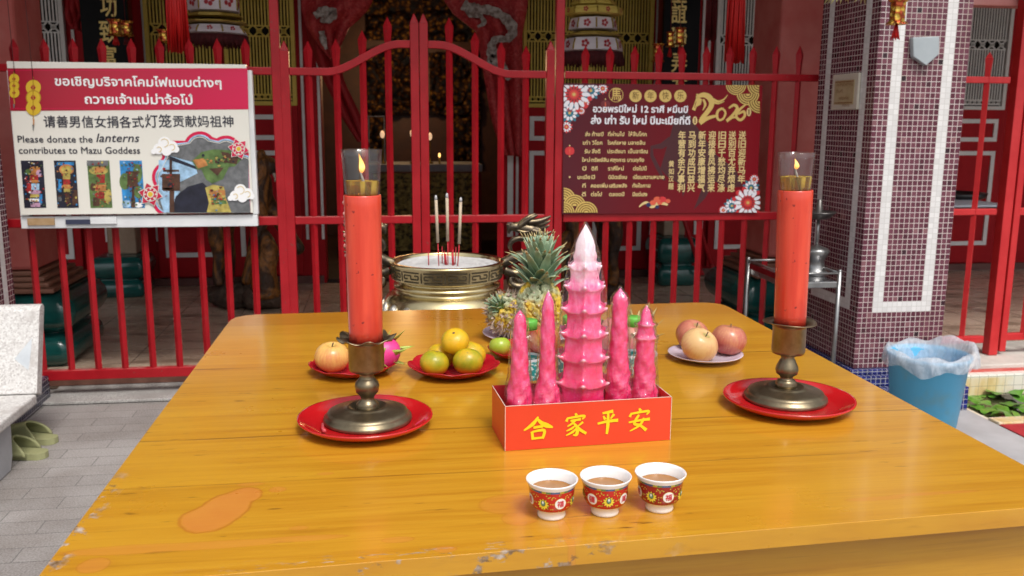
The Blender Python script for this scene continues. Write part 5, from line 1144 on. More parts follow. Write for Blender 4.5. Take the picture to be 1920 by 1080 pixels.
def calligraphy(g):
    for ch, u0, u1, v0, v1 in (('合', .105, .280, .215, .735), ('家', .350, .480, .25, .76), ('平', .545, .675, .255, .775), ('安', .735, .870, .275, .785)):
        x0, x1, z0, z1 = u0*CW, u1*CW, v0*CH, v1*CH
        for k, (pts, wd) in enumerate(GLY[ch]):
            Q = smoothpath([Vector((x0+(x1-x0)*a, -.0012-.00006*k, z0+(z1-z0)*b)) for a, b in pts], 5); n = len(Q)
            g.add(*ribbon(Q, [lerpl(wd, i/(n-1))*(z1-z0)*1.12 for i in range(n)]), 1)
cbox('front_panel', (0, -.0004, .0005), (CW, .0010, CH), [card, print_y], calligraphy)
def cut(g): g.box((.0002, -.0008, CH), (CW-.0002, .0012, CH+.0006), 1)
cbox('back_panel', (0, CDp-.001, .0005), (CW, CDp+.0004, CH), card_in); cbox('side_panel', (-.0004, .0011, .0005), (.0009, CDp-.0011, CH), card); cbox('side_panel', (CW-.0009, .0011, .0005), (CW+.0004, CDp-.0011, CH), [card, card_edge])
cbox('bottom_panel', (.001, .0011, .0004), (CW-.001, CDp-.0011, .0016), card_in)
g = MB(); g.box((.0002, -.0006, CH), (CW-.0002, .0011, CH+.0005)); g.box((-.0003, .0012, CH), (.0008, CDp, CH+.0005)); g.box((CW-.0007, .0012, CH), (CW+.0004, CDp, CH+.0005)); g.box((CW-.0003, -.0009, .0005), (CW+.0006, -.0005, CH)); g.box((-.0005, -.0009, .0005), (.0004, -.0005, CH)); g.build('cut_edge', card_edge, carton)
m = NT('pink_sugar', rough=.3, sss=.18, coat=.9); m.b.inputs['Coat Roughness'].default_value = .07; _v = m.co(); _z = m.xyz(_v)[2]
m.b.inputs['Subsurface Radius'].default_value = (.02, .004, .008)
_n = m.noise(m.co((1, 1, .6)), 60, 6, .65, .4); _h = m.ma('MULTIPLY_ADD', _z, 3.3, -.12)
_f = m.ma('ADD', m.ma('MULTIPLY_ADD', _n, .85, -.16), m.ma('MULTIPLY_ADD', _z, 1.15, m.ma('MULTIPLY', m.ma('MAXIMUM', m.ma('SUBTRACT', _z, .222), 0), 5.2)))
m.set(Base_Color=m.ramp(_f, [(.22, (.78, .018, .10)), (.44, (.85, .045, .19)), (.62, (.87, .13, .33)), (.82, (.88, .42, .54)), (1, (.9, .7, .75))])); _pt = m.step(m.n('ShaderNodeNewGeometry').outputs['Pointiness'], .515, .60); _bc = m.b.inputs['Base Color'].links[0].from_socket; m.set(Base_Color=m.mix(m.ma('MULTIPLY', _pt, .7), _bc, (.88, .62, .68))); m.bump(m.noise(_v, 130, 5, .65), .35, .003); sugar = m.m  # raised edges paled: scuffed sugar, also standing in for white glints
film = clear('clear_film', (.995, .995, .995), 1.6, .05, 1.0, .008, 70)
def to_w(lx, ly): p = RZ(CA) @ Vector((lx, ly, 0)); return CO+p
def polyrad(a, n, rot, k):
    """1 at corners, cos(pi/n) at flats blended by k"""
    s_ = 2*pi/n; d = ((a-rot) % s_)-s_/2; return (1-k)+k*cos(pi/n)/cos(d) if True else 1
def sweep(g, rows, C, n=72, sides=6, rot=.2, mat=0, jit=0, seed=0):
    """rows: (z, radius, how polygonal, corner flare, corner lift)"""
    r2 = random.Random(seed); ph = [r2.random()*6 for _ in range(6)]; vs = []
    for i, (z, r, k, fl, lf) in enumerate(rows):
        for j in range(n):
            a = 2*pi*j/n; cpk = abs(cos((a-rot)*sides/2))**10; q = r*polyrad(a, sides, rot, k)*(1+fl*cpk)
            if jit: q *= 1+jit*(sin(3*a+ph[0]+z*210)*.5+sin(5*a+ph[1]-z*330)*.35+sin(2*a+ph[2]+z*120)*.5+.5*sin(4*a+ph[3]+z*620)*sin(3*a+ph[4]-z*450)+.35*sin(7*a+ph[5])*sin(z*900+2*a))
            vs.append(Vector(C)+Vector((q*cos(a), q*sin(a), z+lf*cpk)))
    L = len(rows); g.add(vs, [(i*n+j, i*n+(j+1) % n, (i+1)*n+(j+1) % n, (i+1)*n+j) for i in range(L-1) for j in range(n)]+[tuple(range(n-1, -1, -1)), tuple((L-1)*n+j for j in range(n))], mat, True)
# centre pagoda
ctr = to_w(.1375, .056); zf = TH+.0018
def ztow(py): return at(1095, py, ctr.y).z-zf
s1 = 1171.0
C_ = Vector((ctr.x, ctr.y, zf)); t = thing('sugar_pagoda', 'tallest pink sugar pagoda with seven tiers in the middle of the carton', 'sugar pagoda', C_, group='pink sugar towers')
eaves = [(700, 112, 96), (657, 107, 90), (625.5-8, 101, 82), (579, 97, 78), (540, 85, 70), (504, 69, 55)]
eaves = [(717, 114, 98), (670, 109, 93), (626, 103, 84), (581, 98, 80), (540, 87, 71), (504, 71, 56)]
K = .5/2.348*2/s1*1.03
rows = [(.0, 112*K, .9, .04, 0), (.006, 113*K, .9, .05, 0), (.012, 108*K, .9, .03, 0)]
for i, (py, re, rb) in enumerate(eaves):
    z = ztow(py); rbelow = (eaves[i-1][2]*.97 if i else 103)
    rows += [(z-.010, rbelow*K*.985, .9, .0, 0), (z-.0045, rbelow*K*.99, .9, .02, .000), (z-.0022, re*K*.94, .92, .13, .005), (z-.0004, re*K*.98, .92, .19, .0075), (z+.0014, re*K*.965, .92, .17, .0075), (z+.0055, (re*.55+rb*.45)*K, .92, .07, .003), (z+.0105, rb*K*1.03, .92, .03, .001), (z+.0125, rb*K*.99, .92, 0, 0)]
for py, r in ((486, 52), (478, 55), (468, 46), (458, 44), (450, 38), (442, 30), (434, 20), (427, 10), (421, 1.5)): rows.append((ztow(py), r*K, .5, .03, 0))
g = MB(C_); sweep(g, rows, C_, 120, 6, .32, 0, .005, 3)
g.build('sugar_body', sugar, t)
g = MB(C_); wr = [(.001, 121*K, .5, 0, 0), (.02, 120*K, .6, 0, 0)]+[(ztow(py)+.002, (re*1.10+2)*K, .55, .02, 0) for py, re, rb in eaves]+[(ztow(470), 60*K, .2, 0, 0), (ztow(445), 42*K, .1, 0, 0), (ztow(428), 20*K, 0, 0, 0), (ztow(416), 5*K, 0, 0, 0)]
wr2 = []
for a, b in zip(wr[:-1], wr[1:]):
    for k in range(3): wr2.append(tuple(a[j]+(b[j]-a[j])*k/3 for j in range(5)))
sweep(g, wr2+[wr[-1]], C_, 60, 6, .32, 0, .02, 5); g.build('film_wrap', film, t)
# four narrow towers: profile in px of the photograph measured from their axis
def small_tower(label, lx, ly, prof, seed, ref):
    c = to_w(lx, ly); k_ = ppm((c.x, c.y, TH+.1)); C = Vector((c.x, c.y, zf)); t = thing('sugar_pagoda', label, 'sugar pagoda', C, group='pink sugar towers')
    z_ = lambda py: max(.0005, at(ref, py, c.y).z-zf)
    P = sorted([(z_(400+y/2.348), r/2.348/k_) for y, r in prof]); P = [(.0008, P[0][1]*1.12), (.008, P[0][1]*1.16), (.016, P[0][1]*1.08)]+[p for p in P if p[0] > .02]
    rows = []
    for (za, ra), (zb4, rb) in zip(P[:-1], P[1:]):
        n = max(1, int((zb4-za)/.0025))
        for i in range(n): u = i/n; z = za+(zb4-za)*u; rows.append((z, ra+(rb-ra)*u, max(0, .85-z*9), max(0, .14-z*2.5), 0))
    rows.append((P[-1][0], P[-1][1], 0, 0, 0))
    g = MB(C); sweep(g, rows, C, 64, 6, .5+seed, 0, .07, seed); g.build('sugar_body', sugar, t)
    g = MB(C); W_ = [(z, r*1.10+.0028, k, 0, 0) for z, r, k, f, l in rows]; W_.append((rows[-1][0]+.004, .002, 0, 0, 0)); sweep(g, W_, C, 40, 6, .5+seed, 0, .022, seed); g.build('film_wrap', film, t)
small_tower('blunt topped pink sugar tower at the left end of the carton', .0335, .054, [(428, 2), (438, 11), (448, 19), (470, 26), (500, 28), (560, 33), (640, 37), (720, 44), (780, 54), (820, 62)], 1, 965)
small_tower('slender pointed pink sugar tower second from the left end of the carton', .0775, .050, [(345, 2), (360, 10), (385, 20), (420, 27), (500, 31), (600, 33), (690, 36), (730, 42), (780, 56), (820, 66)], 2, 1018)
small_tower('broad topped pink sugar tower just right of the tall pagoda', .1975, .058, [(330, 2), (340, 9), (352, 21), (372, 31), (420, 33), (520, 37), (600, 40), (660, 46), (740, 56), (800, 62)], 3, 1163)
small_tower('pink sugar tower with a collared tip at the right end of the carton', .2425, .058, [(408, 2), (416, 7), (425, 15), (452, 24), (478, 30), (486, 42), (495, 34), (530, 38), (545, 47), (560, 40), (610, 41), (700, 47), (760, 57), (800, 66)], 4, 1213)

# ================================================================== TEA CUPS
porc = pm('white_porcelain', (.78, .77, .76), (.82, .81, .8), 5, .12, rv=.04, coat=.4)
band_r = NT('cup_red_enamel', rough=.14, coat=.4); _v = band_r.co()
_vo = band_r.voro(_v, 190); band_r.set(Base_Color=band_r.ramp(_vo, [(.12, (.62, .42, .05)), (.2, (.10, .03, .02)), (.27, (.46, .012, .012))], 'LINEAR')); band_r = band_r.m
band_d = NT('cup_dark_red_enamel', rough=.14, coat=.4); _v = band_d.co()
_vo = band_d.voro(_v, 190); band_d.set(Base_Color=band_d.ramp(_vo, [(.12, (.55, .40, .06)), (.2, (.03, .02, .04)), (.27, (.28, .008, .012))])); band_d = band_d.m
rimb = NT('cup_rim_pattern', rough=.14, coat=.4); _q = rimb.xyz(rimb.co()); _a = rimb.ma('FRACT', rimb.ma('MULTIPLY_ADD', rimb.ma('ARCTAN2', _q[1], _q[0]), 8/(2*pi), 8.3))
rimb.set(Base_Color=rimb.ramp(_a, [(0, (.035, .09, .22)), (.5, (.42, .36, .05)), (.75, (.10, .20, .08))], 'CONSTANT')); rimb = rimb.m
cm = [porc, band_r, rimb, pv('cup_yellow', (.72, .58, .05), .15), pv('cup_white_disc', (.78, .76, .75), .15), pv('cup_red_glyph', (.55, .02, .04), .2), pv('cup_green', (.12, .25, .16), .15), pv('cup_gold', (.55, .36, .05), .2), pv('cup_dark', (.04, .02, .03), .2)]
tea_m = NT('tea', (.30, .115, .03), .04, spec=.7); tea_m.set(Base_Color=tea_m.ramp(tea_m.noise(tea_m.co(), 40, 3), [(.3, (.28, .11, .014)), (.7, (.36, .155, .025))])); tea_m = tea_m.m
OUT = [(.0168, 0), (.0182, .001), (.0184, .004), (.0176, .0085), (.0196, .0110), (.0244, .0145), (.0272, .0190), (.0284, .026), (.0290, .034), (.0297, .0410), (.0306, .0440), (.0326, .0480), (.0335, .0500)]
def outr(z):
    for (r0, z0), (r1, z1) in zip(OUT[:-1], OUT[1:]):
        if z0 <= z <= z1: return r0+(r1-r0)*(z-z0)/(z1-z0)
    return OUT[-1][0]
CG = 'red enamelled tea cups in a row'
def tea_cup(label, px, py, offs, glyphs, dark, teaz):
    P = atz(px, py, TH); t = thing('tea_cup', label, 'tea cup', P, group=CG); g = MB()
    mats = [0]*5+[1]*4+[2]+[0]*20
    ins = [(.0330, .0508), (.0318, .0503), (.0302, .0462), (.0284, .0405), (.0272, .0340), (.0262, .0270), (.0225, .0185), (.0160, .0140), (.001, .0130)]
    fine = []
    g.lathe(OUT+ins, (0, 0, 0), 56, mats=mats[:len(OUT)+len(ins)], cap1=False)
    def bend(vs2, fs, a0, z0, mt, e):
        pts = []
        for x, y in vs2: z = z0+y; r = outr(z)+e; a = a0+x/outr(z0); pts.append((r*cos(a), r*sin(a), z))
        g.add(pts, fs, mt, True)
    def star(a0, z0, R, n, k, mt, e, sy=1):
        P2 = [(0, 0)]+[(R*(1 if j % 2 == 0 else k)*sin(pi*j/n), R*sy*(1 if j % 2 == 0 else k)*cos(pi*j/n)) for j in range(2*n)]
        bend(P2, [(0, 1+j, 1+(j+1) % (2*n)) for j in range(2*n)], a0, z0, mt, e)
    for j in range(8):
        a0 = radians(-90+offs+45*j); zc_ = .0272
        if j % 2 == 0:
            star(a0, zc_-.001, .0085, 11, .68, 8, .0002); star(a0, zc_-.001, .0079, 11, .66, 3, .0004); star(a0, zc_+.0005, .0033, 8, .9, 8, .0006, 1.3); star(a0, zc_+.0008, .0026, 8, .9, 6, .0008, 1.4); star(a0, zc_+.002, .0011, 8, .9, 4, .001, 1.8)
        else:
            star(a0, zc_, .0078, 20, .985, 7, .0003); star(a0, zc_, .0072, 20, .985, 4, .0005)
            vs, fs, (lo, hi) = text_mesh(glyphs[(j//2) % len(glyphs)]); s_ = .0095
            for q, (dx, dy) in enumerate(((0, 0), (.0003, 0), (0, .0003))): bend([((x-(lo+hi)/2)*s_+dx, (y-.38)*s_+dy) for x, y in vs], fs, a0, zc_, 5, .0008+.00006*q)
        for dx, dz_ in ((.0065, .0085), (.0105, .0068), (.0095, -.0072), (.0085, .0098), (.012, .0)):
            for sg in (1, -1): star(a0+sg*dx/.027, zc_+dz_, .0012, 5, .5, 7, .0003)
    g.build('cup', [cm[0], band_d if dark else band_r]+cm[2:], t)
    g = MB(); zz = teaz; r = .0272; g.lathe([(.0225, zz-.006), (r-.0004, zz-.0004), (r, zz+.0003), (r-.001, zz), (.001, zz)], (0, 0, 0), 48, cap1=False); g.build('tea', tea_m, t)
    return t
tea_cup('red enamelled tea cup of tea at the left of the row of three', 1034, 966, -33, '禧福壽喜', False, .0365)
tea_cup('red enamelled tea cup in the middle of the row, with dark specks on its tea', 1134, 960, -5, '萬壽無疆', False, .0365)
tea_cup('darker red enamelled tea cup at the right of the row with an outlined character', 1236, 953, -40, '福壽福喜', True, .0365)

# ================================================================== FRUIT DISHES
m = NT('red_foil_dish', rough=.25, coat=.4); _v = m.co()
m.set(Base_Color=m.ramp(m.noise(_v, 12, 4), [(.3, (.36, .006, .014)), (.7, (.46, .012, .022))])); m.bump(m.voro(_v, 160), .25, .002); dish_m = m.m
lav = pm('lavender_melamine', (.56, .47, .55), (.62, .53, .61), 5, .2, rv=.05, coat=.3)
def scal_dish(label, P, r, ph=0):
    t = thing('scalloped_dish', label, 'dish', P, group='scalloped red dishes')
    fl = lambda a, i: 1+(0 if i in (0, 8, 9) else (.045 if i in (3, 4, 5, 6) else .02)*(abs(cos(5*(a+ph)))-.5)); dz_ = lambda a, i: .004*abs(cos(5*(a+ph))) if i in (3, 4, 5) else 0
    g = MB(P); g.lathe([(r*.52, 0), (r*.60, .001), (r*.82, .008), (r*.97, .0155), (r*1.0, .0168), (r*.985, .0180), (r*.955, .0165), (r*.80, .0095), (r*.58, .0028), (.001, .0025)], P, 100, rad=fl, dz=dz_, cap1=False); g.build('dish', dish_m, t); return t
def lav_plate(label, P, r):
    t = thing('dinner_plate', label, 'plate', P, group='lavender plates')
    g = MB(P); g.lathe([(r*.55, 0), (r*.60, .0012), (r*.62, .0042), (r*.86, .0075), (r*1.0, .0125), (r*1.005, .0138), (r*.985, .0140), (r*.84, .0098), (r*.62, .0062), (.001, .0060)], P, 64, cap1=False); g.build('plate', lav, t); return t
zt = TH+.0008
D1, D2, D3 = atz(662, 697, zt), atz(851, 698, zt), atz(985, 668, zt)
scal_dish('scalloped red dish holding one apple and a dragon fruit behind the left candlestick', D1, .086)
scal_dish('scalloped red dish holding a heap of green orange mandarins', D2, .091, .1)
scal_dish('scalloped red dish partly hidden behind the pink towers', D3, .080, .2)
L1, L2, L3 = atz(1322, 672, zt), atz(990, 632, zt), atz(1163, 672, zt)
lav_plate('lavender plate holding three apples at the right', L1, .079); lav_plate('lavender plate under the two pineapples', L2, .106); lav_plate('lavender plate behind the right pink towers holding dragon fruit', L3, .078)
def apple_mat(nm, yel, red, bias):
    m = NT(nm, rough=.3, coat=.2); v = m.co(); x, y, z = m.xyz(v); a = m.ma('ARCTAN2', y, x)
    st = m.noise(m.comb(m.ma('MULTIPLY', m.ma('SINE', a), 1.0), m.ma('COSINE', a), m.ma('MULTIPLY', z, 7)), 9, 5, .7)
    big = m.noise(m.co((1, 1, .8)), 17, 3)
    f = m.ma('ADD', m.ma('MULTIPLY', st, .6), m.ma('MULTIPLY_ADD', big, .9, bias))
    c = m.ramp(f, [(.45, yel), (.62, tuple((a_+b_)/2 for a_, b_ in zip(yel, red))), (.85, red)])
    sp = m.step(m.voro(v, 170), .13, .07); c = m.mix(m.ma('MULTIPLY', sp, .5), c, (.75, .55, .3))
    top = m.step(m.ma('ADD', m.ma('MULTIPLY', x, x), m.ma('MULTIPLY', y, y)), .00011, .00002)
    c = m.mix(m.ma('MULTIPLY', m.ma('MULTIPLY', top, m.step(z, .02, .03)), .8), c, (.25, .26, .06))
    m.set(Base_Color=c); return m.m
apA = apple_mat('apple_skin_yellow', (.74, .44, .12), (.58, .15, .06), -.24); apB = apple_mat('apple_skin_pale', (.72, .46, .20), (.58, .20, .12), -.26); apC = apple_mat('apple_skin_blush', (.60, .32, .15), (.42, .09, .08), -.04); stem_m = pm('fruit_stem', (.10, .06, .03), (.16, .1, .05), 30, .8)
AR = [(.10, .995), (.30, 1.0)]
def apple(label, P, r, mat, tilt=(0, 0), name='apple', group=None):
    """P: point where it rests"""
    def fn(d):
        a = math.acos(max(-1, min(1, d.z))); k = 1-.30*math.exp(-(a/.33)**2)-.16*math.exp(-((pi-a)/.30)**2); return k*(1+.035*sin(a)*cos(5*atan2(d.y, d.x))*max(0, -d.z)+.02*d.z)
    R = RX(tilt[0]) @ RY(tilt[1]); zs = .90; cz = r*zs*.93
    O = Vector((P[0], P[1], P[2]+cz)); t = thing(name, label, 'apple', O, group=group); t.rotation_euler = (tilt[0], tilt[1], rnd.random()*6)
    g = MB(); g.ball((0, 0, 0), r, 22, sc=(1, 1, zs), fn=fn); g.build('flesh', mat, t)
    g = MB(); g.tube([(0, 0, r*.55), (.001, 0, r*.72), (.003, .001, r*.92)], [.0013, .0011, .0016], 6); g.build('stem', stem_m, t); return t
def onp(px, py, z): p = atz(px, py, z); return (p.x, p.y, z)
apple('pale apple in the red dish left of the left candlestick', (atz(624, 697, zt).x, D1.y-.004, zt+.0035), .0345, apA, (.15, .1))
zl = zt+.0062
apple('front pale yellow apple on the right lavender plate', onp(1310, 676, zl), .0390, apB, (.55, -.15), group='three apples'); apple('right reddish apple on the right lavender plate', onp(1365, 664, zl), .0378, apC, (.1, .1), group='three apples'); apple('rear left apple on the right lavender plate, half behind the front one', onp(1297, 654, zl), .0368, apC, (.3, -.4), group='three apples')
def mandarin_mat(nm, cs):
    m = NT(nm, rough=.36, coat=.15); v = m.co(); f = m.noise(v, 24, 4, .6)
    c = m.ramp(f, cs); sp = m.step(m.voro(v, 260), .10, .05); sc = m.step(m.noise(v, 60, 4), .66, .72)
    m.set(Base_Color=m.mix(m.ma('MULTIPLY', sc, .45), c, (.20, .16, .06))); m.bump(m.voro(v, 420), .25, .0012); return m.m
mnA = mandarin_mat('mandarin_green', [(.30, (.22, .26, .012)), (.48, (.40, .33, .012)), (.65, (.58, .34, .012))]); mnB = mandarin_mat('mandarin_yellow', [(.30, (.36, .33, .015)), (.45, (.62, .38, .012)), (.7, (.72, .40, .012))])
def mandarin(label, P, r, mat, tilt=(0, 0), group='mandarins', rot=None):
    def fn(d): a = math.acos(max(-1, min(1, d.z))); return 1-.10*math.exp(-(a/.28)**2)-.05*math.exp(-((pi-a)/.3)**2)+.008*cos(10*atan2(d.y, d.x))*sin(a)*max(0, d.z)
    zs = .88; O = Vector((P[0], P[1], P[2]+r*zs)); t = thing('mandarin', label, 'mandarin', O, group=group); t.rotation_euler = (tilt[0], tilt[1], rnd.random()*6 if rot is None else rot)
    g = MB(); g.ball((0, 0, 0), r, 18, sc=(1, 1, zs), fn=fn); g.build('peel', mat, t)
    g = MB(); g.lathe([(.0035, r*zs*.885), (.0028, r*zs*.915), (.0005, r*zs*.92)], (0, 0, 0), 7); g.build('stem_button', stem_m, t); return t
zd = zt+.0026
mandarin('front left olive green mandarin in the heaped dish', (atz(816, 712, zt).x, D2.y-.028, zd), .0290, mnA, (.2, .1)); mandarin('front right green and yellow mandarin in the heaped dish', (atz(880, 712, zt).x, D2.y-.030, zd), .0305, mnA, (.45, -.05)); mandarin('rear left yellow mandarin in the heaped dish', (atz(826, 690, zt).x, D2.y+.026, zd), .0290, mnB, (.2, -.3)); mandarin('rear right yellow mandarin in the heaped dish', (atz(884, 690, zt).x, D2.y+.028, zd), .0300, mnB, (.35, .25)); mandarin('top mandarin resting on the other four in the dish', (atz(851, 690, zt).x, D2.y-.004, zd+.0375), .0285, mnB, (.5, -.2))
gap_ = apple_mat('green_apple_skin', (.30, .42, .03), (.42, .40, .05), -.2)
apple('small green fruit in the partly hidden red dish', (atz(948, 690, zt).x, D3.y+.002, zd), .0240, gap_, (.2, .2), 'green_apple'); apple('red apple with yellow top seen between two pink towers', (atz(1044, 700, zt).x, D3.y+.01, zd), .0360, apple_mat('apple_skin_red', (.65, .40, .05), (.42, .04, .03), .02), (.3, 0))
mandarin('orange mandarin above the green bottle cap in front of the pineapple', (atz(985, 640, zt).x, L2.y-.055, zt+.0066), .030, mnB, (.2, .1), None)
# dragon fruit
m = NT('dragon_fruit_skin', rough=.4); _v = m.co(); m.set(Base_Color=m.ramp(m.noise(_v, 26, 4), [(.3, (.60, .02, .15)), (.6, (.70, .05, .26)), (.8, (.72, .16, .25))])); m.bump(m.noise(_v, 60, 3), .2, .002); dfA = m.m
m = NT('dragon_fruit_pale', rough=.4); _v = m.co(); m.set(Base_Color=m.ramp(m.noise(_v, 26, 4), [(.3, (.58, .12, .16)), (.6, (.62, .28, .22)), (.8, (.55, .42, .18))])); dfB = m.m
leafg = NT('dragon_fruit_leaf', rough=.45); leafg.set(Base_Color=leafg.ramp(leafg.noise(leafg.co(), 60, 3), [(.35, (.30, .45, .06)), (.65, (.48, .52, .12))])); leafg = leafg.m; leafd = pm('dried_leaf', (.32, .24, .1), (.45, .36, .15), 40, .7)
def dragon_fruit(label, P, r, R, skin, leaf):
    O = Vector((P[0], P[1], P[2]+r*.93)); t = thing('dragon_fruit', label, 'dragon fruit', O, group='dragon fruits'); M = RZ(R[2]) @ RY(R[1]) @ RX(R[0])
    g = MB(); g.ball((0, 0, 0), r, 18, sc=(1, 1, 1.22), R=M); g.build('skin', skin, t)
    g = MB(); n = 22
    for k in range(n):
        zz = 1-2*(k+.5)/n; a = k*2.399; d = Vector((sqrt(1-zz*zz)*cos(a), sqrt(1-zz*zz)*sin(a), zz*1.22)); q = M @ (d*r); u = (M @ (d*.55+Vector((0, 0, .75)))).normalized(); sd_ = u.cross(M @ d).normalized(); L = r*(.42+.22*zz)
        b = q*.96; pts = [b-sd_*r*.22, b+sd_*r*.22, b+u*L*.5+sd_*r*.15+(M @ d)*r*.10, b+u*L*.5-sd_*r*.15+(M @ d)*r*.10, b+u*L+(M @ d)*r*.34]
        g.add(pts+[p-(M @ d)*.0016 for p in pts], [(0, 1, 2, 3), (3, 2, 4), (5, 8, 7, 6), (8, 9, 7), (0, 5, 6, 1), (1, 6, 7, 2), (2, 7, 9, 4), (4, 9, 8, 3), (3, 8, 5, 0)], 0, True)
    g.build('scale_leaf', leaf, t); return t
dragon_fruit('bright pink dragon fruit with green tips behind the left candlestick', (atz(716, 690, zt).x, D1.y+.006, zd), .033, (.4, 1.05, .2), dfA, leafg)
dragon_fruit('pale dragon fruit behind the tall pagoda and the broad pink tower', (atz(1148, 660, zt).x, L3.y+.012, zl), .040, (.2, -.5, 0), dfB, leafd); dragon_fruit('pale dragon fruit seen between the two right hand pink towers', (atz(1188, 660, zt).x, L3.y+.02, zl), .038, (-.1, .3, .5), dfB, leafd)
# pineapples
m = NT('pineapple_eye', rough=.55); _v = m.co(); _n = m.noise(_v, 40, 4, .6); _b = m.noise(_v, 13, 2)
m.set(Base_Color=m.mix(m.step(_b, .42, .56), m.ramp(_n, [(.3, (.17, .21, .11)), (.55, (.36, .39, .24)), (.75, (.58, .54, .38))]), m.ramp(_n, [(.3, (.36, .27, .03)), (.6, (.62, .42, .04))]))); m.bump(_n, .4, .003); eye_m = m.m
seam_m = pm('pineapple_seam', (.07, .12, .015), (.16, .2, .03), 40, .7); bract_m = pm('pineapple_bract', (.34, .25, .19), (.52, .42, .34), 60, .8)
m = NT('pineapple_leaf', rough=.5); _v = m.co(); m.set(Base_Color=m.ramp(m.noise(m.co((1, 1, .6)), 22, 4), [(.3, (.15, .24, .13)), (.55, (.28, .38, .25)), (.75, (.46, .50, .33))])); pleaf = m.m
leaf_tip = pm('pineapple_leaf_tip', (.36, .27, .12), (.5, .4, .2), 50, .7)
def spikes_leaf(g, b, u, nrm, L, wd, curl, mat=0, mat2=None):
    """tapered channelled leaf from b along u bending towards -nrm*curl"""
    sd_ = u.cross(nrm).normalized(); n = 7; vs = []
    for i in range(n+1):
        k = i/n; c = b+u*(L*k)+nrm*(curl*L*k*k)-Vector((0, 0, max(0, abs(curl)-.25)*L*.5*k**3)); w_ = wd*(1-k**1.6)*.5*(1 if k > .05 else .9)+.0003
        vs += [c-sd_*w_+nrm*w_*.35*-1, c+nrm*0, c+sd_*w_+nrm*w_*.35*-1]
    f1 = []; f2 = []
    for i in range(n):
        q = [(3*i, 3*i+1, 3*i+4, 3*i+3), (3*i+1, 3*i+2, 3*i+5, 3*i+4)]; (f2 if mat2 is not None and i >= n-1 else f1).extend(q)
    g.add(vs, f1, mat, True)
    if f2: g.add(vs, f2, mat2, True)
def pineapple(label, C, r, h, M, crown_n, crown_L, dried, seed):
    """C: middle of the body"""
    r2 = random.Random(seed); t = thing('pineapple', label, 'pineapple', C, group='two pineapples'); Z = M @ Vector((0, 0, 1))
    prof = lambda k: r*(1-abs(2*k-1)**3.2)**.42 if 0 < k < 1 else 0
    g = MB(); g.ball((0, 0, 0), 1, 16, sc=(r*.93, r*.93, h*.48), R=M); g.build('core', seam_m, t)
    g = MB(); gb = MB(); N = 150; rows_ = 13
    for i in range(rows_):
        k = .05+.9*i/(rows_-1); rr = max(.006, prof(k)*.93); z = (k-.5)*h; cnt = max(5, int(2*pi*rr/(r*.47)))
        for j in range(cnt):
            a = 2*pi*(j+.5*(i % 2)+.13*i)/cnt; d = Vector((cos(a), sin(a), 0)); slope = (k-.5)*1.3; nd = Vector((cos(a), sin(a), slope)).normalized(); c = d*rr+Vector((0, 0, z)); T1 = Vector((-sin(a), cos(a), 0)); T2 = nd.cross(T1); e = min(r*.245, pi*rr/cnt*.98); vs = []
            for lv, (s_, ht) in enumerate(((1.0, -.003), (.94, .0035), (.6, .0068), (.18, .0062))):
                for q in range(6): b_ = pi/6+q*pi/3; vs.append(M @ (c+T1*e*s_*cos(b_)*1.02+T2*e*s_*sin(b_)*1.08+nd*ht))
            fs = [(l*6+q, l*6+(q+1) % 6, l*6+6+(q+1) % 6, l*6+6+q) for l in range(3) for q in range(6)]+[tuple(18+q for q in range(6))]
            g.add(vs, fs, 0, False)
            nb = (4 if dried else 1)
            for q in range(nb):
                u = (nd*(.8 if dried else .55)+T2*r2.uniform(-.6, .9)*(-1 if dried else -1)+T1*r2.uniform(-.7, .7)).normalized(); spikes_leaf(gb, M @ (c+nd*.004), M @ u, M @ nd, (.017 if dried else .010)*r2.uniform(.7, 1.2), .0075 if dried else .0042, r2.uniform(-.4, .3))
    g.build('eye_rind', eye_m, t); gb.build('bract', bract_m, t)
    g = MB()
    for i in range(crown_n):
        k = i/crown_n; a = i*2.399; elev = radians(47+41*k**.7+r2.uniform(-6, 6)); L = crown_L*(.40+.36*sin(pi*min(1, k*.80+.12)))*r2.uniform(.85, 1.1); d = Vector((cos(a), sin(a), 0)); u = d*cos(elev)+Vector((0, 0, sin(elev))); nr = (Vector((0, 0, 1))*cos(elev)-d*sin(elev)); b = Vector((0, 0, h*.44+.62*crown_L*k))+d*.013*(1-k*.8)
        spikes_leaf(g, M @ b, M @ u, M @ nr*1.0, L, .041*(1-.48*k)*(crown_L/.12), r2.uniform(-.50, -.12) if k < .75 else r2.uniform(-.2, .1), 0, 1)
    o = g.build('crown', [pleaf, leaf_tip], t); sdm = o.modifiers.new('thick', 'SOLIDIFY'); sdm.thickness = .0011
    return t
pb = atz(1012, 640, zt+.0062); hB = .134
pineapple('upright pineapple with a tall blue green crown behind the slender pink tower', Vector((pb.x, pb.y+.018, zt+.0066+hB*.475)), .050, hB, RY(.03) @ RX(.02), 66, .113, False, 5)
pb2 = atz(953, 634, zt+.0062)
pineapple('pineapple lying with dried bracts and a short crown pointing left', Vector((pb2.x+.006, pb2.y+.012, zt+.0064+.052)), .043, .088, RZ(.6) @ RY(-.95), 24, .036, True, 8)
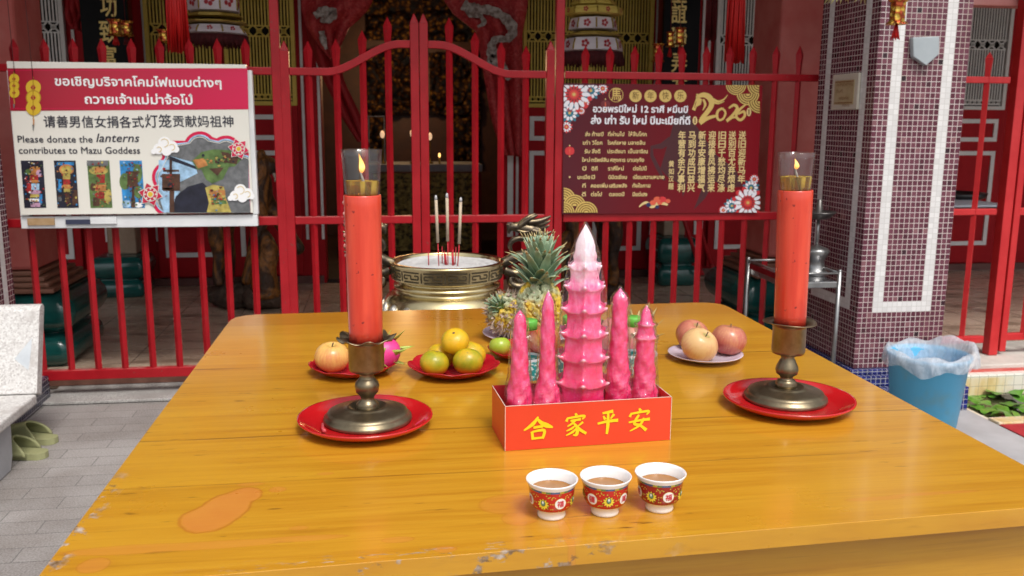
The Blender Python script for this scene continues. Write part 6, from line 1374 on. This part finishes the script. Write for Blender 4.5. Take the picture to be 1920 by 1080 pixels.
# water bottles
pet = clear('bottle_plastic', (.95, .97, .97), 1.4, .06, .25, .02, 60); capg = pm('green_cap', (.12, .42, .06), (.15, .48, .08), 10, .35)
m = NT('bottle_label', rough=.3); _q = m.xyz(m.co()); _n = m.noise(m.co((1, 1, 1)), 130, 2)
_teal = m.mix(m.step(_n, .52, .56), (.02, .26, .27), (.55, .68, .68)); m.set(Base_Color=m.mix(m.step(_q[2], .066, .067), _teal, (.62, .66, .72))); label_m = m.m
def bottle(label, px, py, s_=1.0):
    P = atz(px, py, TH); t = thing('water_bottle', label, 'bottle', P+Vector((0, 0, .001)), group='water bottles'); O = P+Vector((0, 0, .001)); r = .0265*s_
    g = MB(O); g.lathe([(r*.8, 0), (r*.96, .003), (r, .008), (r*.97, .03), (r*.97, .072), (r, .078), (r*.96, .083), (r, .088), (r*.96, .093), (r*.92, .101), (r*.66, .113), (r*.56, .117), (r*.56, .122)], O, 40, cap1=False); bb = g.build('bottle_body', pet, t)
    g = MB(O); g.lathe([(r*.985, .031), (r*.985, .071)], O, 40, cap0=False, cap1=False); g.build('label', label_m, bb)
    g = MB(O); g.lathe([(r*.60, .1225), (r*.66, .1228), (r*.66, .138), (r*.62, .1398), (.001, .1398)], O, 40, rad=lambda a, i: 1+(.012*cos(30*a) if i in (1, 2) else 0), cap1=False); g.build('cap', capg, t); return t
bottle('water bottle with green cap between the two left pink towers', 988, 738, 1.06); bottle('water bottle with green cap between the two right pink towers', 1184, 730, 1.0); bottle('water bottle almost hidden behind the tall pink pagoda', 1070, 728, 1.0)
g = MB((0, 0, TH)); p = atz(881, 845, TH+.0005); g.lathe([(.0016, 0), (.0016, .0006)], p, 8); tag(g.build('rice_grain', porc, loc=(0, 0, TH)), 'tiny white crumb on the table in front of the left red plate', 'crumb') if False else None

# ================================================================== INCENSE URN
m = NT('polished_brass', rough=.2, metal=1); _v = m.co(); _n = m.noise(m.co((1, 1, 2.5)), 9, 5)
m.set(Base_Color=m.ramp(_n, [(.3, (.56, .45, .22)), (.7, (.74, .62, .36))]), Roughness=m.ma('MULTIPLY_ADD', _n, .2, .12)); brass = m.m
m = NT('tarnished_brass', rough=.38, metal=.95); _v = m.co(); _n = m.noise(_v, 34, 5, .65); _q = m.step(m.xyz(m.n('ShaderNodeNewGeometry').outputs['Normal'])[2], -.2, .9)
m.set(Base_Color=m.ramp(m.ma('ADD', m.ma('MULTIPLY', _n, .8), m.ma('MULTIPLY', _q, .22)), [(.42, (.075, .06, .045)), (.58, (.17, .135, .09)), (.75, (.55, .43, .22))])); m.bump(_n, .6, .004); tarn = m.m
groove = pm('brass_groove', (.05, .038, .02), (.08, .06, .03), 40, .6, metal=.4)
ash = pm('incense_ash', (.42, .41, .40), (.52, .51, .50), 30, .95, bump=.5, bscale=90, bdist=.006)
UY = 3.1; uc = at(838, 490, UY); ux, uz = uc.x, uc.z; UB = .47
t = thing('pedestal', 'grey granite pedestal block behind the table', 'pedestal', (ux, UY, .001))
g = MB((ux, UY, 0)); g.box((ux-.28, UY-.25, .002), (ux+.28, UY+.25, .06)); g.box((ux-.24, UY-.21, .0605), (ux+.24, UY+.21, UB-.05)); g.box((ux-.27, UY-.24, UB-.0495), (ux+.27, UY+.24, UB)); g.build('block', granite, t, bevel=.008, loc=(0, 0, -.001))
O = Vector((ux, UY, UB)); t = thing('incense_urn', 'large brass incense urn full of pale ash with a meander band and dragon handles', 'incense urn', O)
h = uz-UB
g = MB(O); c = (ux, UY, UB)
g.lathe([(.10, .06), (.16, .075), (.215, .13), (.238, .19), (.240, .23), (.228, h-.150), (.212, h-.118), (.190, h-.100), (.179, h-.096), (.178, h-.088), (.186, h-.083), (.186, h-.075), (.172, h-.070), (.168, h-.064), (.172, h-.058), (.190, h-.056), (.1935, h-.052), (.1975, h-.008), (.2005, h-.004), (.2005, h+.002), (.197, h+.005), (.184, h+.005), (.181, h), (.179, h-.03), (.001, h-.03)], c, 96, cap1=False)
g.build('bowl', brass, t)
for k in range(3):
    a = radians(-90+120*k); g = MB(O); p = lambda r, z: (ux+r*cos(a), UY+r*sin(a), UB+z); g.tube([p(.15, .10), p(.19, .07), p(.185, .03), p(.20, .0125)], [.05, .042, .03, .034], 14); g.build('foot', tarn, t)
g = MB(O)
KEY = [[(0, .12), (0, .88), (.62, .88), (.62, .40), (.26, .40), (.26, .62)], [(.46, .12), (.88, .12), (.88, .88)], [(.12, .12), (.12, .66), (.46, .66)], [(.26, .24), (.74, .24), (.74, .66)]]
KEY = [[(0, .1), (0, .9)], [(.10, .88), (.90, .88)], [(.12, .12), (.88, .12)], [(.14, .64), (.50, .64), (.50, .36), (.86, .36)], [(.14, .36), (.32, .36)], [(.68, .64), (.86, .64)], [(.14, .64), (.14, .36)], [(.86, .64), (.86, .36)]]
N_ = 15
for k in range(N_):
    for ln in KEY:
        for (x0, y0), (x1, y1) in zip(ln[:-1], ln[1:]):
            w_ = .028; n = 5
            L = sqrt((x1-x0)**2+(y1-y0)**2); ex, ey = (x1-x0)/L, (y1-y0)/L; pts = []
            for i in range(n+1):
                q = i/n; x, y = x0+(x1-x0)*q, y0+(y1-y0)*q
                for s_ in (1, -1):
                    xx, yy = x-ey*w_*s_, y+ex*w_*s_*2.0; z = h-.051+.042*yy; r = .1935+(.1975-.1935)*(z-(h-.052))/.044+.0007; a = (k+xx)*2*pi/N_; pts.append((ux+r*cos(a), UY+r*sin(a), UB+z))
            g.add(pts, [(2*i, 2*i+1, 2*i+3, 2*i+2) for i in range(n)], 0)
g.build('meander_band', groove, t)
g = MB(O)
for k in range(22):        # lappet leaves round the shoulder
    a0 = 2*pi*k/22
    for j in range(7):
        u = -1+2*j/6; a = a0+u*.125; z0_, z1_ = h-.175, h-.127-.018*u*u; r0 = .2375; r1 = .2195+.004*u*u
        g.tube([(ux+r0*cos(a), UY+r0*sin(a), UB+z0_), (ux+(r0+r1)/2*1.014*cos(a*.5+a0*.5), UY+(r0+r1)/2*1.014*sin(a*.5+a0*.5), UB+(z0_+z1_)/2), (ux+r1*cos(a0+u*.1), UY+r1*sin(a0+u*.1), UB+z1_)], [.006, .005, .003], 6)
g.build('lappet_relief', pm('silvered_relief', (.35, .33, .30), (.5, .48, .44), 40, .35, metal=.8), t)
g = MB(O); g.grid(40, 40, lambda u, v: (ux+.1815*sqrt(v)*cos(2*pi*u), UY+.1815*sqrt(v)*sin(2*pi*u), uz-.0085+.0035*sin(u*2*pi*3+v*9)*v+.002*sin(v*31+u*25)), 0); g.build('ash', ash, t)
def dragon(mir):
    q = lambda x, y, dy=0: at(1676-x if mir else x, y, UY-.0)+Vector((0, dy, 0)); k_ = 1/542
    g = MB(O)
    def tb(pts, rad, fl=1.0, n=10): Q = smoothpath([q(*p) for p in pts], 5); g.tube(Q, [lerpl(rad, i/(len(Q)-1))*k_ for i in range(len(Q))], n, flat=fl)
    tb([(938, 494), (950, 490), (962, 484), (978, 479), (994, 474), (1004, 460), (1003, 444), (996, 436)], [9, 9.5, 10, 10, 11, 12, 13, 13])
    tb([(1008, 436), (994, 432), (980, 428), (968, 426), (958, 427), (953, 433)], [13, 14, 11, 8.5, 6.5, 3.5], 1.1)
    tb([(952, 420), (955, 428), (954, 438)], [3.5, 4.5, 2]); tb([(958, 420), (964, 424)], [4, 4])
    tb([(996, 448), (982, 447), (970, 447), (960, 452), (956, 462), (961, 474)], [7, 6.5, 5.5, 5, 4.5, 2])
    for s_ in (-7, 7):
        tb([(972, 424, s_*k_), (984, 415, s_*k_*1.2), (994, 408, s_*k_*1.4), (1006, 402, s_*k_*1.6)], [5, 5.5, 4.5, 1.5]); tb([(968, 431, s_*k_), (984, 434, s_*k_*1.5), (998, 430, s_*k_*1.6)], [2.5, 2.5, 1.5]); g.ball(q(975, 424, s_*k_*1.1), 3.6*k_, 7)
    for j in range(8):
        y1 = 404+9.5*j; s_ = (j % 3-1)*7*k_; tb([(990+j*1.2, 416+5*j, s_), (1008, 414+7*j, s_*1.2), (1022, y1+5, s_*1.2), (1033-.5*abs(j-3), y1, s_*1.3)], [6.5, 6, 4, 1])
    tb([(990, 476), (1000, 492), (1002, 512), (992, 530), (974, 538), (959, 532), (957, 522), (966, 519)], [10, 10, 9.5, 9, 8.5, 7, 5, 3]); 
    for j in range(5): tb([(966+6*j, 520+3*j), (972+6*j, 528+2*j), (980+5*j, 540)], [3, 3.5, 1])
    tb([(996, 505), (985, 512), (962, 512), (945, 506)], [8, 8, 8, 9])
    g.build('dragon_handle', tarn, t)
dragon(False); dragon(True)
joss_m = pm('joss_paste', (.42, .335, .235), (.50, .41, .30), 60, .9); stick_m = pm('red_bamboo', (.42, .01, .02), (.5, .02, .03), 60, .6); tip_m = pm('burnt_tip', (.34, .33, .33), (.5, .5, .5), 90, .95)
za = uz-.008
for lb, (xb, yb), (xm, ym), (xt, yt), Yb in (('left large joss stick', (823, 499), (821, 455), (817, 366), UY-.05), ('middle large joss stick, the tallest', (840, 500), (839.5, 452), (838, 362), UY-.04), ('right large joss stick', (858, 499), (861, 457), (864, 370), UY-.05)):
    b = at(xb, yb, Yb); b.z = za-.006; mid, tp = at(xm, ym, Yb), at(xt, yt, Yb); r = thing('joss_stick', lb+' burning in the brass urn', 'incense stick', b, group='large joss sticks in the urn')
    g = MB(b); g.tube([b, mid], .0019, 6); g.build('stick', stick_m, r); g = MB(b); e = tp+(mid-tp)*.10; g.tube([mid, e], .0051, 10); g.build('joss', joss_m, r); g = MB(b); g.tube([e, tp+(e-tp)*.4, tp], [.0049, .0044, .002], 10); g.build('ash_tip', tip_m, r)
for k, (xb, yb, xt, yt, lb) in enumerate(((804, 494, 803, 472, 'lone at the far left'), (829, 488, 829, 462, 'just behind the left joss stick'), (834, 490, 833, 470, 'left of the middle joss stick'), (837, 495, 835, 475, 'touching the middle joss stick at its left'), (849, 496, 848, 474, 'shorter of the pair right of the middle joss stick'), (851, 493, 849, 468, 'taller of the pair right of the middle joss stick'), (853, 490, 855, 463, 'just left of the right joss stick'))):
    Yb = UY-.03+.02*(494-yb)/4; b = at(xb, yb, Yb); b.z = za-.005; tp = at(xt, yt, Yb); g = MB(b); g.tube([b, tp], .0019 if k not in (3, 4) else .003, 6); tag(g.build('stick_stub', stick_m), f'red incense stub in the urn, {lb}', 'incense stub', 'incense stubs in the urn')

# ================================================================== CARVED TIGERS, DESK, POLES IN THE VERANDA
m = NT('carved_root_wood', rough=.42); _v = m.co(); _n = m.noise(m.co((1, 1, .5)), 7, 4, .6, 1.2)
m.set(Base_Color=m.ramp(_n, [(.36, (.022, .012, .008)), (.48, (.07, .032, .014)), (.56, (.30, .12, .025)), (.68, (.05, .022, .012))])); m.bump(m.noise(_v, 22, 5), .7, .03); rootw = m.m
rock_m = pm('carved_rock', (.035, .022, .015), (.10, .065, .045), 7, .7, bump=1.0, bscale=13, bdist=.05)
def skin(name, nodes, edges, mat, parent, org, sub=2):
    me = bpy.data.meshes.new(name); me.from_pydata([tuple(Vector(p[:3])-Vector(org)) for p in nodes], edges, []); me.materials.append(mat)
    o = bpy.data.objects.new(name, me); COL.objects.link(o); o.parent = parent
    s_ = o.modifiers.new('skin', 'SKIN'); s_.use_smooth_shade = True
    for i, p in enumerate(nodes): me.skin_vertices[0].data[i].radius = (p[3], p[3]); me.skin_vertices[0].data[i].use_root = i == 0
    q = o.modifiers.new('sub', 'SUBSURF'); q.levels = sub; q.render_levels = sub
    dg = bpy.context.evaluated_depsgraph_get(); m2 = bpy.data.meshes.new_from_object(o.evaluated_get(dg)); o.modifiers.clear(); o.data = m2
    for p in m2.polygons: p.use_smooth = True
    return o
def tiger(label, mir, cx, Y):
    zf_ = FZ+.001; f = lambda x, y, dy=0: Vector(((at(cx-(x-460) if mir else x, y, Y)).x, Y+dy, at(cx if mir else 460, y, Y).z))
    O = Vector((f(462, 550).x, Y, zf_)); t = thing('tiger_carving', label, 'wood carving', O)
    g = MB(O); r2 = random.Random(3)
    for (x, y, r, sy) in ((420, 552, .12, .8), (455, 548, .15, .9), (495, 552, .16, 1), (525, 556, .10, .7), (440, 560, .12, .7), (475, 561, .13, .7), (508, 560, .13, .8)):
        p = f(x, y); ph = r2.random()*6; g.ball((p.x, Y+r2.uniform(-.08, .08), max(p.z, zf_+r*.46)), r, 12, sc=(1.1, 1.1, .62), fn=lambda d: 1+.10*sin(6*d.x+ph)+.08*sin(9*d.y+ph)+.07*sin(11*d.z))
    g.build('rock_base', rock_m, t)
    N = [(*f(428, 372), .125), (*f(452, 362), .12), (*f(476, 350), .125), (*f(487, 326), .10), (*f(497, 306), .105), (*f(513, 314), .062), (*f(520, 322), .045),
         (*f(418, 400, -.07), .085), (*f(408, 440, -.09), .055), (*f(416, 478, -.09), .042), (*f(411, 515, -.09), .036), (*f(420, 532, -.12), .045),
         (*f(424, 400, .09), .085), (*f(418, 442, .10), .055), (*f(428, 480, .10), .042), (*f(423, 530, .10), .042),
         (*f(484, 380, -.08), .085), (*f(490, 420, -.10), .062), (*f(480, 470, -.10), .052), (*f(470, 512, -.10), .045), (*f(466, 530, -.13), .05),
         (*f(488, 380, .09), .08), (*f(512, 402, .10), .06), (*f(535, 440, .10), .05), (*f(556, 470, .08), .055), (*f(566, 478, .06), .04),
         (*f(410, 362), .04), (*f(392, 348), .032), (*f(384, 316), .028), (*f(392, 290), .024)]
    E = [(0, 1), (1, 2), (2, 3), (3, 4), (4, 5), (5, 6), (0, 7), (7, 8), (8, 9), (9, 10), (10, 11), (0, 12), (12, 13), (13, 14), (14, 15), (2, 16), (16, 17), (17, 18), (18, 19), (19, 20), (2, 21), (21, 22), (22, 23), (23, 24), (24, 25), (0, 26), (26, 27), (27, 28), (28, 29)]
    skin('body', N, E, rootw, t, O)
    g = MB(O)
    for s_ in (-.05, .05): p = f(490, 290, s_); g.ball(p, .034, 8, sc=(.7, .5, 1))
    g.build('ear', rootw, t)
    g = MB(O); 
    for s_ in (-.03, .03): p = f(513, 324, s_); g.tube([p, p+Vector((.012 if not mir else -.012, 0, -.03)), p+Vector((.008, 0, -.06))], [.01, .008, .002], 6)
    g.build('fang', pm('ivory_fang', (.5, .46, .38), None, 9, .4), t)
    # a gnarled root support in front
    g = MB(O); g.tube(smoothpath([f(505, 548, -.16), f(500, 500, -.17), f(508, 465, -.15), f(498, 430, -.12)], 5), [lerpl([.10, .085, .07, .03], i/15) for i in range(16)], 12); g.build('root_support', rootw, t)
tiger('brown carved wooden tiger on a rock base behind the donation sign', False, 0, 6.35); tiger('brown carved wooden tiger behind the left end of the red poster', True, 1098, 6.35)
for k, (a, b, lb) in enumerate((((1277, 330), (1317, 516), 'left'), ((1308, 330), (1336, 506), 'right'))):
    p0, p1 = at(*a, 6.6), at(*b, 6.6); p1.z = max(p1.z, FZ+.012); p0 = p0+(p0-p1)*.6; p0.y += .50; g = MB(p1); g.tube([p1, p0], .016, 10); g.tube([p1+(p0-p1)*.001, p1+(p0-p1)*.03], .02, 10); tag(g.build('red_pole', fred), f'{lb} one of two slim red poles leaning by the right green pillar base', 'pole', 'leaning red poles')
O = (4.55, 5.7, FZ); t = thing('desk', 'dark desk with white papers on the veranda right of the mosaic pillar', 'desk', O)
dz1 = at(1850, 386, 5.5).z; x0, x1 = at(1796, 380, 5.5).x-.3, at(1898, 380, 5.5).x; dkw = pm('dark_desk_wood', (.02, .012, .01), (.04, .022, .016), 6, .35)
g = MB(O); g.box((x0, 5.4, dz1-.03), (x1, 6.2, dz1)); g.build('desk_top', dkw, t, bevel=.004)
for x in (x0+.05, x1-.05):
    for y in (5.45, 6.15): g = MB(O); g.box((x-.025, y-.025, FZ+.001), (x+.025, y+.025, dz1-.0305)); g.build('leg', dkw, t)
g = MB((x0+.5, 5.6, dz1)); g.box((x0+.12, 5.43, dz1+.0005), (x1-.06, 5.86, dz1+.012)); tag(g.build('papers', pm('paper_white', (.6, .65, .72), (.7, .74, .78), 9, .7)), 'stack of bluish white papers lying on the dark desk', 'papers')
g = MB((x0+.7, 5.95, dz1)); g.lathe([(.16, .0005), (.20, .02), (.21, .05), (.19, .052), (.17, .03), (.001, .025)], (x0+.62, 6.0, dz1), 30, cap1=False); tag(g.build('tray', pm('black_tray', (.015, .015, .016), None, 6, .3)), 'black round tray behind the papers on the dark desk', 'tray')

# ================================================================== STAND WITH LAMP, BIN, BENCH, SLIPPERS
steel = pm('brushed_steel', (.24, .24, .24), (.33, .33, .32), 20, .32, metal=.9); steel_d = pm('steel_tray', (.22, .22, .23), (.3, .3, .31), 12, .28, metal=.9)
fx0, fy0 = 2.092, 3.842; bx0, by0 = 1.825, 4.26; ztop = .672
O = ((fx0+bx0)/2, (fy0+by0)/2, .001); t = thing('tray_stand', 'tubular steel tray stand beside the mosaic pillar behind the right candle', 'stand', O)
for (x, y) in ((fx0, fy0), (fx0, by0), (bx0, fy0), (bx0, by0)):
    g = MB(O); g.tube([(x, y, .0012), (x, y, ztop)], .0105, 12); g.ball((x, y, ztop), .0108, 6); g.build('leg', steel, t)
for a, b in (((fx0, fy0), (bx0, fy0)), ((fx0, by0), (bx0, by0)), ((fx0, fy0), (fx0, by0)), ((bx0, fy0), (bx0, by0))):
    g = MB(O); g.tube([(*a, ztop-.008), (*b, ztop-.008)], .0055, 10); g.build('rail', steel, t); g = MB(O); g.tube([(*a, .18), (*b, .18)], .0055, 10); g.build('rail', steel, t)
zt_ = at(1540, 540, fy0).z
g = MB(O); g.box((bx0+.011, fy0-.004, zt_), (fx0-.011, by0+.004, zt_+.028)); g.build('tray', steel, t, bevel=.003)
g = MB(O); g.box((bx0+.014, fy0+.004, zt_+.0285), (fx0-.014, by0-.004, zt_+.031)); g.build('tray_mat', steel_d, t)
g = MB(O); g.box((bx0-.003, fy0+.02, zt_+.03), (bx0+.003, by0-.02, ztop-.02)); g.build('side_plate', dark_red, t)
lx, ly = at(1530, 480, 4.03).x, 4.03; lz = zt_+.0315; O = (lx, ly, lz); t = thing('steel_oil_lamp', 'steel oil lamp with a flared dark dish standing on the tray stand', 'oil lamp', O); zd1, zd2 = at(1530, 412, ly).z-lz, at(1530, 398, ly).z-lz; zb1 = at(1530, 470, ly).z-lz
g = MB(O); g.lathe([(.058, 0), (.062, .004), (.060, .012), (.046, .026), (.038, zb1*.6), (.052, zb1*.8), (.062, zb1), (.056, zb1+.01), (.020, zb1+.024), (.010, zb1+.03)], O, 36); g.build('base', steel, t)
g = MB(O); g.tube([(lx, ly, lz+zb1+.03), (lx, ly, lz+zd1)], .0075, 10); g.build('rod', steel, t)
g = MB(O); g.lathe([(.010, zd1), (.05, zd1+.008), (.082, zd2), (.084, zd2+.004), (.05, zd1+.018), (.02, zd1+.016), (.012, zd2+.06), (.001, zd2+.064)], O, 36, cap1=False, rad=lambda a, i: 1+(.04*sin(3*a) if i in (2, 3) else 0)); g.build('dish', pm('dark_steel', (.12, .115, .11), (.2, .19, .18), 14, .35, metal=.8), t)
# bin
BYc = 3.40; bc = at(1742, 662, BYc); bx_, bz = bc.x, bc.z; O = (bx_, BYc, .013); t = thing('rubbish_bin', 'light blue plastic rubbish bin lined with a white plastic bag', 'bin', O)
binm = NT('blue_bin_plastic', rough=.42); _v = binm.co(); binm.set(Base_Color=binm.mix(binm.step(binm.noise(_v, 9, 5), .5, .75), binm.ramp(binm.noise(binm.co((1, 1, .3)), 5, 3), [(.3, (.07, .36, .60)), (.7, (.10, .43, .68))]), (.13, .36, .5))); binm = binm.m
g = MB(O); hb = bz-.013; g.lathe([(.118, 0), (.124, .004), (.158, hb-.02), (.166, hb-.016), (.168, hb), (.162, hb), (.152, hb-.02), (.120, .01), (.001, .009)], O, 48, cap1=False); g.build('bucket', binm, t)
linm = NT('bin_liner', rough=.3); _v = linm.co(); _n = linm.noise(linm.co((1, 1, .45)), 34, 5, .6, 1.2)
linm.bump(_n, .5, .012); _tr = linm.n('ShaderNodeBsdfTransparent'); _tl = linm.n('ShaderNodeBsdfTranslucent'); _tl.inputs[0].default_value = (.8, .82, .86, 1); linm.set(Base_Color=(.80, .82, .86))
_m1 = linm.n('ShaderNodeMixShader'); linm.put(_m1.inputs[0], .35); linm.t.links.new(linm.b.outputs[0], _m1.inputs[1]); linm.t.links.new(_tl.outputs[0], _m1.inputs[2])
_m2 = linm.n('ShaderNodeMixShader'); linm.put(_m2.inputs[0], linm.ma('MULTIPLY_ADD', _n, -.9, .92)); linm.t.links.new(_m1.outputs[0], _m2.inputs[1]); linm.t.links.new(_tr.outputs[0], _m2.inputs[2]); linm.t.links.new(_m2.outputs[0], linm.out.inputs[0]); linm = linm.m
g = MB(O); prof = [(.118, hb-.20), (.132, hb-.12), (.150, hb-.03), (.160, hb+.012), (.170, hb+.014), (.178, hb-.004), (.181, hb-.022), (.178, hb-.038), (.175, hb-.05)]
def lrad(a, i):
    e = max(0, i-3)/5; return 1+(.010*sin(9*a+i*.8)+.010*sin(17*a-i*1.3)+.009*sin(31*a+2*i))*(.6+e)+(.20*e*max(0, cos(a-.15))**3 if i > 3 else 0)
def ldz(a, i): e = max(0, i-3)/5; return .012*e*sin(4*a+1)+.010*sin(7*a+i)+(.035*max(0, cos(a-.1))**2*(1 if i > 2 else .3))
g.lathe(prof, O, 110, rad=lrad, dz=ldz, cap0=False, cap1=False); g.build('bag_liner', linm, t)
# stone bench
terr = NT('terrazzo', rough=.5); _v = terr.co()
terr.set(Base_Color=terr.mix(terr.step(terr.noise(_v, 6, 5), .58, .7), terr.ramp(terr.voro(_v, 150, out='Color'), [(.15, (.40, .375, .36)), (.4, (.52, .50, .48)), (.85, (.62, .61, .59))]), (.42, .39, .37))); terr = terr.m
terr_e = pm('terrazzo_edge', (.40, .35, .31), (.5, .45, .41), 30, .6); conc = pm('bench_leg_stone', (.30, .31, .33), (.38, .39, .41), 6, .6, bump=.2, bscale=60)
bX = -1.41; O = (-2.0, 3.5, 0); t = thing('stone_bench', 'speckled terrazzo stone bench with backrest at the left edge', 'bench', O)
g = MB(O); 
sec = [(3.795, .236), (3.905, .560), (3.920, .580), (3.955, .582), (3.968, .568), (3.850, .215)]
g.prism([(bX, y, z) for y, z in sec], (-1.3, 0, 0)); g.build('backrest', [terr], t, bevel=.006)
g = MB(O); g.box((bX-1.3, 3.02, .196), (bX, 3.7945, .236)); g.build('seat', terr, t, bevel=.008)
g = MB(O); sec = [(3.02, 0.002), (3.12, .002), (3.16, .06), (3.24, .11), (3.34, .10), (3.42, .05), (3.45, .002), (3.56, .002), (3.585, .05), (3.60, .1955), (3.04, .1955)]
g.prism([(bX-.03, y, z) for y, z in sec], (-.09, 0, 0)); g.build('leg', conc, t, bevel=.006)
g = MB(O); g.prism([(bX-1.18, y, z) for y, z in sec], (-.09, 0, 0)); g.build('leg', conc, t, bevel=.006)
p = onp(42, 655, 0); q1 = [(-1.48, .40), (-1.435, .455), (-1.44, .37), (-1.445, .33), (-1.47, .35), (-1.50, .375)]
g = MB(O); ff = lambda z: 3.795+(z-.236)*(.11/.324)-.0012; g.prism([(x, ff(z), z) for x, z in q1], (0, .001, 0)); g.build('patch', pm('cement_patch', (.44, .47, .50), (.52, .55, .57), 14, .7), t)
# slippers
foam = pm('olive_foam', (.25, .255, .12), (.31, .315, .16), 9, .75, bump=.2, bscale=150, bdist=.001)
def slipper(label, tip_px, ang):
    tip = atz(*tip_px, .012); hd = Vector((cos(ang), sin(ang), 0)); p0_ = tip-hd*.27; t = thing('slipper', label, 'slipper', (p0_.x, p0_.y, .0008), ang+pi, 'pair of slippers')
    OUTL = [(0, 0), (-.012, .030), (-.045, .047), (-.10, .050), (-.16, .040), (-.21, .038), (-.25, .034), (-.268, .015), (-.27, 0), (-.268, -.015), (-.25, -.032), (-.21, -.036), (-.16, -.038), (-.10, -.046), (-.045, -.044), (-.012, -.026)]
    Q = smoothpath([Vector((x, y, 0)) for x, y in OUTL+[OUTL[0]]], 3)[:-1]
    g = MB(); g.prism([(p.x, p.y, 0) for p in Q], (0, 0, .026)); g.build('sole', foam, t, bevel=.007, seg=3)
    def st(u, v):
        a = pi*v; xo = -.215+.075*sin(a)**1.5; x = xo+(-.016-xo)*u; wd = (.047 if x < -.045 else .047*max(.25, (-x-.004)/.041)**.5); hgt = .066-.034*u; return (x, wd*cos(a), .016+hgt*sin(a)**.75)
    g = MB(); g.grid(14, 24, st); o = g.build('strap', foam, t); s_ = o.modifiers.new('thick', 'SOLIDIFY'); s_.thickness = .008; s_.offset = 1
    return t
slipper('rear olive green slipper of the pair beside the stone bench', (106, 826), -.30); slipper('front olive green slipper of the pair, half behind the bench leg', (88, 853), -.22)
